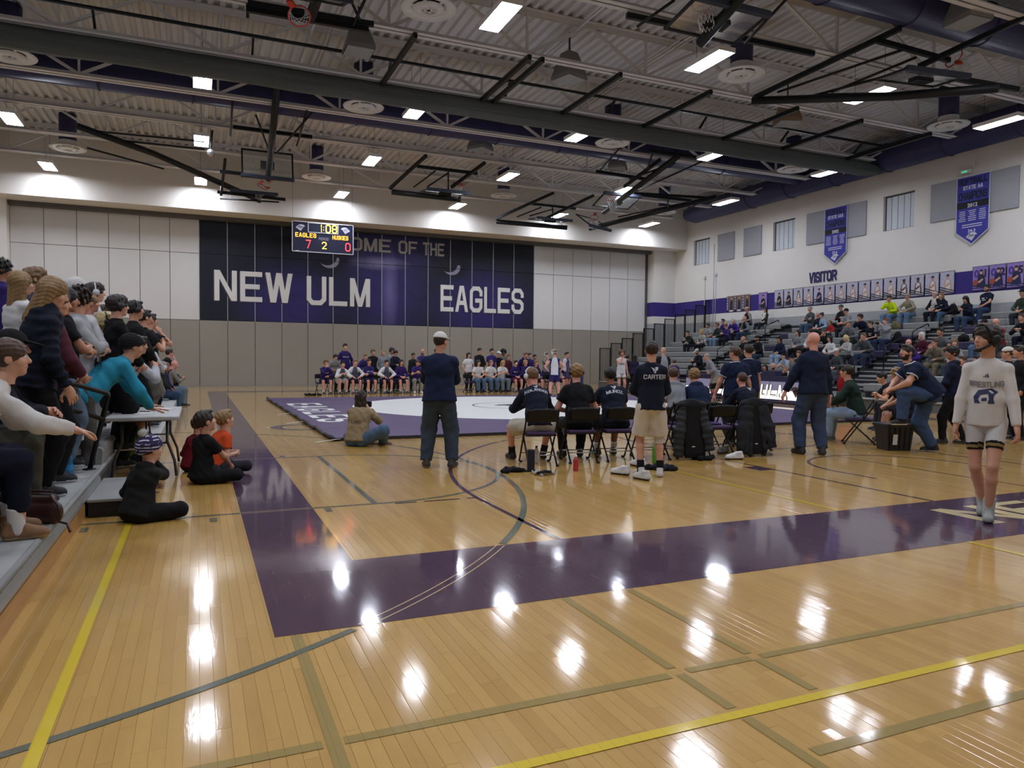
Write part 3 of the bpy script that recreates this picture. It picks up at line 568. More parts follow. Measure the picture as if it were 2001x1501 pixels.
sb('clock_digit', '1', Y_, .46, .475, .70, .96); sb('clock_digit', ':', W_, .50, .515, .70, .94); sb('clock_digit', '0', Y_, .54, .625, .68, .96); sb('clock_digit', '8', Y_, .645, .73, .68, .96)
sb('team_name', 'EAGLES', emit('led_orange', 'ff9a30', 3.0), .05, .385, .485, .625); sb('team_name', 'HUSKIES', emit('led_orange', 'ff9a30', 3.0), .655, .915, .475, .615); sb('period_caption', 'PERIOD', W_, .43, .59, .42, .51, .3)
sb('score_digit', '7', R_, .22, .30, .12, .40, .35); sb('period_digit', '2', Y_, .48, .555, .13, .365, .35); sb('score_digit', '0', R_, .87, .955, .10, .385, .35)
MB().b2((.05 * W, -.12, .01), (.11 * W, -.1, .04)).obj('maker_plate', M_SBF, t)
def bird_emblem(mb, o, ex, ey, s, flip=1, mi=0):
    """swept feather head emblem: a beak tip and five swept feather strokes"""
    o, ex, ey = Vector(o), Vector(ex) * flip * s, Vector(ey) * s; nz = ex.cross(ey).normalized() * flip * .004
    mb.prism([(.5, .12), (.35, .3), (.05, .36), (-.2, .3), (-.05, .2), (.2, .18), (.3, .1)], o, ex, ey, nz, mi)
    for k in range(5):
        a = k * .1; mb.prism([(-.2 + a, .28 - a * .2), (-.5 + a * 1.1, .02 - a * .9), (-.42 + a * 1.15, -.12 - a * .6), (-.08 + a, .16 - a * .3)], o, ex, ey, nz, mi)
    return mb
bird_emblem(MB(), (.13 * W, -.104, .80 * H), (1, 0, 0), (0, 0, 1), .42, 1).obj('bird_emblem', W_, t); bird_emblem(MB(), (.87 * W, -.104, .80 * H), (1, 0, 0), (0, 0, 1), .42, -1).obj('bird_emblem', W_, t)
# ================================================================ BLEACHERS
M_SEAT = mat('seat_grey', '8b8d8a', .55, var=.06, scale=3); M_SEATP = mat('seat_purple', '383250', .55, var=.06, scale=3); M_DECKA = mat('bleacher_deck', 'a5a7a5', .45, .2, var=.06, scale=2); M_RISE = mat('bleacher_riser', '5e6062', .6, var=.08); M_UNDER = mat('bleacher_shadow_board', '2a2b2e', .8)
NR = 10
def RX_(j): return 19.6 + .68 * j            # right side: seat front
def RZ_(j): return .745 + .275 * j
def LX_(j): return -1.32 - .68 * j           # left side: seat front
SEATP = [(0, 0), (-.015, -.03), (0, -.2), (.03, -.24), (.06, -.22), (.05, -.06), (.26, -.06), (.30, -.03), (.30, .012), (.26, .004), (.12, -.01), (.03, .008)]
def seat_mesh(L, name='seat'):
    mb = MB(); n = len(SEATP)
    mb.add([(a, 0, b) for a, b in SEATP] + [(a, L, b) for a, b in SEATP], [tuple(range(n)), tuple(reversed(range(n, 2 * n)))] + [(i, n + i, n + (i + 1) % n, (i + 1) % n) for i in range(n)]); return mb.mesh(name)
def bleacher(name, label, y0, y1, sections, side, rows):
    root = thing(name, label, 'bleachers', (0, 0, 0)); sx = 1 if side == 'R' else -1
    fx = (lambda j: RX_(j)) if side == 'R' else (lambda j: LX_(j))
    for j in range(rows):
        x0 = fx(j) - .40 * sx; x1 = fx(j) + .30 * sx; zd = RZ_(j) - .445
        MB().b2((x0, y0, zd - .04), (x1, y1, zd)).obj('deck', M_DECKA, root)
        MB().b2((x0 + .03 * sx, y0, zd - .275 if j else .0), (x0 + .05 * sx, y1, zd - .04)).obj('riser', M_RISE, root)
        mb = MB().tube([(x0, y0, zd - .02), (x0, y1, zd - .02)], .024, 8); mb.obj('nosing', M_SEAT, root)
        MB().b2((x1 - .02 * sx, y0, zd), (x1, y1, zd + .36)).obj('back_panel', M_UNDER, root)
    return root, fx, sx
rb, fx, sx = bleacher('bleachers', 'grey stepped bleachers with purple blocks along the right wall', 6.0, 33.0, None, 'R', NR)
SECT = [(6.0, 16.85), (18.35, 25.5), (26.95, 33.0)]
me_s = {}; 
def seat_of(L, m):
    k = (round(L, 3), m.name)
    if k not in me_s: me_s[k] = seat_mesh(L); me_s[k].materials.append(m)
    return me_s[k]
PURP = {(3, 0), (3, 1), (3, 8), (4, 9), (6, 3), (6, 11), (7, 10), (7, 4), (8, 3), (5, 12), (5, 13), (4, 0), (4, 1), (2, 2), (2, 3), (6, 0), (5, 0), (8, 13), (7, 14)}
for j in range(NR):
    for s, (a, b) in enumerate(SECT):
        if s == 2 or j == 0 and s == 1:
            n = 2 if s == 2 else 3; L = (b - a) / n
            for i in range(n): mkobj('bench', seat_of(L - .02, M_SEAT), None, rb, (RX_(j), a + L * i, RZ_(j)))
            continue
        n = int((b - a) / .462); L = (b - a) / n
        for i in range(n):
            y = a + L * i
            if y < 11.2 + .62 * j * .0: continue
            pur = (j, i if s == 1 else i - 10) in PURP if s == 1 else (i + 3 * j) % 7 in (0, 1) and j in (3, 5, 7)
            mkobj('seat', seat_of(L - .008, M_SEATP if pur else M_SEAT), None, rb, (RX_(j), y, RZ_(j)))
# aisle steps
for y0, y1 in ((17.0, 18.2), (25.65, 26.8)):
    for j in range(NR - 1):
        x0 = RX_(j) - .02; zd = RZ_(j) - .445
        MB().b2((x0, y0, zd), (x0 + .30, y1, zd + .137)).obj('aisle_step', M_DECKA, rb)
M_RAIL = mat('rail_black', '16181a', .4, .3)
for ai, yc in enumerate((17.6, 26.2)):
    for n_, j in enumerate((1, 3, 5, 7)):
        zd = RZ_(j) - .445; x0 = RX_(j) - .25; x1 = x0 + .75
        t = thing('aisle_handrail', 'black looped handrail in the %s bleacher aisle, %s from the floor' % ('nearer' if ai == 0 else 'farther', ORD[n_]), 'handrail', (x0, yc, zd), 0, 'bleacher aisle handrails')
        MB().tube([(0, 0, 0), (0, 0, .78), (.04, 0, .84), (.10, 0, .87), (.75, 0, 1.12), (.80, 0, 1.1), (.8, 0, 1.02)], .022, 7).obj('top_rail', M_RAIL, t); MB().tube([(0, 0, .45), (.62, 0, .72), (.66, 0, .66)], .02, 7).obj('mid_rail', M_RAIL, t); MB().lathe([(0, .03), (.05, .03), (.06, 0)], 10).obj('base_plate', M_RAIL, t)
# end guard rails, one panel per row
for j in range(-1, NR):
    zt = 2.02 + .275 * (j + 1) ; xa = 20.0 + .675 * j; xb = xa + .665; zb = max(.02, RZ_(max(j, 0)) - .445 - .25)
    t = thing('guard_rail_panel', 'black barred guard rail panel at the far bleacher end, %s step up' % ORD[j + 1], 'guard rail', (xa, 33.06, 0), 0, 'stepped guard rails')
    mb = MB().bar((0, 0, zt), (.665, 0, zt), .04).bar((0, 0, zb + .05), (.665, 0, zb + .05), .03).bar((.02, 0, zb), (.02, 0, zt), .045).bar((.645, 0, zb), (.645, 0, zt), .045); mb.obj('rail_frame', M_RAIL, t)
    for i in range(6): MB().bar((.1 + i * .093, 0, zb), (.1 + i * .093, 0, zt), .02).obj('baluster', M_RAIL, t)
# ---- left bleachers
lb, fx, sx = bleacher('bleachers', 'grey bleachers with rounded front edge along the left side, filled with students', 2.6, 22.0, None, 'L', 8)
M_NOSE = mat('front_nosing', '8f918f', .45, var=.06, scale=3); M_SKIRT = Mat('skirt_wood', 'b98c50', .5); M_SKIRT.pos(); M_SKIRT.base(M_SKIRT.mix(M_SKIRT.noise(3, 3, M_SKIRT.vec, (6, .6, 6)), 'a97a42', 'c89c60'))
mb = MB(); prof = [(.02, .0), (.0, .0)] ; pr = [(-1.20, .292), (-1.0, .29), (-.955, .278), (-.925, .25), (-.905, .2), (-.905, .165), (-.925, .15), (-1.2, .15)]
mb.add([(a, 2.6, b) for a, b in pr] + [(a, 8.35, b) for a, b in pr], [(i, 8 + i, 9 + i, i + 1) for i in range(7)] + [tuple(range(8)), tuple(reversed(range(8, 16)))]); mb.obj('front_edge', M_NOSE, lb)
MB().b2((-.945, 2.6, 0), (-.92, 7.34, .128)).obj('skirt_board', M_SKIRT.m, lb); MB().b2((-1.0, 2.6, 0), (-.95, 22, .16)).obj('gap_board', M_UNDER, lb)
for i in range(24):
    y = 2.7 + i * .237
    MB().lathe([(0, 0), (.007, .0), (.007, .003), (0, .004)], 8, (-.922, y, .24), rotm(0, PI / 2, 0)).obj('screw_cap', M_RISE, lb)
for j in range(8):
    for a, b in ((2.6, 7.2), (8.6, 15.0), (15.3, 22.0)):
        n = max(1, int((b - a) / .92)) if j < 3 and b < 16 else 2; L = (b - a) / n
        for i in range(n):
            me = seat_of(L - .01, M_SEAT); o = mkobj('seat', me, None, lb, (LX_(j), a + L * i + L, RZ_(j)), PI)
for i in range(13): o = mkobj('seat', seat_of(.452, M_SEAT), None, lb, (-.93, 8.62 + .46 * (i + 1), .47), PI)
M_PUR = mat('purple_print', '3a2c58', .6); M_PRW = mat('print_white', 'd8d8d8', .6); M_PRK = mat('print_black', '18181c', .6)
for k, (yc) in enumerate((4.55, 6.35)):
    mb = MB().add([(-1.26, yc - .42, .294), (-1.04, yc - .42, .294), (-1.04, yc + .42, .294), (-1.26, yc + .42, .294)], [(0, 1, 2, 3)]); mb.obj('logo_mat', M_PUR, lb)
    bird_emblem(MB(), (-1.14, yc + .1, .2955), (0, 1, 0), (-1, 0, 0), .5, 1).obj('logo_mat_print', M_PRW, lb)
# front step box
t = thing('step_box', 'low black step box with grey top beside the left bleachers', 'step', (-.9, 7.36, 0)); MB().b2((0, 0, 0), (.42, 1.25, .135)).obj('step_body', mat('step_black', '1e1e20', .6), t); MB().bbox((.21, .625, .148), (.44, 1.27, .026), .006).obj('step_top', M_DECKA, t); MB().b2((.13, -.004, .06), (.26, .002, .08)).obj('hand_slot', M_UNDER, t)
# leaning aisle rail by the front
p0 = Vector((-1.0, 8.3, .29)); p1 = at(211, 775, y=8.35); p2 = at(207, 768, y=8.3); p3 = at(150, 752, y=8.0); p4 = at(105, 744, y=7.75); p5 = at(90, 760, y=7.7); p6 = at(92, 775, y=7.7)
t = thing('aisle_handrail', 'black tubular handrail leaning over the front of the left bleachers', 'handrail', p0); R_ = lambda p: p - p0
MB().tube([Vector((0, 0, 0)), R_(p1), R_(p2), R_(p3), R_(p4), R_(p5), R_(p6)], .024, 8).obj('top_rail', M_RAIL, t)
q = [at(203, 820, y=8.33), at(150, 803, y=8.0), at(132, 797, y=7.9), at(120, 805, y=7.85), at(117, 820, y=7.85), at(118, 832, y=7.85)]; MB().tube([R_(v) for v in q], .022, 8).obj('mid_rail', M_RAIL, t); MB().lathe([(0, .02), (.06, .02), (.06, 0)], 10).obj('base_plate', M_RAIL, t)
# ================================================================ PEOPLE: volumetric figure builder
class Vox:
    def __init__(s, lo, hi, h):
        s.h = h; s.lo = np.array(lo, np.float32); s.n = np.ceil((np.array(hi) - s.lo) / h).astype(int) + 2
        s.F = np.full(s.n, .5, np.float32); s.ax = [s.lo[i] + h * np.arange(s.n[i], dtype=np.float32) for i in range(3)]
    def blk(s, lo, hi, pad):
        a = np.clip(np.floor((np.array(lo) - pad - s.lo) / s.h).astype(int), 0, s.n); b = np.clip(np.ceil((np.array(hi) + pad - s.lo) / s.h).astype(int) + 1, 0, s.n)
        sl = tuple(slice(a[i], b[i]) for i in range(3))
        return sl, s.ax[0][sl[0]][:, None, None], s.ax[1][sl[1]][None, :, None], s.ax[2][sl[2]][None, None, :]
    def put(s, sl, d, k, sub=False):
        f = s.F[sl]
        if f.size == 0: return
        if sub: a, b = f, -d; hh = np.clip(.5 - .5 * (b - a) / k, 0, 1) if k else None; s.F[sl] = (b * (1 - hh) + a * hh + k * hh * (1 - hh)) if k else np.maximum(a, b); return
        if k: hh = np.clip(.5 + .5 * (d - f) / k, 0, 1); s.F[sl] = d * (1 - hh) + f * hh - k * hh * (1 - hh)
        else: s.F[sl] = np.minimum(f, d)
    def cone(s, a, b, ra, rb, k=.02, sq=None, cut=False, cuta=False, rip=None):
        a, b = np.array(a, np.float32), np.array(b, np.float32); r = max(ra, rb); sl, x, y, z = s.blk(np.minimum(a, b) - r, np.maximum(a, b) + r, k + 2 * s.h)
        ab = b - a; L2 = float(ab @ ab) + 1e-9; px, py, pz = x - a[0], y - a[1], z - a[2]
        tt = (px * ab[0] + py * ab[1] + pz * ab[2]) / L2; t = np.clip(tt, 0, 1); wx, wy, wz = px - t * ab[0], py - t * ab[1], pz - t * ab[2]
        if sq is not None:
            e, f = np.array(sq[0], np.float32), sq[1]; q = (wx * e[0] + wy * e[1] + wz * e[2]) * (f - 1); wx, wy, wz = wx + e[0] * q, wy + e[1] * q, wz + e[2] * q
        d = np.sqrt(wx * wx + wy * wy + wz * wz) - (ra + (rb - ra) * t); L = L2 ** .5
        if rip: d = d + rip[0] * np.abs(np.sin(tt * L * PI / rip[1]))
        if cut: d = np.maximum(d, (tt - 1) * L)
        if cuta: d = np.maximum(d, -tt * L)
        s.put(sl, d, k)
    def ell(s, c, rad, R=None, k=.02, sub=False, cutz=None):
        c = np.array(c, np.float32); rm = max(rad); sl, x, y, z = s.blk(c - rm, c + rm, k + 2 * s.h); px, py, pz = x - c[0], y - c[1], z - c[2]
        if R is None: q = (px / rad[0], py / rad[1], pz / rad[2])
        else: q = [(px * R[i][0] + py * R[i][1] + pz * R[i][2]) / rad[i] for i in range(3)]
        k0 = np.sqrt(q[0] ** 2 + q[1] ** 2 + q[2] ** 2) + 1e-6; k1 = np.sqrt((q[0] / rad[0]) ** 2 + (q[1] / rad[1]) ** 2 + (q[2] / rad[2]) ** 2) + 1e-6; d = k0 * (k0 - 1) / k1
        if cutz is not None: d = np.maximum(d, (cutz - z) if cutz > -9 else d)
        s.put(sl, d, k, sub)
    def plane(s, p, n):   # remove everything on the side n points to
        p, n = np.array(p, np.float32), np.array(n, np.float32); d = (s.ax[0][:, None, None] - p[0]) * n[0] + (s.ax[1][None, :, None] - p[1]) * n[1] + (s.ax[2][None, None, :] - p[2]) * n[2]; s.F = np.maximum(s.F, d)
    def wrinkle(s, amp, wl, seed=0):
        r = np.random.default_rng(seed); x, y, z = s.ax[0][:, None, None], s.ax[1][None, :, None], s.ax[2][None, None, :]
        for i in range(4):
            d = r.normal(size=3); d /= np.linalg.norm(d); f = 2 * PI / (wl * r.uniform(.7, 1.5)); e = r.normal(size=3) * 9
            s.F = s.F + (amp * .5) * np.sin(f * (x * d[0] + y * d[1] + z * d[2]) + 1.3 * np.sin(x * e[0] + z * e[2]) + r.uniform(0, 6)).astype(np.float32)
    def mesh(s):
        F = s.F; ins = F < 0; nx, ny, nz = F.shape; c = np.zeros((nx - 1, ny - 1, nz - 1), np.uint8)
        for i in (0, 1):
            for j in (0, 1):
                for k in (0, 1): c += ins[i:nx - 1 + i, j:ny - 1 + j, k:nz - 1 + k]
        m = (c > 0) & (c < 8); idx = np.argwhere(m); vid = np.full(m.shape, -1, np.int32); vid[m] = np.arange(len(idx))
        cor = np.array([(i, j, k) for i in (0, 1) for j in (0, 1) for k in (0, 1)]); V = np.stack([F[idx[:, 0] + o[0], idx[:, 1] + o[1], idx[:, 2] + o[2]] for o in cor], 1)
        acc = np.zeros((len(idx), 3), np.float32); cnt = np.zeros(len(idx), np.float32)
        for a in range(8):
            for b in range(a + 1, 8):
                if np.abs(cor[a] - cor[b]).sum() != 1: continue
                cr = (V[:, a] < 0) != (V[:, b] < 0); t = np.where(cr, V[:, a] / np.where(cr, V[:, a] - V[:, b], 1), 0); p = cor[a] + t[:, None] * (cor[b] - cor[a]); acc += np.where(cr[:, None], p, 0); cnt += cr
        P = s.lo + s.h * (idx + acc / np.maximum(cnt, 1)[:, None]); Q = []
        for ax in range(3):
            u, v = (ax + 1) % 3, (ax + 2) % 3; A = [slice(None)] * 3; B = [slice(None)] * 3
            A[ax] = slice(0, -1); B[ax] = slice(1, None)
            a, b = ins[tuple(A)], ins[tuple(B)]; e = np.argwhere(a != b); e = e[(e[:, u] > 0) & (e[:, v] > 0) & (e[:, u] < F.shape[u] - 1) & (e[:, v] < F.shape[v] - 1)]
            if len(e) == 0: continue
            def g(du, dv): q = e.copy(); q[:, u] -= du; q[:, v] -= dv; return vid[q[:, 0], q[:, 1], q[:, 2]]
            q = np.stack([g(1, 1), g(0, 1), g(0, 0), g(1, 0)], 1); fl = ~a[e[:, 0], e[:, 1], e[:, 2]]; q[fl] = q[fl][:, ::-1]; Q.append(q)
        return P.astype(np.float32), np.concatenate(Q) if Q else np.zeros((0, 4), int)
def to_mesh(name, P, Q, mi=None):
    me = bpy.data.meshes.new(name); n, f = len(P), len(Q); me.vertices.add(n); me.vertices.foreach_set('co', np.asarray(P, np.float32).ravel()); me.loops.add(4 * f); me.loops.foreach_set('vertex_index', np.asarray(Q, np.int32).ravel())
    me.polygons.add(f); me.polygons.foreach_set('loop_start', np.arange(0, 4 * f, 4, dtype=np.int32)); me.polygons.foreach_set('use_smooth', np.ones(f, bool))
    if mi is not None: me.polygons.foreach_set('material_index', np.asarray(mi, np.int32))
    me.update(calc_edges=True); return me
# ---- canonical heads (face +y, origin between the ears)
def sphere_q(c, r, n=8, m=6):
    P = [(c[0] + r * math.sin(PI * j / m) * math.cos(2 * PI * i / n), c[1] + r * math.cos(PI * j / m), c[2] + r * math.sin(PI * j / m) * math.sin(2 * PI * i / n)) for j in range(m + 1) for i in range(n)]
    return np.array(P, np.float32), np.array([(j * n + i, j * n + (i + 1) % n, (j + 1) * n + (i + 1) % n, (j + 1) * n + i) for j in range(m) for i in range(n)])[:, ::-1]
def head_geo(h, fem=False, child=False, beard=False):
    v = Vox((-.1, -.13, -.17), (.1, .135, .13), h); jw = .9 if fem else 1.0
    v.ell((0, -.014, .026), (.077, .098, .091), k=0); v.ell((0, .026, -.036), (.061 * jw, .066, .074), k=.03); v.ell((0, .064, -.090), (.026 * jw, .022, .02), k=.03)
    for s in (-1, 1):
        v.ell((s * .04, .055, -.022), (.024, .024, .026), k=.02); v.ell((s * .078, -.006, -.004), (.010, .026, .034), k=.006); v.ell((s * .031, .099, .008), (.017, .015, .012), k=.012, sub=True)
    v.cone((-.036, .076, .030), (.036, .076, .030), .012, .012, .015); v.cone((0, .086, .016), (0, .106, -.020), .009, .0135, .012); v.ell((0, .094, -.024), (.017, .012, .009), k=.008)
    v.ell((0, .084, -.055), (.025, .014, .0125), k=.008); v.cone((0, -.012, -.06), (0, -.03, -.2), .055 * jw, .055 * jw, .03)
    P, Q = v.mesh(); C = P[Q].mean(1); mi = np.zeros(len(Q), int)
    ax = np.abs(C[:, 0]); mi[(ax < .024) & (C[:, 2] < -.045) & (C[:, 2] > -.066) & (C[:, 1] > .082)] = 1; mi[(ax > .012) & (ax < .05) & (C[:, 2] > .026) & (C[:, 2] < .038) & (C[:, 1] > .06)] = 4
    if beard: mi[(C[:, 2] > -.125) & (mi == 0) & (((C[:, 2] < -.068) & (C[:, 1] > .0)) | ((ax > .036) & (C[:, 2] < -.03) & (C[:, 1] > -.0) & (C[:, 1] < .066)) | ((ax < .03) & (C[:, 2] < -.037) & (C[:, 2] > -.045) & (C[:, 1] > .08)))] = 4
    geo = [(P, Q, mi)]; 
    for s in (-1, 1):
        p, q = sphere_q((s * .031, .0745, .008), .0132, 10, 6); geo.append((p, q, np.full(len(q), 2))); p, q = sphere_q((s * .031, .0800, .008), .0084, 8, 4); geo.append((p, q, np.full(len(q), 3)))
    return cat_geo(geo)
def cat_geo(gs):
    P, Q, M, b = [], [], [], 0
    for p, q, m in gs: P.append(p); Q.append(q + b); M.append(m); b += len(p)
    return np.concatenate(P), np.concatenate(Q), np.concatenate(M)
HG = {}
def head_of(kind, res):
    k = (kind, res)
    if k not in HG: HG[k] = head_geo(.0074 if res < .015 else .0115, 'f' in kind, 'c' in kind, 'b' in kind)
    return HG[k]
# ---- canonical right hand: origin wrist, fingers +y, thumb +x... palm faces -z
def hand_geo(curl, h):
    v = Vox((-.07, -.05, -.11), (.09, .2, .06), h); v.ell((0, .05, 0), (.042, .055, .0165), k=0); v.cone((0, -.03, 0), (0, .02, 0), .025, .028, .02, sq=((0, 0, 1), 1.25))
    for x, L in ((.031, .070), (.0105, .080), (-.0105, .074), (-.031, .058)):
        p = np.array([x, .092, 0.]); a = curl * .7
        for i, f in enumerate((.45, .32, .25)):
            d = np.array([x * .6, math.cos(a), -math.sin(a)]); d /= np.linalg.norm(d); q = p + d * L * f; v.cone(p, q, .0093 - i * .0009, .0086 - i * .0009, .003); p = q; a += curl * .75
    p = np.array([.036, .03, -.004]); 
    for d, L in (((.75, .62, -.25 - .3 * curl), .036), ((.35 - .25 * curl, .85, -.35 - .3 * curl), .032), ((.1 - .3 * curl, .9, -.3), .024)):
        d = np.array(d); d /= np.linalg.norm(d); q = p + d * L; v.cone(p, q, .0115, .0095, .006); p = q
    P, Q = v.mesh(); return P, Q
HD = {}
def hand_of(curl, res):
    k = (curl, res)
    if k not in HD: HD[k] = hand_geo(curl, .0062 if res < .015 else .0095)
    return HD[k]
# ---- skeleton
def nrm(v): v = np.array(v, float); return v / (np.linalg.norm(v) + 1e-9)
def ik(a, t, l1, l2, hint):
    a, t = np.array(a, float), np.array(t, float); d = t - a; D = np.linalg.norm(d)
    if D > (l1 + l2) * .999: t = a + d / D * (l1 + l2) * .999; d = t - a; D = np.linalg.norm(d)
    if D < abs(l1 - l2) + .02: D = abs(l1 - l2) + .02; t = a + nrm(d) * D; d = t - a
    n = d / D; x = (l1 * l1 - l2 * l2 + D * D) / (2 * D); hgt = math.sqrt(max(0, l1 * l1 - x * x)); p = np.array(hint, float); p = nrm(p - n * (p @ n)); return a + n * x + p * hgt, t
def rot3(yaw=0, pitch=0, roll=0):
    """columns: right, forward, up; yaw>0 turns left, pitch>0 looks up"""
    return np.array((Matrix.Rotation(math.radians(yaw), 3, 'Z') @ Matrix.Rotation(math.radians(pitch), 3, 'X') @ Matrix.Rotation(math.radians(roll), 3, 'Y')))
def skel(ps):
    g = dict(ph=.93, lean=3, lean2=None, side=0, twist=0, hy=0, hp=0, hr=0, rh=(.215, .05, .84), lh=(-.215, .05, .84), re=(.6, -1, -.2), le=(-.6, -1, -.2), rf=(.1, .02, 0), lf=(-.1, .02, 0), rk=(.15, 1, .1), lk=(-.15, 1, .1), rt=-8, lt=8, px=0, py=0, rc=.45, lc=.45, rp=None, lp=None, rfp=0, lfp=0, hipyaw=0, girth=1.0, belly=1.0, sw=1.0, hs=1.0, crop=.02)
    g.update(ps); k = g; J = {'g': g}; P = np.array([k['px'], k['py'], k['ph']]); l1 = math.radians(k['lean']); l2 = math.radians(k['lean2'] if k['lean2'] is not None else k['lean']); sd = math.radians(k['side'])
    u1 = nrm((math.sin(sd), math.sin(l1), math.cos(l1))); u2 = nrm((math.sin(sd), math.sin(l2), math.cos(l2))); mid = P + u1 * .24; N = mid + u2 * .29
    tw = math.radians(k['twist']); r = nrm((math.cos(tw), math.sin(tw), 0)); r = nrm(r - u2 * (r @ u2)); f = np.cross(u2, r); hyw = math.radians(k['hipyaw']); r0 = nrm((math.cos(hyw), math.sin(hyw), 0)); f0 = np.cross(u1, r0)
    J.update(P=P, mid=mid, N=N, u1=u1, u2=u2, r=r, f=f, r0=r0, f0=f0); sw = .150 * k['sw']
    for s, n in ((1, 'r'), (-1, 'l')):
        sh = N - u2 * .072 + r * s * sw; el, wr = ik(sh, k[n + 'h'], .29, .255, k[n + 'e']); J['sh' + n] = sh; J['el' + n] = el; J['wr' + n] = wr
        hp = P - u1 * .03 + r0 * s * .088; an = np.array(k[n + 'f'], float) + np.array([0, 0, .085]); kn, an = ik(hp, an, .43, .42, k[n + 'k']); J['hp' + n] = hp; J['kn' + n] = kn; J['an' + n] = an
    H = rot3(k['hy'], k['hp'], k['hr']); nk = nrm(u2 * .75 + np.array([0, 0, .5]) + H[:, 1] * .12); J['H'] = H; hs = k['hs']; J['HC'] = N + nk * (.105 - .02 * (hs - 1)) + (H[:, 2] * .085 + H[:, 1] * .012) * hs; J['nk'] = nk; return J
def torso(v, J, inf=0.0, low=True, k=.035):
    g = J['g']['girth']; b = J['g']['belly']; R = np.stack([J['r'], J['f'], J['u2']]); R0 = np.stack([J['r0'], J['f0'], J['u1']])
    v.ell(J['N'] - J['u2'] * .17, (.158 * g + inf, .108 * g + inf, .19 + inf), R, k=0); v.ell(J['P'] + J['u1'] * (.14 if low else .17) + J['f0'] * .012 * b, (.140 * g + inf, .103 * g * b + inf, .19 + inf if low else .15), R0, k=k)
    if low: v.ell(J['P'] + J['u1'] * .0, (.160 * g + inf, .120 * g + inf, .12 + inf), R0, k=k)
    for n in 'rl': v.cone(J['N'] - J['u2'] * .015, J['sh' + n], .044 + inf, .047 * g + inf * .7, k)
    return v
def bounds(J, pad=.2):
    A = np.array([J[q] for q in J if isinstance(J[q], np.ndarray) and J[q].shape == (3,) and q not in ('u1', 'u2', 'r', 'f', 'r0', 'f0', 'nk')]); return A.min(0) - pad, A.max(0) + pad
def hand_frame(J, n):
    w, e = J['wr' + n], J['el' + n]; d = nrm(w - e); hp = J['g'][n + 'p']
    if hp is not None and len(hp) == 6: d = nrm(hp[3:]); hp = hp[:3]
    z = np.array(hp, float) if hp is not None else (J['r'] * (1 if n == 'r' else -1))
    z = nrm(z - d * (z @ d)); x = np.cross(d, z); return np.stack([x, d, z], 1)
def body_geo(J, head, res, sub=0):
    g = J['g']['girth']; lo, hi = bounds(J, .16); v = Vox(lo, hi, res * 1.5); torso(v, J, -.012)
    v.cone(J['N'] - J['u2'] * .04, J['N'] + J['nk'] * .09, .055, .052, .03)
    for n in 'rl':
        v.cone(J['sh' + n], J['el' + n], .048 * g, .040 * g, .02); v.cone(J['el' + n], J['wr' + n], .041 * g, .027, .02); v.cone(J['hp' + n], J['kn' + n], .083 * g, .055 * g, .03); m = J['kn' + n] * .7 + J['an' + n] * .3
        bk = nrm(np.cross(np.cross(J['hp' + n] - J['kn' + n], J['an' + n] - J['kn' + n]), J['an' + n] - J['kn' + n])); v.cone(J['kn' + n], m, .052 * g, .054 * g, .02); v.cone(m, J['an' + n], .054 * g, .036, .02)
    P, Q = v.mesh(); gs = [(P, Q, np.zeros(len(Q), int))]; hp, hq, hm = head; gs.append(((hp * J['g']['hs']) @ J['H'].T + J['HC'], hq, hm))
    for n in 'rl':
        p, q = hand_of(J['g'][n + 'c'], res); p = p.copy()
        if n == 'l': p[:, 0] *= -1; q = q[:, ::-1]
        gs.append((p @ hand_frame(J, n).T + J['wr' + n], q, np.zeros(len(q), int)))
    return cat_geo(gs)
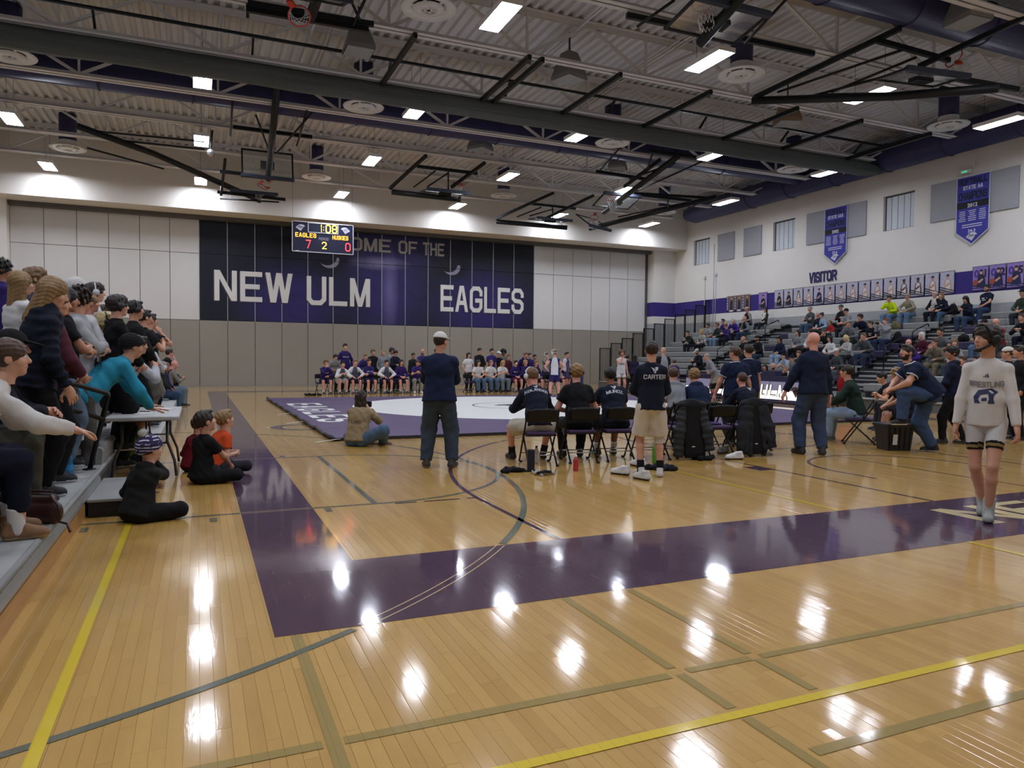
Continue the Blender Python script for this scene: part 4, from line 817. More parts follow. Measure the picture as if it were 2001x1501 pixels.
def top_geo(J, kind, res, seed=1):
    """kind letters: l long sleeves, s short, t none; h hood, c collar, p puffer, j open jacket length, f fitted"""
    res = res * .68 if 'b' in kind else res; inf = .010 if 'f' in kind else .030 if 'p' in kind else .019; lo, hi = bounds(J, .22); v = Vox(lo, hi, res * 1.3); torso(v, J, inf, False); g = J['g']['girth']; b = J['g']['belly']
    hem = J['P'] - J['u1'] * (.10 if 'j' in kind else .02 if 'w' in kind else .06); rip = (.016, .075) if 'p' in kind else None
    v.cone(J['P'] + J['u1'] * .16 + J['f0'] * .012 * b, hem, .150 * g + inf, .173 * g + inf * (1.0 if 'f' in kind else 1.3), .03, sq=(J['f0'], 1.27 / b), cut=True, rip=rip)
    if 'p' in kind: v.cone(J['N'] - J['u2'] * .06, J['mid'], .15 * g + inf, .15 * g + inf, .02, sq=(J['f'], 1.3), rip=rip); v.cone(J['N'] - J['u2'] * .02, J['N'] + J['nk'] * .05, .085, .075, .02)
    for n in 'rl':
        sh, el, wr = J['sh' + n], J['el' + n], J['wr' + n]
        if 'l' in kind: v.cone(sh, el, .047 * g + inf * .75, .046 * g + inf * .8, .03, rip=rip); e2 = wr + (el - wr) * .06; v.cone(el, e2, .047 * g + inf * .9, .032 + inf * .7, .02, cut=True, rip=rip)
        elif 's' in kind: v.cone(sh, sh + (el - sh) * .62, .056 * g + inf, .056 * g + inf, .03, cut=True)
    if 'h' in kind:
        for a in (-70, -35, 0, 35, 70):
            q = math.radians(a); c = J['N'] + J['u2'] * .012 - J['f'] * (.075 * math.cos(q)) + J['r'] * .085 * math.sin(q); v.ell(c, (.048, .048, .04), k=.03)
    if 'c' in kind: v.cone(J['N'] - J['u2'] * .02, J['N'] + J['nk'] * .045, .078, .066, .012, cut=True)
    else: v.cone(J['N'] - J['u2'] * .03, J['N'] + J['nk'] * .015, .082, .07, .015, cut=True)
    v.wrinkle(.0022 if 'f' in kind else .0045, .13 if 'f' in kind else .11, seed); P, Q = v.mesh(); C = P[Q].mean(1); mi = np.zeros(len(Q), int)
    if '2' in kind:   # contrast sleeves / shoulders
        dx = np.abs((C - J['N']) @ J['r']); dz = (C - J['N']) @ J['u2']; lim = .118 + .22 * np.clip(dz + .16, -.05, .2) * -1.0; mi[(dx > np.maximum(lim, .06))] = 1
    if 'b' in kind:   # contrast sleeve bands
        for n in 'rl': d = nrm(J['el' + n] - J['sh' + n]); t = (C - J['sh' + n]) @ d; L = np.linalg.norm(J['el' + n] - J['sh' + n]); r = np.linalg.norm(C - J['sh' + n] - t[:, None] * d, axis=1); mi[(t > L * .55) & (t < L * .61) & (r < .1)] = 1
        t = (C - J['N']) @ J['nk']; mi[(t > .022) & (t < .034) & (np.linalg.norm(C - J['N'], axis=1) < .12)] = 1
    return P, Q, mi
def bottom_geo(J, kind, res, seed=2):
    """p trousers, j loose jeans, s shorts, t tight shorts"""
    inf = .006 if kind == 't' else .016; res = res * .62 if kind == 't' else res; lo, hi = bounds(J, .2); v = Vox(lo, hi, res * 1.35); g = J['g']['girth']; R0 = np.stack([J['r0'], J['f0'], J['u1']]); v.ell(J['P'] + J['u1'] * .01, (.152 * g + inf, .112 * g + inf, .115 + inf), R0, k=0)
    for n in 'rl':
        hp, kn, an = J['hp' + n], J['kn' + n], J['an' + n]; ko = .022 if kind in 'j' else .010
        if kind in 'pj': v.cone(hp, kn, .088 * g + inf, .057 * g + inf + ko, .03); v.cone(kn, an + (kn - an) * J['g']['crop'], .056 * g + inf + ko, (.046 if kind == 'p' else .066) + inf * .8, .025, cut=True)
        elif kind == 's': v.cone(hp, hp + (kn - hp) * .86, .095 * g + inf, .105 * g + inf, .03, cut=True)
        else: v.cone(hp, hp + (kn - hp) * .62, .087 * g + inf, .07 * g + inf, .03, cut=True)
    v.wrinkle(.001 if kind == 't' else .0045, .12, seed); P, Q = v.mesh(); mi = np.zeros(len(Q), int)
    if kind == 't':
        C = P[Q].mean(1)
        for n in 'rl': d = nrm(J['kn' + n] - J['hp' + n]); t = (C - J['hp' + n]) @ d; L = np.linalg.norm(J['kn' + n] - J['hp' + n]); r = np.linalg.norm(C - J['hp' + n] - t[:, None] * d, axis=1); ok = r < .13; mi[(t > L * .47) & ok] = 2; mi[(t > L * .52) & (t < L * .58) & ok] = 1
    return P, Q, mi
# ---- shoes, hair and headwear (shared canonical meshes)
LIB = {}
def lib(name, fn):
    if name not in LIB: LIB[name] = fn()
    return LIB[name]
def shoe_mesh():
    v = Vox((-.07, -.12, -.01), (.07, .22, .16), .008); v.cone((0, -.045, .035), (0, .13, .03), .042, .040, .0, sq=((0, 0, 1), 1.1)); v.cone((0, -.05, .05), (0, -.03, .115), .042, .043, .03, cut=True); v.cone((0, .0, .085), (0, .12, .04), .034, .03, .03); v.plane((0, 0, 0), (0, 0, -1)); P, Q = v.mesh(); mi = (P[Q].mean(1)[:, 2] < .022).astype(int); return to_mesh('shoe', P, Q, mi)
def sock_mesh():
    v = Vox((-.07, -.08, -.02), (.07, .08, .22), .008); v.cone((0, -.005, .0), (0, -.02, .155), .047, .05, 0, cut=True); return to_mesh('sock', *v.mesh())
def hair_mesh(kind):
    h = .0075; v = Vox((-.18, -.26, -.55), (.16, .15, .2), h); big = {'buzz': .0025, 'short': .007, 'mop': .016, 'curly': .022, 'afro': .05}.get(kind, .010)
    v.ell((0, -.016, .030), (.080 + big, .101 + big, .094 + big), k=0)
    if kind == 'fringe': v.ell((0, .0, .115), (.074, .12, .095), k=.01, sub=True)
    up = .0 if kind in ('short', 'buzz', 'fringe') else -.012
    v.ell((0, .100, -.055 + up), (.073 if kind not in ('long', 'wavy', 'xlong') else .066, .085, .098), k=.012, sub=True); 
    if kind in ('short', 'buzz', 'fringe', 'mop', 'curly', 'afro', 'pony', 'bun'): v.plane((0, -.06, -.075), (0, .55, -.83)) if kind not in ('mop', 'curly', 'afro') else v.plane((0, -.06, -.09), (0, .5, -.85))
    if kind in ('mop', 'curly'): v.ell((0, .062, .085), (.062, .038, .030), k=.02)
    if kind == 'short': v.ell((0, .055, .100), (.058, .04, .022), k=.02)
    if kind in ('long', 'wavy', 'half', 'xlong'):
        e = {'long': -.30, 'xlong': -.42}.get(kind, -.24)
        v.cone((0, -.055, .0), (0, -.095, e), .080, .062, .03, sq=((0, 1, 0), 1.35))
        for s in (-1, 1): v.cone((s * .068, -.03, .02), (s * .078, -.035, e + .05), .040, .034, .04)
    if kind == 'bob':
        v.cone((0, -.04, .0), (0, -.05, -.11), .088, .085, .03, sq=((0, 1, 0), 1.1))
        for s in (-1, 1): v.cone((s * .07, .0, .0), (s * .08, .01, -.10), .028, .024, .02)
        v.ell((0, .11, -.05), (.058, .09, .1), k=.01, sub=True)
    if kind == 'pony': v.ell((0, -.125, .03), (.03, .028, .03), k=.02); v.cone((0, -.14, .02), (0, -.17, -.16), .034, .018, .02)
    if kind == 'bun': v.ell((0, -.09, .11), (.04, .04, .038), k=.012)
    amp, wl = {'long': (.003, .05), 'xlong': (.006, .07), 'curly': (.014, .045), 'afro': (.012, .04), 'wavy': (.008, .06), 'mop': (.006, .05), 'buzz': (.0006, .05), 'short': (.003, .05)}.get(kind, (.004, .04)); v.wrinkle(amp, wl, len(kind)); return to_mesh('hair_' + kind, *v.mesh())
def cap_mesh(back=False):
    v = Vox((-.13, -.15, -.02), (.13, .24, .18), .007); v.ell((0, -.014, .035), (.092, .114, .105), k=0); v.plane((0, 0, .045), (0, -.12, -1)); v.ell((0, .12, .046), (.075, .085, .010), rot3(0, -12).T, k=.006); P, Q = v.mesh(); mi = (P[Q].mean(1)[:, 1] > .098).astype(int); me = to_mesh('cap', P, Q, mi); return me
def beanie_mesh():
    v = Vox((-.13, -.15, -.06), (.13, .14, .22), .008); v.ell((0, -.014, .022), (.096, .118, .124), k=0); v.cone((0, -.012, .0), (0, -.016, .04), .098, .098, .01, sq=((0, 1, 0), .82)); v.plane((0, 0, .005), (0, .35, -1)); v.wrinkle(.002, .025, 3); return to_mesh('beanie', *v.mesh())
def phones_mesh():
    mb = MB(); mb.tube([(.095 * math.cos(a), -.01, .02 + .108 * math.sin(a)) for a in [PI * i / 14 for i in range(15)]], .010, 8)
    for s in (-1, 1): mb.lathe([(0, .034), (.03, .032), (.040, .018), (.040, -.004), (.028, -.012), (0, -.012)], 14, (s * .084, -.004, .0), rotm(0, s * PI / 2, 0))
    return mb.mesh('headphones')
def gear_mesh():
    mb = MB()
    for s in (-1, 1): mb.lathe([(0, .030), (.02, .032), (.046, .022), (.05, .0), (.035, -.01)], 14, (s * .082, -.008, -.004), rotm(0, s * PI / 2, 0))
    for y, z0, tilt in ((.045, .05, .02), (-.03, .04, -.02)): mb.tube([(.100 * math.cos(a), y + tilt * math.sin(a), .012 + .118 * math.sin(a)) for a in [PI * i / 12 for i in range(13)]], .010, 6)
    mb.tube([(.1 * math.cos(a), -.02 - .1 * math.sin(a), .0 + .02 * math.sin(a)) for a in [PI * i / 10 for i in range(11)]], .009, 6)
    mb.tube([(.083 * math.cos(a), .0 + .085 * math.sin(a), -.02 - .075 * math.sin(a)) for a in [PI * i / 12 for i in range(13)]], .011, 6); mb.lathe([(0, -.02), (.03, -.014), (.034, 0), (.03, .014), (0, .02)], 10, (0, .082, -.098)); return mb.mesh('headgear')
def glasses_mesh():
    mb = MB()
    for s in (-1, 1): mb.tube([(s * .032 + .022 * math.cos(a * PI / 7), .106, .008 + .017 * math.sin(a * PI / 7)) for a in range(14)], .003, 5, closed=True); mb.tube([(s * .055, .104, .012), (s * .079, .02, .012), (s * .08, -.01, .004)], .003, 4)
    mb.tube([(-.01, .108, .01), (.01, .108, .01)], .003, 4); return mb.mesh('glasses')
SKIN = {}
def skin_mat(t):
    cs = {'a': 'd2a48c', 'b': 'c4937a', 'c': 'b07e62', 'd': '8a5d44', 'e': '5e3f30', 'p': 'd49a88'}
    if t not in SKIN:
        M = Mat('skin_' + t, cs[t], .5, 0, .35); M.p.inputs['Subsurface Weight'].default_value = 0; n = M.noise(14, 3); c = lin(cs[t]); mx = M.new('ShaderNodeMix', data_type='RGBA'); M.link(n, mx.inputs[0]); mx.inputs[6].default_value = (c[0] * .9, c[1] * .82, c[2] * .78, 1); mx.inputs[7].default_value = (min(1, c[0] * 1.06), c[1] * 1.08, c[2] * 1.08, 1); M.base(mx.outputs[2]); SKIN[t] = M.m
    return SKIN[t]
def lip_mat(t): return mat('lip_' + t, {'a': 'b06a60', 'b': 'a86258', 'c': '8e5448', 'd': '6a4038', 'e': '4a2e28', 'p': 'b06a60'}[t], .45)
M_EYEW, M_IRIS = mat('eye_white', 'dcdad6', .3), mat('eye_iris', '2c2018', .25)
HAIRC = {'black': '15110f', 'dark': '2a1e17', 'brown': '4a3424', 'lbrown': '6e5236', 'blond': 'a88a58', 'dblond': '86683f', 'bleach': 'd0bc8a', 'grey': '8f8b86', 'white': 'c4c0ba', 'red': '7a4426'}
def hair_mat(c):
    nm = 'hair_' + c
    if nm in MC: return MC[nm]
    M = Mat(nm, HAIRC[c], .5, 0, .4); n = M.noise(55, 3, None, (1, 1, .18)); col = lin(HAIRC[c]); mx = M.new('ShaderNodeMix', data_type='RGBA'); M.link(n, mx.inputs[0]); mx.inputs[6].default_value = (*[v * .55 for v in col], 1); mx.inputs[7].default_value = (*[min(1, v * 1.4) for v in col], 1); M.base(mx.outputs[2]); M.bump(n, .5, .01); MC[nm] = M.m; return M.m
def cloth(name, col, rough=.85, var=.1): return mat('cloth_' + name, col, rough, 0, .2, var, 9, .15, 180)
def clot(c): return cloth(c, c) if isinstance(c, str) else c
GEO = {}
def slots(o, mats):
    while len(o.data.materials) < len(mats): o.data.materials.append(None)
    for i, m in enumerate(mats): o.material_slots[i].link = 'OBJECT'; o.material_slots[i].material = m
def person(label, pose, loc, rz, H=1.75, skin='b', hair=('short', 'brown'), top=('l', '2a2c34'), bottom=('p', '22242a'), shoes=('1c1c20', 'c8c8c8'), socks=None, extra=(), head='m', res=.013, key=None, group=None, jacket=None, eyes=True):
    """pose: dict or key; loc world point of the pose origin (floor/seat deck); rz: rotation so that local +y is forward; 1.75 m base figure scaled to H"""
    J = skel(pose); key = key or ('u', label); t = thing('person', label, 'person', loc, rz, group); t.scale = (H / 1.75,) * 3
    def get(k, fn, nm):
        kk = (key, k)
        if kk not in GEO: GEO[kk] = to_mesh(nm, *fn())
        return GEO[kk]
    sd = abs(hash(str(key))) % 97 if False else sum(map(ord, str(key))) % 97
    o = mkobj('body', get(('body', head, res), lambda: body_geo(J, head_of(head, res), res), 'body'), None, t); slots(o, [skin_mat(skin), lip_mat(skin), M_EYEW, M_IRIS, hair_mat(hair[1]) if hair[1] not in ('white', 'grey') else hair_mat('grey')]); parts = {'body': o}
    for nm, gm, spec, fn in (('shirt', 'top', top, top_geo), ('trousers', 'bottom', bottom, bottom_geo), ('jacket', 'top', jacket, top_geo)):
        if not spec: continue
        nme = nm
        if nm == 'trousers': nme = {'p': 'trousers', 'j': 'jeans', 's': 'shorts', 't': 'tight_shorts'}[spec[0]]
        if nm == 'shirt': nme = 'hoodie' if 'h' in spec[0] else 'puffer_jacket' if 'p' in spec[0] else 'jacket' if 'j' in spec[0] else 'singlet' if 't' in spec[0] else 'shirt'
        o = mkobj(nme, get((gm, spec[0], res), lambda: fn(J, spec[0], res, sd), nme), None, t); slots(o, [clot(c) for c in spec[1:]]); parts[nm] = o
    HM = Matrix([list(J['H'][0]) + [J['HC'][0]], list(J['H'][1]) + [J['HC'][1]], list(J['H'][2]) + [J['HC'][2]], [0, 0, 0, 1]]) @ Matrix.Scale(J['g']['hs'], 4)
    def on_head(nm, me, mats):
        o = mkobj(nm, me, None, t); slots(o, mats); o.matrix_local = HM; return o
    if any(e[0] in ('cap', 'beanie', 'capback') for e in extra) and hair[0] in ('short', 'mop', 'curly'): hair = ('buzz', hair[1])
    if hair[0] != 'bald': on_head('hair', lib('hair_' + hair[0], lambda: hair_mesh(hair[0])), [hair_mat(hair[1])])
    for e in extra:
        if e[0] == 'cap': parts['cap'] = on_head('cap', lib('cap', cap_mesh), [clot(e[1]), clot(e[2] if len(e) > 2 else e[1])])
        elif e[0] == 'capback': o = on_head('cap', lib('cap', cap_mesh), [clot(e[1]), clot(e[1])]); o.matrix_local = HM @ Matrix.Rotation(PI, 4, 'Z')
        elif e[0] == 'beanie': on_head('beanie', lib('beanie', beanie_mesh), [clot(e[1])])
        elif e[0] == 'phones': on_head('headphones', lib('phones', phones_mesh), [mat('plastic_' + e[1], e[1], .4)])
        elif e[0] == 'gear': on_head('headgear', lib('gear', gear_mesh), [mat('gear_' + e[1], e[1], .45)])
        elif e[0] == 'glasses': on_head('glasses', lib('glasses', glasses_mesh), [mat('glasses_black', '101012', .3)])
    if shoes:
        for n in 'rl':
            an = Vector(J['an' + n]) - Vector((0, 0, .085)); yaw = math.radians(J['g'][n + 't']); M_ = Matrix.Translation(an) @ Matrix.Rotation(yaw, 4, 'Z'); fp = J['g'][n + 'fp']
            if fp: M_ = Matrix.Translation(Vector(J['an' + n])) @ Matrix.Rotation(yaw, 4, 'Z') @ Matrix.Rotation(math.radians(fp), 4, 'X') @ Matrix.Translation(Vector((0, 0, -.085)))
            o = mkobj('shoe', lib('shoe', shoe_mesh), None, t); slots(o, [mat('shoe_' + shoes[0], shoes[0], .6), mat('sole_' + shoes[1], shoes[1], .6)]); o.matrix_local = M_
            if socks:
                o = mkobj('sock', lib('sock', sock_mesh), None, t); slots(o, [clot(socks)]); kn = Vector(J['kn' + n]) - Vector(J['an' + n]); q = Vector((0, 0, 1)).rotation_difference(kn.normalized()); o.matrix_local = Matrix.Translation(Vector(J['an' + n]) - kn.normalized() * .03) @ q.to_matrix().to_4x4()
    return t, J, parts
def wprint(t, tgt, J, quads, c, up=0, dirn='back', col='d8d8dc', name='print', w=None, arch=0, dz=.004, subdiv=2):
    """lay flat lettering (list of 2d polys, centred on 0) on a garment: c = (side, height) from the neck along r / u2"""
    me = tgt.data; n = len(me.vertices); V = np.empty(n * 3, np.float32); me.vertices.foreach_get('co', V); V = V.reshape(-1, 3); Q = np.empty(len(me.polygons) * 4, np.int32); me.loops.foreach_get('vertex_index', Q)
    bvh = BVHTree.FromPolygons([Vector(v) for v in V], Q.reshape(-1, 4).tolist()); s = -1 if dirn == 'back' else 1; fr, r, u = Vector(J['f']) * s, Vector(J['r']) * -s, Vector(J['u2']); N = Vector(J['N']); bm = bmesh.new(); zz = 0
    for q in quads:
        zz += .00012; vs = [bm.verts.new((a, b, zz)) for a, b in q]; bm.faces.new(vs)
    for _ in range(subdiv): bmesh.ops.subdivide_edges(bm, edges=[e for e in bm.edges if e.calc_length() > .02], cuts=1, use_grid_fill=True)
    bad = []
    for v in bm.verts:
        a, b = v.co.x + c[0], v.co.y + c[1] - arch * v.co.x ** 2; o = N + r * a + u * b + fr * .5; h = bvh.ray_cast(o, -fr)
        if h[0] is None: bad.append(v); continue
        v.co = h[0] + fr * (dz + v.co.z)
    bmesh.ops.delete(bm, geom=bad, context='VERTS'); m2 = bpy.data.meshes.new(name); bm.to_mesh(m2); bm.free(); return mkobj(name, m2, mat('print_' + col, col, .6), tgt)
def ctr(q, w): 
    h = max(b for p in q for a, b in p); return [[(a - w / 2, b - h / 2) for a, b in p] for p in q]
def name_quads(txt, h, w=None): q, wd = block_text(txt, h, w, t=.6); return ctr(q, wd)
def husky(s):
    """angular dog head emblem"""
    return [[(a * s, b * s) for a, b in p] for p in ([(-.5, .35), (-.1, .2), (.05, -.05), (-.15, -.1)], [(-.3, .12), (-.12, -.08), (0, -.4), (-.08, -.42)], [(.0, .3), (.25, .4), (.5, .3), (.3, .1), (.1, .12)], [(.1, .12), (.3, .1), (.42, .18), (.35, -.05), (.15, -.1)], [(.05, .1), (.15, -.1), (.12, -.35), (.0, -.48), (.0, -.1)])]
# ================================================================ FURNITURE AND FLOOR THINGS
M_CHB = mat('chair_black', '141416', .4, .3); M_CHP = mat('chair_purple_pad', '3c2a50', .6, var=.1); M_TAG = mat('tag_cream', 'c8a868', .6); M_CHR = mat('chrome', 'b0b0b4', .25, .9)
def chair_meshes():
    D = {}; mb = MB(); vs = []; n = 9
    for i in range(n):
        a = -1 + 2 * i / (n - 1); x = .215 * a; y = -.235 - .035 * (1 - a * a)
        for z, dy in ((.60, .0), (.64, -.012), (.74, -.03), (.785 - .03 * abs(a) ** 3, -.036)): vs.append((x, y + dy, z))
    m = 4; F = [(i * m + j, (i + 1) * m + j, (i + 1) * m + j + 1, i * m + j + 1) for i in range(n - 1) for j in range(m - 1)]; b = len(vs); back = [(x, y - .018, z) for x, y, z in vs]
    D['backrest'] = (MB().add(vs + back, F + [tuple(b + q for q in reversed(f)) for f in F] + [(i * m + m - 1, (i + 1) * m + m - 1, b + (i + 1) * m + m - 1, b + i * m + m - 1) for i in range(n - 1)] + [(i * m, b + i * m, b + (i + 1) * m, (i + 1) * m) for i in range(n - 1)] + [(j, j + 1, b + j + 1, b + j) for j in range(m - 1)] + [((n - 1) * m + j, b + (n - 1) * m + j, b + (n - 1) * m + j + 1, (n - 1) * m + j + 1) for j in range(m - 1)], 0, True), M_CHB)
    D['seat'] = (MB().bbox((0, .0, .435), (.40, .40, .045), .018), M_CHP); D['seat_frame'] = (MB().b2((-.205, -.2, .40), (.205, .2, .418)), M_CHB)
    for s in (-1, 1):
        D['front_leg' + str(s)] = (MB().tube([(.215 * s, -.27, .78), (.22 * s, -.20, .62), (.222 * s, .22, .015)], .0125, 7), M_CHB); D['rear_leg' + str(s)] = (MB().tube([(.19 * s, .17, .43), (.195 * s, -.27, .015)], .0125, 7), M_CHB)
        for nm, y in (('foot_cap', .222), ('foot_cap_', -.27)): D[nm + str(s)] = (MB().box((.2 * s, y, .012), (.032, .05, .024)), M_CHB)
    D['crossbar'] = (MB().tube([(-.22, .13, .14), (.22, .13, .14)], .009, 6), M_CHR); D['crossbar_'] = (MB().tube([(-.195, -.17, .14), (.195, -.17, .14)], .009, 6), M_CHR); D['name_tag'] = (MB().box((.03, -.285, .625), (.028, .003, .022)), M_TAG)
    return {k: shared(k.rstrip('_1-'), m, mt) for k, (m, mt) in D.items()}
CHM = chair_meshes()
def chair(label, loc, rz, group):
    t = thing('folding_chair', label, 'chair', loc, rz, group)
    K = {}
    for k, me in CHM.items(): K[k] = mkobj({'front_leg': 'leg', 'rear_leg': 'leg'}.get(k.rstrip('_1-'), k.rstrip('_1-')), me, None, K['backrest'] if k == 'name_tag' else K[('front_leg' if k[8] != '_' else 'rear_leg') + k.lstrip('fotcap_')] if k.startswith('foot_cap') else t)
    return t
NB = [(4.25, 8.73), (4.92, 8.80), (5.50, 8.76), (6.07, 8.72), (6.63, 8.69), (7.23, 8.69), (7.78, 8.68)]   # rear legs of the near bench chairs
NBL = ['under the seated wrestler in white headphones', 'under the blond wrestler in a black tee', 'under the seated wrestler named MUNOZ', 'just behind the standing wrestler named CARTER', 'draped with the black puffer coat', 'between the two draped coats', 'draped with the plain black coat']
CR = -.21; NC = []
for (x_, y_), l in zip(NB, NBL): c = Vector((x_ - math.sin(CR) * .27, y_ + math.cos(CR) * .27, 0)); NC.append(c); chair('black folding chair with purple pad %s' % l, c, CR, 'near bench folding chairs')
def coat(label, c, rz, m, puff, m2):
    """coat hung over a chair back: lining in the middle, a flap and sleeve at each side"""
    t = thing('coat', label, 'coat', c, rz, 'coats on chairs'); rip = (.014, .085) if puff else None; lo, hi = (-.5, -.75, -.02), (.5, .2, .95)
    v = Vox(lo, hi, .012); v.cone((-.15, -.285, .77), (.15, -.285, .77), .085, .085, 0, sq=((0, 1, 0), 1.3)); v.cone((0, -.30, .74), (.02, -.37, .10), .15, .17, .05, sq=((0, 1, 0), 2.6)); v.plane((0, 0, .03), (.1, 0, -1)); v.wrinkle(.007, .16, 5); mkobj('coat_lining', to_mesh('coat_lining', *v.mesh()), m, t)
    for s in (-1, 1):
        v = Vox(lo, hi, .012); e = .05 if s < 0 else .13
        v.cone((s * .145, -.30, .75), (s * .215, -.37, .42), .085, .09, 0, sq=((0, 1, 0), 1.5), rip=rip); v.cone((s * .215, -.37, .42), (s * .245, -.40, e), .09, .085, .04, sq=((0, 1, 0), 1.4), cut=True, rip=rip)
        if not puff:
            for i in range(3): v.cone((s * (.06 + .05 * i), -.34, .74), (s * (.12 + .07 * i), -.43 - .02 * (i % 2), e + .04 * i), .03, .04, .02)
        v.wrinkle(.006, .12, 6 + s); mkobj('coat_flap', to_mesh('coat_flap', *v.mesh()), m2, t)
    MB().box((-.03, -.445, .2), (.045, .004, .014)).obj('logo', M_PRW, t)
coat('black quilted puffer coat hung over a folding chair back', NC[4], CR, cloth('puffer_lining', '101012', .6), True, cloth('puffer_dark', '2b2d2f', .5)); coat('plain black coat hung over the last folding chair in the near row', NC[6], CR, cloth('coat_black', '141518', .7), False, cloth('coat_black2', '222428', .7))
# far bench chairs
FBX = [4.45, 5.20, 5.90, 6.70, 7.45, 8.25, 9.0, 10.6, 11.2, 11.9, 12.55, 13.1, 13.75, 14.4]
for k, x_ in enumerate(FBX): chair('black folding chair in the far bench row below the mural, %s from the left' % ORD[k], (x_, 28.9, 0), PI + .1, 'far bench folding chairs')
# side group of chairs by the bin
GC = [Vector((10.75, 9.35, 0)), Vector((11.75, 9.05, 0)), Vector((12.45, 9.6, 0))]
for c, l in zip(GC, ('under the boy in the green sweater', 'under the curly haired boy in headphones', 'behind the dark hooded person by the bin')): chair('black folding chair with purple pad %s' % l, c, .8, 'side folding chairs')
# black tote bin
t = thing('tote_bin', 'black plastic tote bin with lid and paper label on the court', 'bin', (10.55, 8.45, 0), -.35); v = Vox((-.4, -.35, -.02), (.4, .35, .55), .012)
mb = MB(); a, b = .19, .225; c_, d_ = .16, .195
mb.add([(-a, -c_, 0), (a, -c_, 0), (a, c_, 0), (-a, c_, 0), (-b, -d_, .40), (b, -d_, .40), (b, d_, .40), (-b, d_, .40)], [(3, 2, 1, 0)] + [(i, (i + 1) % 4, 4 + (i + 1) % 4, 4 + i) for i in range(4)]); M_BIN = mat('bin_black', '15171a', .45); mb.obj('bin_body', M_BIN, t); MB().bbox((0, 0, .415), (.50, .44, .05), .015).obj('lid', M_BIN, t)
for i in range(5): MB().bar((-.16 + i * .08, -.168, .03), (-.18 + i * .09, -.2, .38), .02, .012).obj('rib', M_BIN, t)
MB().add([(-.13, -.186, .1), (-.05, -.186, .1), (-.05, -.2, .27), (-.13, -.2, .27)], [(0, 1, 2, 3)]).obj('paper_label', mat('label_paper', 'c8c8c4', .7), t)
# wrestling mat
M_MATP = mat('mat_purple', '44305a', .55, var=.08, scale=.5); M_MATW = mat('mat_white', 'dcdcd8', .5, var=.03, scale=.5); M_MATK = mat('mat_edge', '26242a', .6)
MX0, MX1, MY0, MY1, MZ = 2.15, 15.75, 12.62, 25.6, .045
t = thing('wrestling_mat', 'purple wrestling mat with a large white circle on the court', 'mat', (0, 0, 0)); n = 7
for i in range(n): y0 = MY0 + (MY1 - MY0) * i / n; y1 = MY0 + (MY1 - MY0) * (i + 1) / n; MB().b2((MX0, y0, 0), (MX1, y1 - .012, MZ)).obj('mat_strip', M_MATP, t)
mb = MB().b2((MX0 - .03, MY0 - .02, 0), (MX1 + .03, MY0, MZ + .012)); mb.obj('edge_fold', M_MATK, t); pts = []
for i in range(60): pts.append((MX0 - .02, MY0 + (MY1 - MY0) * i / 59, .045 + .015 * math.sin(i * .9) + .012 * math.sin(i * 2.3)))
MB().tube(pts, .032, 7).obj('edge_fold', M_MATK, t)
def disc(cx, cy, r0, r1, z, n=72): 
    mb = MB()
    if r0 == 0: mb.add([(cx + r1 * math.cos(2 * PI * i / n), cy + r1 * math.sin(2 * PI * i / n), z) for i in range(n)], [tuple(range(n))])
    else:
        for q in arc(cx, cy, (r0 + r1) / 2, 0, 360, r1 - r0, n): mb.add([(a, b, z) for a, b in q], [(0, 1, 2, 3)])
    return mb
MCX, MCY = 8.94, 19.75
disc(MCX, MCY, 0, 5.0, MZ + .002).obj('white_circle', M_MATW, t); disc(MCX, MCY, 1.48, 1.53, MZ + .004).obj('centre_ring', mat('mat_print', '2c2440', .5), t)
bird_emblem(MB(), (MCX, MCY, MZ + .004), (1, 0, 0), (0, 1, 0), 1.7, -1).obj('bird_emblem', mat('mat_print', '2c2440', .5), t)
q, wd = block_text('EAGLES', .95, 6.6, t=.62, gap=3.2); mb = MB()
for i, p in enumerate(q): mb.add([(2.4 + b, 22.4 - a, MZ + .003 + .0001 * i) for a, b in p], [(3, 2, 1, 0)])
mb.obj('mat_lettering', M_MATW, t)
for k, (px, py) in enumerate(((570, 810), (592, 827), (655, 863))):
    p = at(px, py); mb = MB().bar(p + Vector((-.35, -.1, .01)), p + Vector((.1, .05, .04)), .04, .006); tag(mb.obj('mat_strap', mat('strap_white', 'c8c8c4', .7)), '%s white strap hanging off the left mat edge' % ORD[k], 'strap', 'mat straps')
# ---- scorer's table with lit panel
TX = 18.05; t = thing('scorers_table', 'scorers table with a lit white sign reading NEW ULM', 'table', (TX, 0, 0)); M_TBL = mat('table_navy', '2e2b48', .5)
MB().b2((.0, 17.0, .86), (.65, 24.0, .92)).obj('table_top', M_TBL, t); MB().b2((.0, 17.0, .05), (.06, 24.0, .86)).obj('front_panel', M_TBL, t); MB().b2((-.12, 17.0, .02), (.12, 24.0, .09)).obj('base', M_TBL, t)
M_LED = emit('led_panel', 'f4f0e8', .8); M_LED2 = emit('led_panel_violet', '8a86a0', .2)
for i, (a, b) in enumerate(((17.05, 19.3), (19.35, 21.6), (21.65, 23.95))): MB().b2((-.03, a, .14), (0, b, .44 if i else .44)).obj('lit_screen', M_LED, t); MB().b2((-.03, a, .44), (0, b, .74)).obj('lit_screen_upper', M_LED2, t)
M_LETO = mat('sign_letter_edge', '5a4a38', .6); 
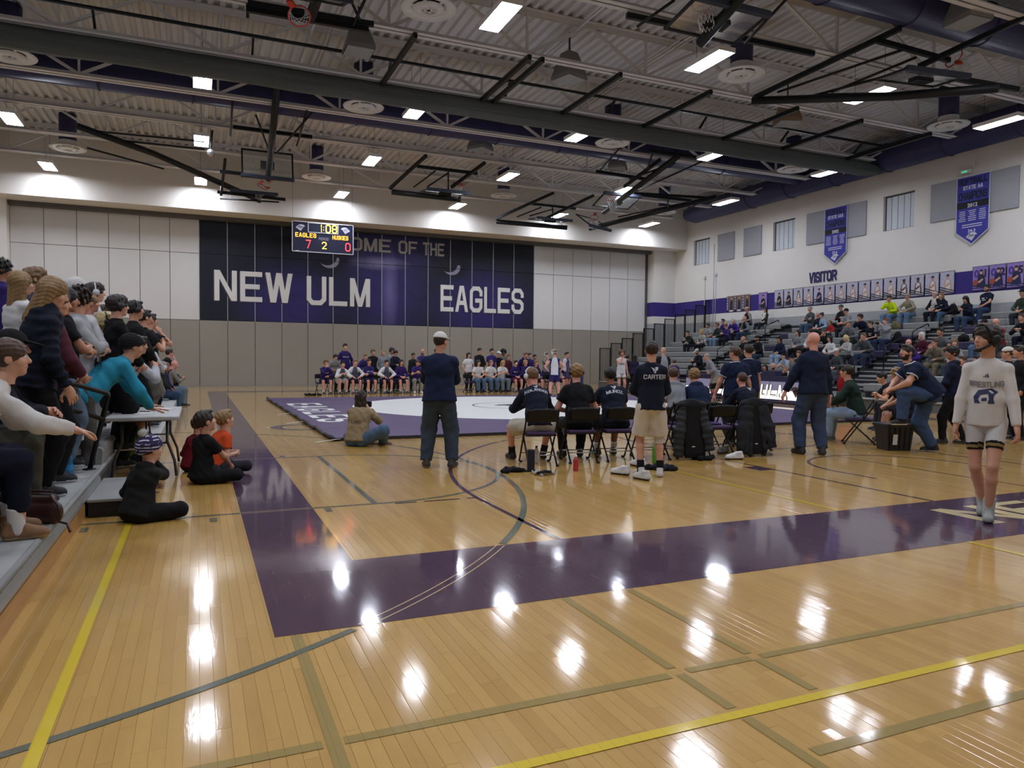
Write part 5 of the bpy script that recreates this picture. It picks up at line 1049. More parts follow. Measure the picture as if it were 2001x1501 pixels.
for txt, y0, y1 in (('NEW', 21.4, 20.12), ('ULM', 19.78, 18.6)):
    for dd, mm, gr, xx in ((.9, M_LETO, .0, -.034), (.5, M_LED, .0, -.038)):
        q, wd = block_text(txt, .42, y0 - y1, t=dd, gap=2.6, slant=.2); mb = MB(); text_prisms(mb, q, (xx, y0, .21), (0, -1, 0), (0, 0, 1), (-.004, 0, 0)); mb.obj('sign_lettering', mm, t)
bird_emblem(MB(), (-.036, 18.1, .42), (0, -1, 0), (0, 0, 1), .5, -1).obj('sign_emblem', M_LETO, t)
t2 = thing('score_console', 'dark navy control console on the scorers table', 'console', (TX + .1, 19.2, .92)); MB().b2((0, 0, 0), (.3, 2.6, .17)).obj('console_body', M_TBL, t2); mb = MB(); font_on(mb, 'POSS', .09, (-.003, 1.1, .05), (0, -1, 0), (0, 0, 1)); mb.obj('console_print', mat('print_grey', 'b8b8c0', .6), t2)
for i in range(4): MB().lathe([(0, .004), (.02, .004), (.022, 0)], 10, (0, .55 + i * .18 + (.5 if i > 1 else 0), .09), rotm(0, -PI / 2, 0)).obj('indicator', mat('indicator', '4a4864', .5), t2)
# red flag by the table
t = thing('red_flag', 'dark red flag hanging beside the scorers table', 'flag', (17.7, 16.15, 0)); MB().tube([(0, 0, 0), (0, 0, 1.3)], .015, 6).obj('pole', M_CHB, t); vs = []; n = 10
for i in range(n):
    for j in range(4): vs.append((.05 * math.sin(i * .9 + j), -.02 - j * (.05 + i * .018), 1.2 - i * .085))
MB().add(vs, [(i * 4 + j, i * 4 + j + 1, (i + 1) * 4 + j + 1, (i + 1) * 4 + j) for i in range(n - 1) for j in range(3)], 0, True).obj('flag_cloth', cloth('red', '8e1c24'), t)
t = thing('wire_rack', 'low black wire rack standing next to the scorers table', 'rack', (17.75, 16.4, 0)); mb = MB()
for a in (0, .5): mb.bar((0, a, 0), (.3, a, .5), .025).bar((.3, a, 0), (0, a, .5), .025)
mb.obj('rack_frame', M_CHB, t); MB().bar((0, 0, .5), (0, .5, .5), .025).obj('rack_bar', M_CHB, t)
# blue rubbish bin by the far bench
t = thing('rubbish_bin', 'blue square recycling bin at the right end of the far bench', 'bin', (15.9, 29.3, 0)); MB().bbox((0, 0, .42), (.5, .5, .84), .03).obj('bin_body', mat('bin_blue', '20366e', .5), t); MB().bbox((0, 0, .86), (.54, .54, .06), .02).obj('rim', mat('bin_blue2', '2a3f7a', .5), t)
# ---- folding table at left
t = thing('folding_table', 'light grey plastic folding table in front of the left bleachers', 'table', (0, 0, 0)); M_TT = mat('table_plastic', 'b4b6b4', .5, var=.03); TY0, TY1, TX0, TX1 = 9.25, 11.05, -.96, -.2
MB().bbox(((TX0 + TX1) / 2, (TY0 + TY1) / 2, .72), (TX1 - TX0, TY1 - TY0, .045), .012).obj('table_top', M_TT, t); M_LEG = mat('table_leg_grey', '4a4c4e', .4, .5)
for yy, s in ((TY0 + .38, -1), (TY1 - .38, 1)):
    for xx in (TX0 + .14, TX1 - .14): MB().tube([(xx, yy, .70), (xx, yy + .02 * s, .42), (xx + (.08 if xx > -.6 else -.08), yy + .1 * s, .2), (xx + (.1 if xx > -.6 else -.1), yy + .12 * s, .012)], .016, 8).obj('leg', M_LEG, t)
    MB().tube([(TX0 + .14, yy, .40), (TX1 - .14, yy, .40)], .012, 6).obj('cross_bar', M_LEG, t); MB().tube([(-.58, yy, .40), (-.58, yy - .35 * s, .69)], .012, 6).obj('brace', M_LEG, t); MB().b2((TX0 + .1, yy - .04, .66), (TX1 - .1, yy + .04, .70)).obj('bracket', M_LEG, t)
M_PAPER = mat('paper_white', 'dcdcda', .8)
for k, (x_, y_, a, l) in enumerate(((-.62, 9.85, .3, 'nearest'), (-.5, 10.25, -.2, 'middle'), (-.42, 10.6, .5, 'farthest'))): o = MB().box((0, 0, 0), (.215, .28, .004)).obj('paper_sheet', M_PAPER, None, (x_, y_, .746), a); tag(o, '%s white paper sheet lying on the left folding table' % l, 'paper', 'papers on the table')
for k, (x_, y_, a, l) in enumerate(((-.6, 10.0, .9, 'nearer'), (-.45, 10.5, .2, 'farther'))): o = MB().tube([(0, -.07, 0), (0, .07, 0)], .006, 6).obj('pen', M_CHB, None, (x_, y_, .756), a); tag(o, '%s dark pen lying on the papers on the table' % l, 'pen', 'pens')
t = thing('paper_garland', 'strips of paper hanging off the right end of the folding table', 'paper', (-.19, 10.9, .74)); 
for i in range(5): MB().bar((.012 + .008 * i, -.06 * i, 0), (.02 + .008 * i, -.06 * i - .02, -.28 - .03 * (i % 2)), .035, .002, (1, 0, 0)).obj('paper_strip', mat('paper_pink' if i % 2 else 'paper_cream', 'c8a8a0' if i % 2 else 'd8d4c8', .8), t)
# ---- bag, bottle and paper on the left deck
p = at(52, 1000, z=.29); t = thing('handbag', 'dark brown leather handbag with gold zip on the left deck', 'handbag', at(52, 1022, z=.295), math.radians(-118)); M_LEA = mat('leather_brown', '3a1e1c', .4, var=.15); v = Vox((-.1, -.28, -.01), (.1, .28, .3), .009); v.cone((0, -.19, .05), (0, .19, .05), .058, .058, 0); v.cone((0, -.18, .17), (0, .18, .17), .03, .03, .05); v.cone((0, -.2, .1), (0, .2, .1), .05, .05, .04); v.plane((0, 0, 0), (0, 0, -1)); v.plane((0, 0, .215), (0, 0, 1)); mkobj('bag_body', to_mesh('bag_body', *v.mesh()), M_LEA, t)
M_GOLD = mat('zip_gold', 'b89a50', .3, .9); MB().bar((.063, -.13, .14), (.063, .07, .15), .008, .006).obj('zip', M_GOLD, t); MB().bar((.068, -.13, .07), (.068, -.13, .14), .012, .006).obj('zip_pull', M_GOLD, t); MB().tube([(.03, .2, .2), (.06, .27, .14), (.05, .28, .06), (.02, .25, .02), (.05, .33, .015), (.12, .4, -.02)], .009, 6).obj('strap', M_LEA, t); MB().bar((0, -.19, .222), (0, .19, .222), .03, .012).obj('top_zip', M_LEA, t)
def bottle(name, label, loc, col, cap, h, r, group, lab=None):
    t = thing(name, label, 'bottle', loc, 0, group); MB().lathe([(0, 0), (r * .92, 0), (r, .012), (r, h * .42), (r * .88, h * .5), (r, h * .58), (r * .98, h * .7), (r * .6, h * .84), (r * .42, h * .88), (r * .42, h * .92)], 18).obj('bottle_body', col, t); MB().lathe([(r * .46, h * .9), (r * .46, h), (0, h)], 14).obj('bottle_cap', cap, t)
    if lab: MB().lathe([(r * 1.02, h * .2), (r * 1.02, h * .42)], 18).obj('bottle_label', lab, t)
    return t
bottle('sports_bottle', 'blue sports drink bottle with orange cap on the left deck', at(134, 928, z=.293), mat('drink_blue', '2a6a92', .15), mat('cap_orange', 'd2541e', .5), .24, .042, None, mat('label_blue', '2e8ac0', .5))
o = MB().box((0, 0, 0), (.30, .24, .003)).obj('paper_sheet', M_PAPER, None, at(40, 1045, z=.298), -1.1); tag(o, 'white paper sheet lying near the handbag on the left deck', 'paper')
t = thing('snack_box', 'open white snack box standing on the bleacher step', 'box', at(150, 860, z=.575)); MB().b2((-.06, -.08, 0), (.06, .08, .16)).obj('box_body', M_PAPER, t); MB().b2((-.06, .075, .16), (.06, .085, .2)).obj('flap', M_PAPER, t)
# ---- things under and behind the near bench
def pile(name, label, cat, loc, size, m, seed, group=None, m2=None):
    t = thing(name, label, cat, loc, 0, group); r = np.random.default_rng(seed); s = size; v = Vox((-s * 1.4, -s * 1.2, -.01), (s * 1.4, s * 1.2, s), .011)
    for i in range(9): a = r.uniform(0, 6.3); q = r.uniform(.1, .75) * s; c = (q * math.cos(a), q * .7 * math.sin(a), r.uniform(.01, .1) * s * 2); d = (c[0] + r.uniform(-.4, .4) * s, c[1] + r.uniform(-.3, .3) * s, r.uniform(.01, .08) * s * 2); v.cone(c, d, r.uniform(.07, .16) * s, r.uniform(.06, .14) * s, .03)
    v.plane((0, 0, 0), (0, 0, -1)); v.wrinkle(.006, .06, seed); P, Q = v.mesh(); o = mkobj('fabric', to_mesh('fabric', P, Q), m, t)
    if m2: MB().tube([(-.5 * s, -.35 * s, .16 * s), (0, -.45 * s, .3 * s), (.5 * s, -.3 * s, .18 * s)], .02, 7).obj('trim', m2, t)
    return t
pile('clothing_pile', 'black sweatshirt dropped on the floor behind the first near chair', 'clothing', at(997, 922), .24, cloth('black', '16161a'), 3, 'clothes on the floor'); pile('clothing_pile', 'grey and white shoe bag lying behind the first near chair', 'clothing', at(1058, 928), .2, cloth('greywhite', 'a8a49a'), 4, 'clothes on the floor', M_CHB)
pile('clothing_pile', 'dark jacket spread on the floor behind the standing wrestler', 'clothing', at(1295, 918), .3, cloth('navyblack', '1a1c26'), 6, 'clothes on the floor'); pile('clothing_pile', 'black backpack slumped on the floor under the puffer coat', 'backpack', at(1375, 900), .26, cloth('pack', '17181a'), 8, 'clothes on the floor')
pile('clothing_pile', 'folded purple towel on the seat of the chair between coats', 'towel', NC[5] + Vector((0, .0, .46)), .14, cloth('purple_towel', '4c3c68'), 9); pile('clothing_pile', 'dark cloth heap at the left end of the far bench', 'clothing', at(612, 773), .3, cloth('black', '16161a'), 12, 'clothes on the floor')
pile('clothing_pile', 'navy sports bag under the far bench chairs', 'bag', at(757, 768), .22, cloth('navybag', '1c2448'), 13); pile('clothing_pile', 'white cloth lying beside the last near chair', 'clothing', at(1500, 888), .13, cloth('greywhite', 'a8a49a'), 15, 'clothes on the floor')
t = thing('storage_box', 'tall narrow black box standing behind the first near chair', 'box', at(1037, 921), -.3); MB().bbox((0, 0, .14), (.09, .09, .28), .008).obj('box_body', mat('navy_box', '161c2c', .5), t); MB().b2((-.2, -.05, 0), (.06, .05, .015)).obj('box_foot', M_CHB, t)
bottle('drink_bottle', 'red drink bottle with white cap behind the second near chair', at(1125, 920), mat('drink_red', 'b03438', .3), mat('cap_white', 'd0c8c4', .5), .2, .036, 'bottles on the court'); bottle('drink_bottle', 'green drink bottle standing behind the wrestler named CARTER', at(1281, 905), mat('drink_green', '5e9a30', .2), mat('cap_white', 'd0c8c4', .5), .3, .05, 'bottles on the court')
bottle('drink_bottle', 'clear bottle standing under the first near chair', at(1048, 905), mat('drink_clear', 'b8b0a0', .2), mat('cap_dark', '202020', .5), .24, .035, 'bottles on the court'); bottle('drink_bottle', 'small clear water bottle on the scorers table', (TX + .1, 18.6, .92), mat('drink_clear', 'b8b0a0', .2), mat('cap_white', 'd0c8c4', .5), .2, .032, 'bottles on the court')
for k, (px, py, a, l, c1) in enumerate(((1217, 928, .5, 'white high top shoe standing left of the wrestler named CARTER', 'd0d0d0'), (1258, 938, .2, 'black and white sandal lying by the wrestler named CARTER', 'c8c8c4'), (1250, 912, .2, 'white shoe lying behind the wrestler named CARTER', 'd0d0d0'), (1440, 898, 1.2, 'white sneaker lying under the last near chairs', 'd0d0d0'), (1415, 885, 1.9, 'grey sneaker lying between the coats', '8a8a88'))):
    t = thing('shoe', l, 'shoe', at(px, py), a, 'shoes on the floor'); me = lib('shoe', shoe_mesh); o = mkobj('upper', me, None, t); slots(o, [mat('shoe_' + c1, c1, .6), mat('sole_1c1c20', '1c1c20', .6)]); o.scale = (1.0, 1.05, 1.0); MB().tube([(-.03, .06, .06), (0, .05, .075), (.03, .06, .06)], .008, 5).obj('strap', M_CHB, t)
t = thing('thermos', 'orange drinks flask under the far bench', 'bottle', at(704, 768)); MB().lathe([(0, 0), (.05, 0), (.05, .2), (.03, .24), (0, .24)], 14).obj('bottle_body', mat('drink_orange', 'c04a28', .4), t); MB().lathe([(.032, .24), (.032, .28), (0, .28)], 12).obj('bottle_cap', M_CHB, t)
# ---- bags and clothes left on the right bleachers
def bag(label, u, v, j, col, w=.34, h=.42, strap=True):
    p = at(u, v, x=RX_(j) + .15); t = thing('backpack', label, 'bag', (RX_(j) + .15, p.y, RZ_(j) + .012), PI / 2, 'bags on the right bleachers'); vx = Vox((-.35, -.3, -.01), (.35, .3, .6), .016); vx.cone((-w * .3, 0, h * .3), (w * .3, 0, h * .3), h * .3, h * .3, 0, sq=((0, 1, 0), 1.3)); vx.ell((0, 0, h * .55), (w * .42, .11, h * .42), k=.05); vx.plane((0, 0, 0), (0, 0, -1)); vx.wrinkle(.008, .1, int(u) % 50); mkobj('bag_body', to_mesh('bag_body', *vx.mesh()), cloth(col, col), t)
    if strap: MB().tube([(-.06, -.05, h * .9), (0, -.06, h * 1.06), (.06, -.05, h * .9)], .012, 6).obj('carry_loop', M_CHB, t); MB().tube([(.1, .1, h * .8), (.16, .16, h * .4), (.12, .14, .05)], .014, 6).obj('shoulder_strap', M_CHB, t)
bag('black backpack beside the woman taking a photo', 1754, 662, 5, '17181c'); bag('tan jacket heaped on the row behind the woman taking a photo', 1750, 640, 7, '6c6248', .4, .34, False); bag('black backpack beside the short haired blonde woman on the top row', 1862, 606, 9, '15161a'); bag('black bag lying on the row below the arms folded man', 1540, 641, 8, '18191c', .44, .2, False); bag('black and white bag next to the blue grey hoodie man', 1883, 666, 5, '1a1a1c', .4, .26, False); bag('black bag on the front row behind the referee', 1350, 731, 1, '141416', .44, .2, False)
t = thing('phone', 'dark phone held up by the woman taking a photo', 'phone', (0, 0, 0)); PHONE_A = t; MB().bbox((0, 0, 0), (.075, .012, .15), .004).obj('phone_body', M_CHB, t)
pile('clothing_pile', 'bright red cloth beside the coach in a navy polo', 'clothing', at(1393, 768, z=.465), .17, cloth('red_bright', 'b8303a'), 21); chair('black folding chair with a bright red cloth on its seat', at(1393, 768, z=.465) * 1 - Vector((0, 0, .465)), CR, 'near bench folding chairs')
# ---- wall banners, panels and posters on the right wall
M_APAN = mat('acoustic_panel', '9c9ea2', .9, var=.04, scale=2)
for k, (a, b) in enumerate(((31.1, 32.42), (29.05, 30.35), (22.74, 26.06), (16.42, 19.75))): o = MB().bbox((XR - .036, (a + b) / 2, 7.63), (.06, b - a, 1.46), .01).obj('acoustic_panel', M_APAN); tag(o, 'grey fabric wall panel on the right wall, %s from the mural' % ORD[k], 'wall panel', 'acoustic panels')
M_BAN, M_BANK, M_BANW = mat('banner_purple', '3a3a98', .7), mat('banner_black', '15161e', .7), mat('banner_white', 'd4d4e0', .7)
def banner(label, y0, y1, lines, yr, rec):
    t = thing('championship_banner', label, 'banner', (XR - .1, 0, 0)); yc = (y0 + y1) / 2; W = y0 - y1; e = (0, -1, 0); u = (0, 0, 1)
    for s, m, x_ in ((.0, M_BANW, .0), (.03, M_BAN, -.006)): MB().prism([(y0 - s, 8.37 - s), (y1 + s, 8.37 - s), (y1 + s, 6.34 + s * .5), (yc - .14, 6.2 + s), (yc, 5.83 + s * 1.2), (yc + .45, 6.2 + s)] if False else [(y0 - s, 8.37 - s), (y1 + s, 8.37 - s), (y1 + s, 6.31 + s * .4), (yc, 5.82 + s * 1.25), (y0 - s, 6.31 + s * .4)], (x_, 0, 0), (0, 1, 0), (0, 0, 1), (-.006, 0, 0)).obj('banner_cloth', m, t)
    MB().b2((-.0125, y1 + .03, 7.18), (-.012, y0 - .03, 7.42)).obj('banner_band', M_BANK, t); L = MB()
    for txt, h, z, m in lines:
        q, wd = block_text(txt, h, min(W * .86, len(txt) * h * .62), t=.75); mb = MB()
        for i, p in enumerate(q): mb.add([((-.0135 if m else -.0128) - .00005 * i, yc + min(W * .86, len(txt) * h * .62) / 2 - a, z + b) for a, b in p], [(3, 2, 1, 0)])
        mb.obj('banner_lettering', M_BANW if m else M_BANK, t)
    for txt, h, z in ((yr, .19, 7.21), (rec, .16, 6.28)): mb = MB(); font_on(mb, txt, h, (-.0136, yc, z), e, u, 0, .03); mb.obj('banner_lettering', M_BANW, t)
    r = random.Random(int(yr)); mb = MB()
    for c_ in range(3):
        for k in range(6): w_ = r.uniform(.2, .3); yy = y0 - W * (.2 + .3 * c_); mb.quad((-.0132, yy + w_ / 2, 7.06 - k * .07), (-.0132, yy - w_ / 2, 7.06 - k * .07), (-.0132, yy - w_ / 2, 7.085 - k * .07), (-.0132, yy + w_ / 2, 7.085 - k * .07))
    for k in range(2): mb.quad((-.0132, yc + .38, 6.55 - k * .08), (-.0132, yc - .38, 6.55 - k * .08), (-.0132, yc - .38, 6.58 - k * .08), (-.0132, yc + .38, 6.58 - k * .08))
    mb.obj('banner_small_print', M_BANW, t); bird_emblem(MB(), (-.014, yc, 6.12), e, u, .42, 1).obj('banner_emblem', M_BANW, t); MB().bar((0, y0 + .03, 8.38), (0, y1 - .03, 8.38), .03).obj('hanging_rod', M_STEEL, t)
banner('purple championship banner reading BASEBALL STATE AAA CHAMPIONS 2002', 24.94, 23.68, (('BASEBALL', .22, 8.05, 0), ('STATE AAA', .15, 7.86, 1), ('CHAMPIONS', .3, 7.48, 0)), '2002', '27-3'); banner('purple championship banner reading SOFTBALL STATE AA CHAMPIONS 2012', 18.66, 17.4, (('SOFTBALL', .22, 8.05, 0), ('STATE AA', .15, 7.86, 1), ('CHAMPIONS', .3, 7.48, 0)), '2012', '24-3')
q, wd = block_text('VISITOR', .5, 1.62, t=.8); mb = MB(); text_prisms(mb, q, (XR - .001, 25.87, 5.09), (0, -1, 0), (0, 0, 1), (-.02, 0, 0)); tag(mb.obj('wall_lettering', mat('visitor_purple', '2c2658', .5)), 'dark purple block lettering reading VISITOR on the right wall', 'lettering')
# posters: printed athlete silhouettes on flat boards
M_PB, M_PF = mat('poster_pale', 'b4b2c4', .6, var=.25, scale=7), mat('poster_frame', '1a1a20', .5); PSK = [mat('poster_skin' + str(i), c, .6) for i, c in enumerate(('b98a70', '6a4634', 'c49a80'))]; PTOP = {'w': mat('poster_white', 'd0d0d4', .6), 'k': mat('poster_black', '1c1a22', .6), 'n': mat('poster_navy', '20224a', .6)}; M_PSTR = mat('poster_stripe', '20202a', .6); M_PLIL = mat('poster_lilac', '8a74b4', .6, var=.3, scale=6); M_PORG = mat('poster_ball', '9c4a34', .6); M_PHR = mat('poster_hair', '2a1c16', .6)
def poster(label, y0, y1, z0, z1, top, sk, lil=False, num=None, longhair=False):
    t = thing('athlete_poster', label, 'poster', (XR - .02, y0, z0), 0, 'athlete posters on the right wall'); W, H = y0 - y1, z1 - z0; o = (-.016, 0, 0); P = lambda pts, m, x_, n: MB().prism([(a * W, b * H) for a, b in pts], (x_, 0, 0), (0, -1, 0), (0, 0, 1), (-.001, 0, 0)).obj(n, m, t.children[0] if t.children else t)
    MB().b2((0, 0, 0), (-.012, -W, H)).obj('board', M_PF, t); P([(.03, .02), (.97, .02), (.97, .98), (.03, .98)], M_PLIL if lil else M_PB, -.013, 'print_ground')
    c = .55
    if num:
        mb = MB(); font_on(mb, num[0], .42 * H, (-.0145, -.26 * W, .55 * H), (0, -1, 0), (0, 0, 1), 0, .04); mb.obj('poster_number', mat('poster_purple', '43308a', .6), t); mb = MB(); font_on(mb, num[1], .42 * H, (-.0145, -.8 * W, .55 * H), (0, -1, 0), (0, 0, 1), 0, .04); mb.obj('poster_number', M_PSTR, t)
    P([(c - .3, .12), (c - .24, .42), (c - .2, .58), (c - .07, .66), (c + .07, .66), (c + .2, .58), (c + .26, .4), (c + .3, .12)], PSK[sk] if top == 'w' else PTOP[top], -.0155, 'figure_arms'); P([(c - .17, .12), (c - .15, .5), (c - .09, .62), (c + .09, .62), (c + .15, .5), (c + .17, .12)], PTOP[top], -.0165, 'figure_torso'); P([(c - .22, .36), (c + .1, .5), (c + .16, .44), (c - .1, .3)], PSK[sk], -.0172, 'figure_forearm')
    P([(c + .105 * math.cos(a), .75 + .095 * math.sin(a)) for a in [2 * PI * i / 14 for i in range(14)]], PSK[sk], -.017, 'figure_head'); P([(c + .115 * math.cos(a), .775 + .09 * math.sin(a)) for a in [PI * i / 8 for i in range(9)]], M_PHR, -.0178, 'figure_hair')
    if longhair: P([(c - .12, .78), (c - .16, .45), (c - .1, .45), (c - .09, .75)], M_PHR, -.0178, 'figure_hair'); P([(c + .12, .78), (c + .16, .45), (c + .1, .45), (c + .09, .75)], M_PHR, -.0178, 'figure_hair')
    for k in range(3): P([(.03, .34 - .1 * k), (.97, .14 - .09 * k if k < 2 else .02), (.97, .10 - .08 * k if k < 1 else .02), (.03, .29 - .1 * k)], PTOP['n'] if lil else M_PSTR, -.0185, 'poster_stripe')
    if num: P([(.2 + .17 * math.cos(a), .33 + .12 * math.sin(a)) for a in [2 * PI * i / 14 for i in range(14)]], M_PORG, -.0190, 'poster_ball')
PW = (28.06 - 18.66) / 15
for k in range(15): poster('pale athlete poster in the long row on the right wall, %s from the mural' % (ORD + ['fifteenth'])[k], 28.06 - PW * k, 28.06 - PW * (k + 1) + .03, 4.07, 4.94, 'k' if k < 2 else 'n' if k == 4 else 'w', 1 if k in (11, 12) else 0 if k % 2 else 2, longhair=k < 3)
poster('single lilac athlete poster between the cheer posters and the long row', 29.18, 28.56, 4.04, 4.92, 'k', 2, True)
for k, (a, n_) in enumerate(((18.0, '01'), (17.38, '02'), (16.76, '05'))): poster('purple girls basketball poster, %s of the three right of the long row' % ORD[k], a, a - .6, 4.1, 4.99, 'n', 2, True, n_, True)
for k in range(3):
    a = 31.62 - k * .61; t = thing('cheer_poster', 'cheer poster on the right wall, %s of three' % ORD[k], 'poster', (XR - .02, a, 4.07), 0, 'cheer posters'); MB().b2((0, 0, 0), (-.012, -.6, .84)).obj('board', mat('cheer_brown', '7a6250', .6, var=.3, scale=5), t); MB().b2((-.013, 0, 0), (-.014, -.17, .84)).obj('name_strip', PTOP['n'], t); mb = MB()
    for i, ch in enumerate('CHEER'): q, wd = block_text(ch, .11, .1, t=.8); [mb.add([(-.0155, -.035 - a_, .70 - i * .15 + b_) for a_, b_ in p], [(3, 2, 1, 0)]) for p in q]
    mb.obj('poster_lettering', M_BANW, t); MB().prism([(.25, .05), (.3, .5), (.35, .62), (.42, .62), (.48, .5), (.5, .05)], (-.014, 0, 0), (0, -1, 0), (0, 0, 1), (-.001, 0, 0)).obj('figure_torso', PTOP['n'], t); MB().prism([(.39 + .05 * math.cos(i * PI / 5), .69 + .06 * math.sin(i * PI / 5)) for i in range(10)], (-.0152, 0, 0), (0, -1, 0), (0, 0, 1), (-.001, 0, 0)).obj('figure_head', PSK[2], t); MB().prism([(.24, .0), (.52, .0), (.5, .09), (.26, .09)], (-.0155, 0, 0), (0, -1, 0), (0, 0, 1), (-.001, 0, 0)).obj('figure_shoes', PTOP['w'], t)
# wall fittings
t = thing('exit_light', 'small emergency light unit above the softball banner', 'emergency light', (XR - .1, 18.35, 8.55)); MB().bbox((0, 0, 0), (.12, .4, .14), .01).obj('light_body', M_HOUS, t); MB().b2((-.065, -.1, -.03), (-.06, .1, .03)).obj('indicator', emit('green_led', '50e0a0', .35), t); mb = MB(); mb.tube([(0, -.3, .1), (0, -.35, .5), (-.05, -.5, .65), (.02, -1.9, 1.0)], .02, 6); mb.obj('conduit', M_STEEL, t)
for k, (px, h_) in enumerate(((1377, 2.9), (1394, 4.7), (1398, 3.0))):
    y_ = at(px, 540, x=26.35).y; t = thing('wall_conduit', '%s thin conduit running down the far end of the right wall' % ORD[k], 'pipe', (26.37, y_, 3.2), 0, 'wall conduits'); MB().tube([(0, 0, 0), (0, 0, h_)], .018, 6).obj('conduit', M_STEEL, t)
    if k != 1: MB().bbox((-.02, 0, h_), (.1, .14, .16), .01).obj('junction_box', M_STEEL, t)
# ================================================================ PEOPLE IN THE PLACE
def sit(seat=.45, H=1.75, lean=10, lean2=None, arms='lap', fy=.42, **k):
    s = H / 1.75; ph = (seat + .1 * s) / s; d = dict(ph=ph, lean=lean, lean2=lean2 if lean2 is not None else lean + 6, rf=(.13, fy, 0), lf=(-.13, fy, 0), rt=-10, lt=10); d.update(ARMS(arms, ph - .55, lean)); d.update(k); return d
def ARMS(a, dz, lean):
    sy = .53 * math.sin(math.radians(lean + 3)); sz = .55 + dz + .53 * math.cos(math.radians(lean + 3))   # neck
    A = {'lap': dict(rh=(.08, .30, .68 + dz), lh=(-.08, .30, .68 + dz), re=(1, -.6, 0), le=(-1, -.6, 0), rp=(.3, 0, 1), lp=(-.3, 0, 1)), 'knees': dict(rh=(.14, .40, .68 + dz), lh=(-.14, .40, .68 + dz), re=(1, -.4, .1), le=(-1, -.4, .1), rp=(0, 0, 1), lp=(0, 0, 1)),
         'elbows': dict(rh=(.05, .50, .78 + dz), lh=(-.05, .50, .78 + dz), re=(1, -.1, -.7), le=(-1, -.1, -.7), rp=(.8, 0, .5), lp=(-.8, 0, .5)), 'cross': dict(rh=(-.11, sy + .20, sz - .27), lh=(.11, sy + .22, sz - .30), re=(1, .1, -.6), le=(-1, .1, -.6), rp=(0, 1, .3), lp=(0, 1, .3)),
         'chin': dict(rh=(.03, sy + .17, sz + .02), lh=(-.08, .28, .70 + dz), re=(.5, .3, -1), le=(-1, -.5, 0), rc=.9, rp=(.6, .6, 0), lp=(-.3, 0, 1)), 'phone': dict(rh=(.06, sy + .30, sz - .22), lh=(-.06, sy + .30, sz - .22), re=(.8, -.1, -1), le=(-.8, -.1, -1), rc=.8, lc=.8), 'photo': dict(rh=(.07, sy + .34, sz + .05), lh=(-.07, sy + .34, sz + .05), re=(.6, .1, -1), le=(-.6, .1, -1), rc=.8, lc=.8),
         'down': dict(rh=(.24, .05, sz - .63), lh=(-.24, .05, sz - .63)), 'back': dict(rh=(.24, -.15, .62 + dz), lh=(-.12, .3, .66 + dz), re=(.6, -1, 0), le=(-1, -.5, 0))}; return A[a]
def stand(arms='down', lean=2, **k):
    d = dict(lean=lean); s = .0; A = {'down': {}, 'pockets': dict(rh=(.20, .10, .92), lh=(-.20, .10, .92), re=(1, -.7, 0), le=(-1, -.7, 0), rc=.8, lc=.8), 'cross': dict(rh=(-.05, .25, 1.19), lh=(.04, .27, 1.14), re=(1, .1, -.6), le=(-1, .1, -.6), rp=(0, 1, .3, -.8, -.5, .2), lp=(0, 1, .3, .8, -.5, .2), rc=.8, lc=.8), 'hips': dict(rh=(.19, .05, 1.00), lh=(-.19, .05, 1.00), re=(1, -.6, 0), le=(-1, -.6, 0), rc=.9, lc=.9),
        'front': dict(rh=(.05, .26, .98), lh=(-.05, .26, .98), re=(1, -.4, -.2), le=(-1, -.4, -.2), rc=.8, lc=.8), 'phone': dict(rh=(.05, .32, 1.14), lh=(-.05, .32, 1.14), re=(.8, -.2, -1), le=(-.8, -.2, -1), rc=.8, lc=.8), 'chin': dict(rh=(.02, .19, 1.47), lh=(-.2, .1, .95), re=(.8, .2, -1), rc=.9), 'clap': dict(rh=(.06, .3, 1.28), lh=(-.06, .3, 1.28), re=(.9, -.1, -.8), le=(-.9, -.1, -.8))}; d.update(A[arms]); d.update(k); return d
FAR = .0195
PROT = {'lap': sit(arms='lap'), 'lap2': sit(arms='lap', lean=-4, lean2=0, fy=.5, hp=4), 'elbows': sit(arms='elbows', lean=34, lean2=40, hp=8), 'cross': sit(arms='cross', lean=4), 'chin': sit(arms='chin', lean=22, lean2=26), 'phone': sit(arms='phone', lean=10, hp=-22), 'photo': sit(arms='photo', lean=4), 'knees': sit(arms='knees', lean=18), 'back': sit(arms='back', lean=-12, lean2=-8, fy=.55), 'lapl': sit(arms='lap', hy=28), 'lapr': sit(arms='lap', hy=-28), 'crossl': sit(arms='cross', lean=2, hy=30), 'chinl': sit(arms='chin', lean=26, hy=18),
        'down': stand(), 'pockets': stand('pockets'), 'scross': stand('cross'), 'hips': stand('hips'), 'front': stand('front'), 'sphone': stand('phone', hp=-15), 'schin': stand('chin'), 'clap': stand('clap'), 'bend': stand('front', 32, lean2=40, hp=-10)}
def fz(pose, H):   # head height above the pose origin, and forward offset, for a prototype
    J = skel(PROT[pose]); return J['HC'][2] * H / 1.75, J['HC'][1] * H / 1.75, J['HC'][0] * H / 1.75
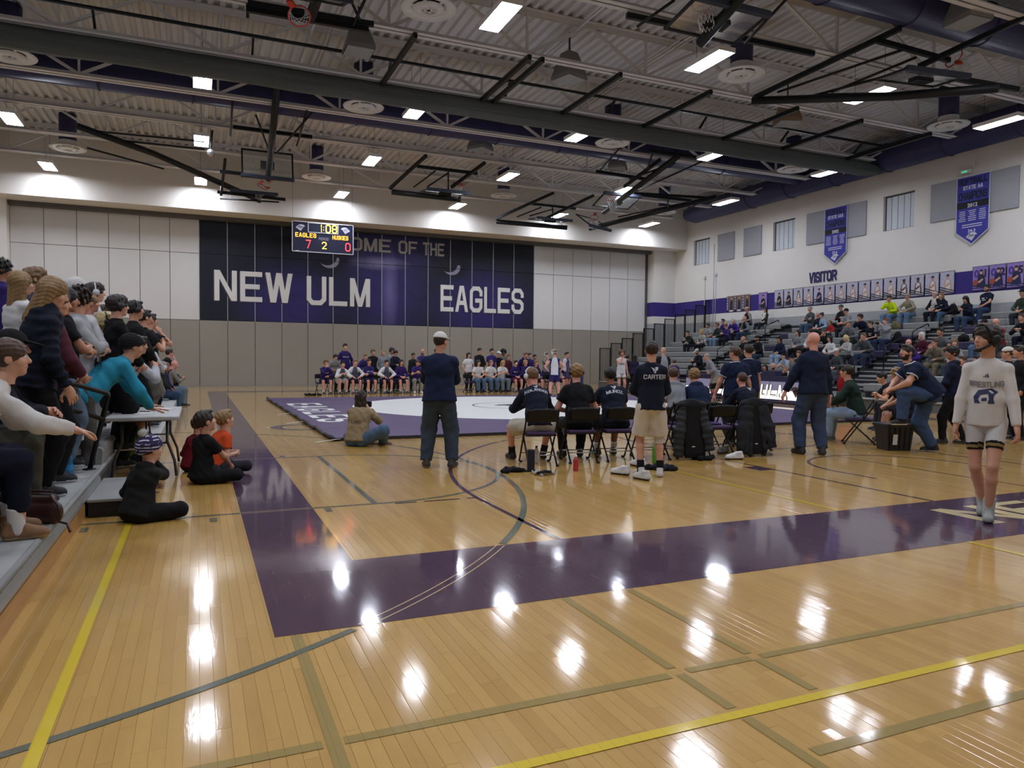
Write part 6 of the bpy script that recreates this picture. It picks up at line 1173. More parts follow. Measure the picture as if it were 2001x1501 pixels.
# spectators on the right bleachers: head pixel, pose, top, bottom, hair, extras
def spect(u, v, label, pose='lap', top=('l', '3a3c42'), bottom=('p', '2c3648'), hair=('short', 'brown'), skin='b', H=1.72, head='m', turn=0, **k):
    zh, yh, xh = fz(pose, H); best = None
    for j in range(NR):
        xs = RX_(j) + .16 - yh; p = at(u, v, x=xs); e = p.z - (RZ_(j) - .445 + zh)
        if best is None or abs(e) < abs(best[0]): best = (e, j, p.y)
    e, j, y = best; k.setdefault('shoes', ('26262a', 'a8a8a8'))
    return person(label, PROT[pose], (RX_(j) + .16, y, RZ_(j) - .445), PI / 2 + turn, H, skin, hair, top, bottom, head=head, res=FAR, key=('P', pose), group='spectators on the right bleachers', **k)
JN, JL, DK, BK = '2c3850', '6f86a0', '22242a', '151518'
SP = [
 (1383, 640, 'man in a light grey tee at the far end of the right bleachers', 'lap', ('s', '8a8e92'), ('j', JL), ('short', 'dark'), 'c', 1.74, 'm', {}),
 (1401, 638, 'brown haired man in an open dark green jacket, far right bleachers', 'lap', ('lj', '2c3330'), ('j', JL), ('mop', 'lbrown'), 'b', 1.75, 'm', {}),
 (1412.5, 630, 'dark haired boy in purple behind the woman with a camera', 'lap', ('l', '3c2a66'), ('p', DK), ('short', 'dark'), 'b', 1.68, 'm', {}),
 (1418, 637, 'woman in a purple jacket holding a camera, far right bleachers', 'phone', ('l', '34265e'), ('p', BK), ('bun', 'red'), 'a', 1.64, 'f', {}),
 (1433, 627, 'white haired person in a purple hoodie drinking from a white cup', 'chin', ('lh', '42287e'), ('p', DK), ('short', 'white'), 'a', 1.7, 'm', {}),
 (1455, 626, 'bald man in a dark vest with grey sleeves holding a paper', 'lap', ('l2', '1d1f26', '6a6e74'), ('j', JN), ('bald', 'brown'), 'b', 1.76, 'm', {}),
 (1459.5, 606, 'man in a tan cap and black vest on the top row under the cheer posters', 'lap', ('l2', '16181e', '7c7a72'), ('p', DK), ('short', 'brown'), 'b', 1.78, 'm', dict(extra=[('cap', 'b8aa90')])),
 (1495.6, 610, 'woman in a cream top leaning back on the top row under the posters', 'back', ('l2', 'c8c4b8', '30342e'), ('p', '20242c'), ('long', 'dark'), 'b', 1.66, 'f', {}),
 (1582.7, 599.5, 'grey sweater man with folded arms alone on the top row', 'cross', ('l', '4a4e50'), ('j', '44566a'), ('buzz', 'grey'), 'b', 1.78, 'm', {}),
 (1598, 612, 'balding old man in dark clothes beside the woman in pale blue denim', 'lap', ('l', '24262e'), ('p', DK), ('fringe', 'white'), 'p', 1.7, 'm', {}),
 (1605, 616, 'woman in a pale blue denim shirt next to the red dressed child', 'lap', ('l', '8ea4bc'), ('p', '2a2e34'), ('bun', 'dark'), 'a', 1.64, 'f', {}),
 (1622, 629, 'small child in a red top on the right bleachers', 'lap', ('l', 'a82a28'), ('p', '24303c'), ('half', 'lbrown'), 'a', 1.2, 'f', {}),
 (1610, 644, 'person in a camouflage cap and dark jacket behind the bald coach', 'chin', ('lj', '20201f'), ('p', DK), ('short', 'dark'), 'b', 1.7, 'm', dict(extra=[('cap', '4c4a3a')])),
 (1643, 604, 'person in black with a grey cap on the top row', 'cross', ('l', '1c1c20'), ('p', DK), ('short', 'dark'), 'b', 1.72, 'm', dict(extra=[('cap', '55585a')])),
 (1653, 611, 'man in a grey tee and black cap with folded arms', 'cross', ('s', '7c8084'), ('p', '24262e'), ('short', 'dark'), 'b', 1.76, 'm', dict(extra=[('cap', '1c1c20')])),
 (1658.6, 626.6, 'man in a grey hoodie and pale cap with a hand over his mouth', 'chin', ('lh', '6c7074'), ('p', '24302c'), ('short', 'brown'), 'b', 1.78, 'm', dict(extra=[('cap', '8c8c88')])),
 (1680.6, 622, 'dark haired man in a navy jacket with a hand on his chin', 'chin', ('l', '161c30'), ('j', '33424a'), ('mop', 'dark'), 'b', 1.76, 'm', {}),
 (1701, 634, 'boy with glasses in a black printed tee beside the woman taking a photo', 'lapr', ('s', '16181e'), ('j', JN), ('short', 'brown'), 'a', 1.66, 'm', dict(extra=[('glasses',)])),
 (1730, 630.6, 'woman in a light grey sweater holding up a phone for a photo', 'photo', ('l', '8f9296'), ('j', '26324c'), ('short', 'red'), 'a', 1.74, 'm', {}),
 (1652.6, 661, 'blonde woman in a pale grey sweater on the middle rows', 'phone', ('l', 'a8a8a6'), ('p', DK), ('bob', 'bleach'), 'a', 1.64, 'f', {}),
 (1687, 658.6, 'man in a grey jacket with his hand at his mouth by the aisle', 'chin', ('l', '4a4e52'), ('j', '28344a'), ('short', 'lbrown'), 'b', 1.76, 'm', {}),
 (1634, 680, 'older man in a white cap and grey green jacket beside the bald coach', 'lapl', ('lj', '3c4242'), ('p', '4a5058'), ('short', 'grey'), 'p', 1.7, 'm', dict(extra=[('cap', 'c4c4c0')])),
 (1621, 660, 'dark haired woman in a white sweater partly behind the bald coach', 'lap', ('l', 'c8c8c6'), ('p', DK), ('long', 'black'), 'b', 1.64, 'f', {}),
 (1737, 586, 'man in a bright yellow high visibility jacket on the top row', 'chin', ('lj', 'c8e01c'), ('j', '5f7896'), ('short', 'dark'), 'b', 1.78, 'm', dict(extra=[('cap', '3c4426')])),
 (1772.6, 583, 'bald older man in a tan shirt on the top row', 'knees', ('lc', '8c8470'), ('j', '5c7690'), ('fringe', 'grey'), 'b', 1.8, 'm', dict(extra=[('glasses',)])),
 (1826, 578, 'white haired man in a black and white jacket on the top row', 'lap', ('l2', 'c0beb4', '16181e'), ('p', '191b22'), ('fringe', 'white'), 'p', 1.76, 'm', dict(extra=[('glasses',)])),
 (1839, 580, 'short haired blonde woman in a printed navy hoodie on the top row', 'lap', ('lh', '161a2c'), ('j', '44607c'), ('bob', 'dblond'), 'a', 1.66, 'f', dict(shoes=('b4b4b0', 'd0d0d0'))),
 (1886.6, 580, 'long haired woman in a navy hoodie looking at her phone on the top row', 'phone', ('lh', '161a2a'), ('j', '30405a'), ('long', 'black'), 'b', 1.68, 'f', {}),
 (1928.6, 568, 'large man in a short sleeved navy hoodie on the top row', 'back', ('sh', '141a2c'), ('j', '2a3c58'), ('short', 'dark'), 'b', 1.86, 'mb', dict(extra=[('glasses',)])),
 (1998, 569, 'man in a green sweater and black cap at the right edge, top row', 'lap', ('l', '364034'), ('p', '2a3038'), ('short', 'dark'), 'b', 1.78, 'm', dict(extra=[('cap', '16161a')])),
 (1923, 626, 'man in a black cap and blue grey hoodie with folded arms', 'cross', ('lh', '5c648a'), ('j', '50668a'), ('short', 'dark'), 'b', 1.76, 'm', dict(extra=[('cap', '1a1a1e')])),
 (1946, 629, 'bald man in a black jacket with red shoulders looking down', 'phone', ('lj2', '121216', '7e2226'), ('p', '3c4048'), ('bald', 'brown'), 'p', 1.8, 'm', dict(extra=[('glasses',)])),
 (1996, 622, 'person in a dark jacket cut off by the right edge of the picture', 'elbows', ('l', '1a1c22'), ('p', '1a2030'), ('short', 'brown'), 'b', 1.74, 'm', {}),
 (1837, 653, 'broad smiling man in a grey tee above the tan jacket man', 'knees', ('s', '55585a'), ('p', '5a5e64'), ('short', 'dark'), 'c', 1.84, 'm', {}),
 (1800.6, 657, 'white haired woman in a maroon sweater on the middle rows', 'lap', ('l', '481a2a'), ('p', '22303c'), ('bob', 'white'), 'p', 1.66, 'f', {}),
 (1775, 672, 'bald man in a purple hoodie resting his face on his hand', 'chin', ('lh', '3e2a7a'), ('j', '3a4c6a'), ('bald', 'brown'), 'p', 1.74, 'm', dict(extra=[('glasses',)])),
 (1826, 672, 'man in a tan jacket with a hand over his face', 'chin', ('lj', '6c6456'), ('p', '6a6350'), ('short', 'brown'), 'b', 1.74, 'm', dict(extra=[('glasses',)])),
 (1865, 672, 'woman in a light grey sweater with brown hair, facing left', 'lapl', ('l', '84888a'), ('p', '3c4650'), ('bob', 'lbrown'), 'a', 1.66, 'f', {}),
 (1881, 703, 'man in a black jacket beside the white shirted wrestler', 'chin', ('lj', '17181c'), ('p', DK), ('short', 'brown'), 'b', 1.74, 'm', {}),
 (1908, 706, 'dark dressed person half hidden behind the walking wrestler', 'cross', ('l', '2a2420'), ('p', DK), ('short', 'dark'), 'b', 1.7, 'm', {}),
 (1452, 664.5, 'bald man in a black jacket behind the coach in a navy polo', 'knees', ('lj', '181a20'), ('p', DK), ('bald', 'brown'), 'b', 1.78, 'm', {}),
 (1479, 666, 'bearded man in a black sweater and cap, middle rows', 'lap', ('l', '15161a'), ('j', '2c3c4e'), ('short', 'dark'), 'b', 1.76, 'mb', dict(extra=[('cap', '222226')])),
 (1523, 663, 'woman in a black cap and navy sweatshirt with light jeans', 'lap', ('l', '171c34'), ('j', '8ba0b8'), ('long', 'dark'), 'b', 1.68, 'f', dict(extra=[('cap', '141418')])),
 (1558.7, 651, 'woman in a grey sweatshirt with dark hair, middle rows', 'lap', ('lh', '7e8082'), ('p', BK), ('long', 'dark'), 'a', 1.68, 'f', {}),
 (1582.7, 652, 'woman in a white sweater and black trousers, middle rows', 'lap', ('l', 'd0d0ce'), ('p', BK), ('pony', 'black'), 'a', 1.66, 'f', {}),
 (1530.7, 694, 'boy in a black cap and pale blue shirt above the scorers', 'elbows', ('s', '93a5b8'), ('p', '5a6472'), ('short', 'dark'), 'a', 1.6, 'm', dict(extra=[('cap', '16161a')])),
 (1547, 697, 'man in a black and white cap above the scorers table', 'lap', ('lh', '5e6266'), ('j', '8090a2'), ('short', 'brown'), 'b', 1.72, 'm', dict(extra=[('cap', '1a1a1c')])),
 (1560, 696, 'brown haired boy in a dark top beside the capped man', 'lapl', ('l', '2a2c32'), ('p', DK), ('mop', 'lbrown'), 'a', 1.6, 'm', {}),
 (1343, 651, 'man in a dark green jacket and cap at the left end of the right bleachers', 'elbows', ('lj', '24261f'), ('p', '1c2028'), ('short', 'brown'), 'b', 1.74, 'm', dict(extra=[('cap', '3c3428')])),
 (1371, 649, 'blonde woman in a black and white plaid jacket', 'lapr', ('lj', None), ('p', BK), ('bob', 'blond'), 'a', 1.66, 'f', {}),
 (1362, 690, 'bearded man in a black coat and pale cap on the low rows', 'phone', ('lj', '15171e'), ('p', BK), ('short', 'dark'), 'b', 1.76, 'mb', dict(extra=[('cap', 'a8a49c')])),
]
pl = Mat('cloth_plaid', 'c8c4ba', .85); a_, b_, c_ = pl.pos('obj'); pl.base(pl.mix(((a_ * 9.0).fract().gt(.5) * 1.0 + (c_ * 9.0).fract().gt(.5)) * .5, 'cdc9bf', '24221f')); M_PLAID = pl.m
for (u, v, l, ps, tp, bt, hr, sk, H, hd, k) in SP:
    if tp[1] is None: tp = (tp[0], M_PLAID)
    r_ = spect(u, v, l, ps, tp, bt, hr, sk, H, hd, **k)
    if ps == 'photo':
        J = r_[1]; m_ = (Vector(J['wrr']) + Vector(J['wrl'])) / 2 * (H / 1.75); PHONE_A.location = r_[0].location + Matrix.Rotation(PI / 2, 3, 'Z') @ (m_ + Vector((0, .10, .05))); PHONE_A.rotation_euler = (0, PI / 2, PI / 2)
    if 'printed navy hoodie' in l or 'short sleeved navy hoodie' in l or 'looking at her phone on the top' in l or 'black printed tee' in l: wprint(r_[0], r_[2]['shirt'], r_[1], [[(-.09, .01), (.08, .02), (.09, .05), (-.08, .045)], [(-.06, -.05), (.06, -.045), (.055, -.02), (-.065, -.015)]], (0, -.2), dirn='front', name='chest_print', col='c8c8cc', subdiv=1)
# people seated behind the scorers table
for (u, v, l, tp, hr, hd, k, ps) in ((1475, 716, 'man in a white cap seated behind the scorers table', ('l', '8c90a0'), ('short', 'brown'), 'm', dict(extra=[('cap', '3c4a7a')]), 'lap'), (1494, 718, 'dark haired woman in white seated behind the scorers table', ('l', 'c8c4c0'), ('long', 'dark'), 'f', {}, 'lapl'), (1510.6, 716, 'bald bearded man in blue seated behind the scorers table', ('l', '27346e'), ('bald', 'dark'), 'mb', {}, 'phone'), (1536, 719, 'grey haired man with glasses in black behind the scorers table', ('l', '15161a'), ('short', 'grey'), 'm', dict(extra=[('glasses',)]), 'chin')):
    zh, yh, xh = fz(ps, 1.75); p = at(u, v, x=18.95 - yh); person(l, PROT[ps], (18.95, p.y, p.z - zh), PI / 2, 1.75, 'b', hr, tp, ('p', DK), head=hd, res=FAR, key=('P', ps), group='people at the scorers table', **k)
# ---- far bench
def far(u, v, label, pose, top, bottom, hair, skin='a', y=28.85, H=None, turn=0, head='m', group='home team at the far bench', **k):
    seated = PROT[pose].get('ph', .93) < .8
    if H is None:
        zh, yh, xh = fz(pose, 1.75); p = at(u, v, y=y); H = 1.75 if seated else max(1.5, min(2.0, 1.75 * p.z / zh))
    zh, yh, xh = fz(pose, H); rz = PI + .12 + turn; p = at(u, v, y=y - yh * .98)
    r_ = person(label, PROT[pose], (p.x + math.sin(rz) * yh, y, 0), rz, H, skin, hair, top, bottom, head=head, res=FAR, key=('P', pose), group=group, **k)
    if top[1] == PU: wprint(r_[0], r_[2]['shirt'], r_[1], name_quads('NEW ULM', .045, .22), (0, -.17), dirn='front', name='chest_lettering', col='c8c8d0', subdiv=1)
    return r_
PU, PU2 = '2c2058', '352768'; WG = ('l2', '54566c', 'd4d4d6'); SH = ('s', '2a2440'); FS = dict(shoes=('3a3a40', 'b0b0b0'), socks='c8c8c8')
far(637, 722, 'seated wrestler in purple resting his chin, first on the far bench', 'chin', ('l', PU), SH, ('mop', 'lbrown'), 'p', **FS); far(670, 723, 'seated wrestler in white sleeves, second on the far bench', 'elbows', WG, ('s', 'b8b8b4'), ('short', 'dark'), 'p', **FS); far(694, 714, 'seated wrestler in white sleeves, third on the far bench', 'knees', WG, SH, ('short', 'dblond'), 'p', **FS); far(721.5, 718, 'seated wrestler in purple with a knee sleeve, fourth on the far bench', 'cross', ('l', PU), SH, ('short', 'brown'), 'p', **FS)
far(755.5, 716, 'seated wrestler in white sleeves, fifth on the far bench', 'knees', WG, SH, ('short', 'dark'), 'p', **FS); far(784.5, 721, 'seated wrestler in a purple hood, sixth on the far bench', 'lap', ('lh', '32205e'), SH, ('half', 'dark'), 'p', **FS); far(816, 713, 'seated coach in a purple polo and khaki trousers on the far bench', 'phone', ('sc', PU2), ('p', '8a8880'), ('buzz', 'brown'), 'b', turn=-.3, shoes=('d0d0d0', 'd8d8d8'))
far(656, 698, 'boy in a grey hoodie behind the far bench, leftmost standing', 'bend', ('lh', '8c8e8c'), ('p', DK), ('mop', 'dark'), 'a', 29.9); far(674.5, 678, 'tall young man in a purple hoodie standing behind the far bench', 'pockets', ('lh', PU), ('p', DK), ('short', 'dark'), 'a', 30.0); far(714, 697, 'boy in a faded purple hoodie bending behind the far bench', 'bend', ('lh', '40386e'), ('p', DK), ('short', 'dblond'), 'a', 29.8)
far(729, 688, 'boy in a black jacket standing behind the far bench', 'down', ('l', '18181c'), ('p', DK), ('mop', 'lbrown'), 'a', 30.0); far(749, 690, 'blond boy in a grey hoodie standing behind the far bench', 'pockets', ('lh', '84868a'), ('p', DK), ('short', 'blond'), 'a', 30.0); far(766, 686, 'dark curly haired boy in grey at the back of the far bench', 'down', ('lh', '8e9092'), ('p', DK), ('curly', 'dark'), 'c', 30.6); far(773, 690, 'boy in a navy hoodie eating behind the far bench', 'sphone', ('lh', '1a1c2c'), ('p', DK), ('mop', 'dark'), 'a', 29.9)
far(807.5, 695, 'man with glasses in a dark jacket behind the purple polo coach', 'down', ('lj', '26282c'), ('p', '2a2c30'), ('short', 'dark'), 'b', 30.0, extra=[('glasses',)]); far(826, 688, 'bearded bald coach in a purple polo standing behind the far bench', 'sphone', ('sc', PU2), ('p', '8c8a84'), ('bald', 'dark'), 'b', 29.5, head='mb'); far(853, 687, 'man in purple partly hidden by the man in the white cap', 'pockets', ('s', PU2), ('p', '8c8a84'), ('short', 'dark'), 'b', 30.0)
WH = ('s', 'd0d0d0'); JB = ('j', '4c6680')
far(916, 694, 'woman in white with long dark hair standing behind the far bench', 'pockets', WH, ('p', DK), ('long', 'dark'), 'a', 29.8, head='f'); far(937, 686, 'tall man with glasses in black standing behind the far bench', 'front', ('l', '17171b'), ('p', DK), ('short', 'dark'), 'a', 29.9, extra=[('glasses',)]); far(961, 687, 'man in a purple polo standing behind the far bench', 'down', ('sc', PU2), ('p', '6c6a68'), ('short', 'dark'), 'b', 29.8); far(975, 692, 'boy in a white cap and black tee standing behind the far bench', 'down', ('s', '16161c'), ('p', DK), ('short', 'brown'), 'a', 29.9, extra=[('cap', 'd4d4d4')])
far(984, 689, 'boy with an afro in grey at the back of the far bench', 'down', ('l', '74706a'), ('p', DK), ('afro', 'black'), 'd', 30.4); far(993.5, 698, 'boy in a maroon hoodie behind the far bench', 'down', ('lh', '481c28'), ('p', DK), ('short', 'lbrown'), 'a', 29.6); far(1027, 694, 'boy in a purple hoodie leaning forward behind the right half of the far bench', 'bend', ('lh', PU), ('p', DK), ('short', 'lbrown'), 'p', 29.7); far(1035, 695, 'dark haired boy behind the leaning boy in purple', 'down', ('l', '3a2c60'), ('p', DK), ('short', 'dark'), 'a', 30.2)
far(1045, 700, 'dark haired boy in purple standing near the right end of the far bench', 'down', ('l', PU), ('p', DK), ('short', 'black'), 'c', 29.8, H=1.62); far(1068, 694, 'wrestler in headgear putting on a strap behind the far bench', 'chin' if False else 'schin', ('s', '7c7876'), ('s', '2a2440'), ('short', 'brown'), 'a', 29.4, extra=[('gear', 'c8c8c8')])
far(935, 719, 'woman in a white tee and jeans seated on the far bench, leftmost', 'lap', WH, JB, ('long', 'dark'), 'a', head='f'); far(960, 714, 'large woman in a white tee and jeans seated on the far bench', 'lap', WH, JB, ('pony', 'dblond'), 'a', head='f'); far(983, 719, 'blonde woman in white holding a camera on the far bench', 'phone', WH, ('j', '66747e'), ('long', 'blond'), 'a', head='f')
far(1008, 718, 'seated wrestler in purple, first right of the woman with a camera', 'lap', ('lh', PU), ('s', '5a2a3c'), ('short', 'dark'), 'p', **FS); far(1027, 718, 'seated blond wrestler in purple, second right of the woman with a camera', 'lap2', ('lh', PU), SH, ('mop', 'blond'), 'p', **FS); far(1048, 714, 'seated blond wrestler in purple, third right of the woman with a camera', 'lap', ('lh', PU), SH, ('mop', 'dblond'), 'p', **FS); far(1092, 722, 'seated wrestler in purple behind the standing wrestler on the mat', 'knees', ('l', PU), SH, ('short', 'brown'), 'p', **FS)
far(1108, 693, 'wrestler in a white sleeved warm up standing at the right end of the far bench', 'down', ('l2', '54486c', 'd0d0d4'), ('s', '4a4060'), ('short', 'dark'), 'p', 29.3, turn=.3, socks='2a2c34', shoes=('26262c', 'b0b0b0'))
# wrestlers on the mat
p = at(1085, 772, z=MZ); person('wrestler in a navy and white singlet with hands on hips on the mat', stand('hips', 2, rf=(.16, .1, 0), lf=(-.16, -.15, 0), hy=35), (at(1083, 781, z=MZ).x, at(1083, 781, z=MZ).y, MZ), -.45, 1.7, 'p', ('short', 'lbrown'), ('t2', 'd0d0d4', '2a2458'), ('t', '2a2458', '2a2458', '2a2458'), ('d0d0d0', '26262c'), '1c1c20', [('gear', 'd0d0d0')], res=.015)
q = at(1213, 774, z=0); t, J, pt = person('wrestler in a white singlet reading JCC with a hand at his mouth', stand('chin', 3, lh=(-.24, .08, .84)), q, 2.9, 1.80, 'p', ('curly', 'lbrown'), ('tf', 'd6d6d4'), ('t', 'd6d6d4', 'a08850', '1a1a1e'), ('d0d0d0', '26262c'), 'd0d0d0', [('gear', '16161c')], res=.015); wprint(t, pt['shirt'], J, name_quads('JCC', .07, .17), (0, -.22), dirn='front', col='1a1a1e', name='singlet_lettering')
# people by the far corner of the mat
G2 = 'people standing right of the mat'
def stander(u, v, label, pose, top, bottom, hair, y, rz, skin='b', H=None, head='m', group=G2, base=0.0, res=.015, **k):
    ps = PROT[pose] if isinstance(pose, str) else pose; J = skel(ps); p = at(u, v, y=y)
    if H is None: H = 1.75 * (p.z - base) / J['HC'][2]
    s = H / 1.75; hx, hy = J['HC'][0] * s, J['HC'][1] * s; ox, oy = hx * math.cos(rz) - hy * math.sin(rz), hx * math.sin(rz) + hy * math.cos(rz); p = at(u, v, y=y + oy)
    return person(label, ps, (p.x - ox, y, base), rz, H, skin, hair, top, bottom, head=head, res=res, key=('P2', pose, res) if isinstance(pose, str) else None, group=group, **k)
stander(1296, 684, 'bald referee in a grey shirt with black sleeves seen from behind', stand('front', 2, girth=1.15), ('s2', '8a8c90', '141416'), ('p', '151518'), ('bald', 'brown'), 20.5, -.3, H=1.85); stander(1240, 698, 'dark haired woman in black and purple by the mat corner', 'down', ('l', '241c3c'), ('p', BK), ('long', 'black'), 26.5, -1.0, head='f'); stander(1226, 712, 'person in dark clothes bending behind the white singlet wrestler', 'bend', ('l', '16161a'), ('p', DK), ('short', 'black'), 26.8, -.9, H=1.75); stander(1318, 722, 'child in a purple shirt and jeans behind the referee', 'down', ('l', '33255c'), ('j', '7488a4'), ('short', 'brown'), 23.5, -.8, H=1.45)
stander(1381, 692, 'bald man in a grey pullover with a white collar leaning forward', stand('front', 28, lean2=36, hp=-5), ('lc', '85898e'), ('p', '8a8270'), ('fringe', 'grey'), 21.5, 1.3, 'p', H=1.78)
# ---- near bench and coaches
NG = 'visiting team at the near bench'; NVY = '161b2b'
def deg(a): return math.radians(a)
CF = cloth('cloth_white_shorts', 'c9c2b4')
t, J, pt = person('man in a white cap and navy sweatshirt standing with folded arms', stand('cross', 1, hy=-28, girth=1.18, sw=1.16, rf=(.17, .0, 0), lf=(-.17, .03, 0), rt=-16, lt=14), at(858, 914), deg(-22), 1.76, 'b', ('short', 'dark'), ('l', '17213c'), ('j', '37424f'), ('3a3632', '8a8478'), extra=[('cap', 'd2d0cc')], res=.012)
t, J, pt = person('seated wrestler named KOLANDER in a navy top and white headphones', sit(.45, 1.78, 22, 34, 'elbows', .46, hp=-14, hy=15, lf=(-.24, .52, 0), rf=(.2, .45, 0), lk=(-.7, 1, .2), rk=(.5, 1, .2)), NC[0], CR + .05, 1.78, 'p', ('short', 'lbrown'), ('l', NVY), ('s', 'b9b3a4'), ('17171b', '55555a'), '16161a', [('phones', 'd8dad8')], res=.012, group=NG)
wprint(t, pt['shirt'], J, name_quads('KOLANDER', .048, .33), (0, -.085), arch=.9, name='back_lettering', col='b8bcc4'); wprint(t, pt['shirt'], J, husky(.07), (0, -.02), name='back_emblem', col='b8bcc4')
person('seated blond wrestler in a black tee and black headphones', sit(.45, 1.78, 14, 20, 'lap', .46, hy=8, girth=1.08), NC[1], CR - .05, 1.78, 'p', ('mop', 'dblond'), ('s', '121216'), ('p', '17171b'), ('26262a', '55555a'), None, [('phones', '202024')], res=.012, group=NG)
t, J, pt = person('seated wrestler named MUNOZ in a navy tee', sit(.45, 1.74, 20, 28, 'elbows', .46, hp=-6, girth=1.1), NC[2], CR, 1.74, 'd', ('short', 'black'), ('s', NVY), ('s', '1a1c28'), ('3a4a3c', 'b8b8b8'), 'd0d0d0', res=.012, group=NG)
wprint(t, pt['shirt'], J, name_quads('MUNOZ', .055, .25), (0, -.12), arch=.9, name='back_lettering', col='b8bcc4'); wprint(t, pt['shirt'], J, husky(.09), (0, -.045), name='back_emblem', col='b8bcc4')
t, J, pt = person('standing wrestler named CARTER in a navy top and white shorts', stand('front', 1, hy=0, rf=(.13, .0, 0), lf=(-.12, .03, 0), rt=-14, lt=12, sw=.98, girth=.98, rh=(.03, .24, 1.02), lh=(-.03, .24, 1.02)), at(1270, 931), deg(-26), 1.66, 'b', ('short', 'dark'), ('l', NVY), ('s', CF), ('d2d0ce', 'b4b4b4'), '16161c', res=.011, group=NG)
wprint(t, pt['shirt'], J, name_quads('CARTER', .058, .29), (.03, -.155), name='back_lettering', col='c4c4c6'); wprint(t, pt['shirt'], J, husky(.10), (.03, -.065), name='back_emblem', col='c4c4c6'); o = mkobj('knee_sleeve', to_mesh('knee_sleeve', *(lambda v: (v.cone(J['knr'] + (J['hpr'] - J['knr']) * .22, J['knr'] + (J['anr'] - J['knr']) * .16, .069, .066, 0, cut=True, cuta=True), v.mesh())[1])(Vox(J['knr'] - .2, J['knr'] + .25, .012))), cloth('sleeve_white', 'c8c4bc'), t)
R2 = []
for (u, v, y_, l, ps, tp, bt, hr, hh) in ((1316, 737, 9.75, 'seated wrestler in a grey hoodie beyond the standing wrestler', sit(.45, 1.74, 22, 28, 'elbows', .45, hp=-8, hy=-30), ('lh', '83858a'), ('p', '2a2c32'), ('short', 'brown'), 1.74), (1356, 742, 9.6, 'seated wrestler in a navy hoodie with shaggy blond hair', sit(.45, 1.74, 24, 32, 'elbows', .45, hp=-14, girth=1.1), ('lh', '19243f'), ('s', '24262e'), ('mop', 'dblond'), 1.74), (1449, 757, 9.35, 'seated short haired wrestler in a navy top beside the plain black coat', sit(.45, 1.68, 30, 38, 'elbows', .45, hy=6), ('l', NVY), ('p', '1c1e26'), ('buzz', 'brown'), 1.68)):
    t, J, pt = stander(u, v, l, ps, tp, bt, hr, y_, CR, 'p', hh, group=NG, res=.013); R2.append(t.location.copy())
wprint(t, pt['shirt'], J, husky(.10), (.05, -.06), name='back_emblem', col='b8c4c4')
for c, l in zip(R2, ('under the wrestler in the grey hoodie', 'under the wrestler in the navy hoodie', 'under the short haired wrestler in navy')): chair('black folding chair in the second near row %s' % l, c, CR, 'near bench folding chairs')
stander(1436, 690, 'coach in a navy polo with white trim standing by the near bench', stand('down', 2, hy=38, girth=1.16, belly=1.1, rh=(.30, .02, .84), lh=(-.36, .10, .86), le=(-1, -.4, 0)), ('scb', '16203a', 'c8c8c8'), ('p', '2c2c2e'), ('short', 'brown'), 9.95, deg(-25), res=.013, group=NG); stander(1462, 690, 'second coach in a navy polo half hidden behind the first', stand('down', 2, hy=20, girth=1.1), ('scb', '141c34', 'c8c8c8'), ('p', '2c2c2e'), ('short', 'dark'), 10.9, deg(-25), res=.015, group=NG, H=1.74)
person('bald coach in a navy pullover and jeans standing at the mat edge', stand('down', 1, hy=10, girth=1.14, rf=(.13, -.05, 0), lf=(-.15, .05, 0), rt=-16, lt=16, rh=(.28, .06, .80), lh=(-.36, .16, .86), le=(-1, -.6, 0), lc=.6), at(1586, 888), deg(-20), 1.88, 'p', ('bald', 'brown'), ('l', '182036'), ('j', '35425a'), ('2a2a2c', '3c3a38'), res=.012)
# girl photographing from the floor
FLOOR = dict(ph=.13, lean=12, lean2=20, rf=(-.10, .34, -.03), lf=(.12, .27, -.03), rk=(1, .5, .12), lk=(-1, .5, .12), rt=75, lt=-75)
def floor_sit(**k): d = dict(FLOOR); d.update(k); return d
def kidsit(**k): return floor_sit(hs=1.3, **k)
t, J, pt = person('girl with long brown hair sitting on the floor with a camera', floor_sit(rh=(.10, .32, .62), lh=(-.06, .34, .62), re=(.8, .2, -1), le=(-.8, .2, -1), rc=.8, lc=.8, hy=-12, rf=(.36, .30, -.03), rk=(.9, .5, .12), rt=-50, girth=1.16), at(698, 872), deg(-32), 1.66, 'b', ('xlong', 'dark'), ('l', '8b7a5c'), ('j', '4a6078'), ('6e4630', '4a3024'), head='f', res=.012)
wprint(t, pt['shirt'], J, ctr(*font_q) if False else name_quads('USO', .05, .16), (-.0, -.28), name='sweater_lettering', col='3a3026')
tc = thing('camera_device', 'black camera with lens held by the girl on the floor', 'camera', t.location + Matrix.Rotation(deg(-32), 3, 'Z') @ Vector((.02, .42, .66)), deg(-32)); MB().bbox((0, 0, 0), (.14, .06, .1), .012).obj('camera_body', M_CHB, tc); MB().lathe([(0, .1), (.035, .1), (.04, 0)], 14, (0, .03, 0), rotm(-PI / 2, 0, 0)).obj('lens', M_CHB, tc)
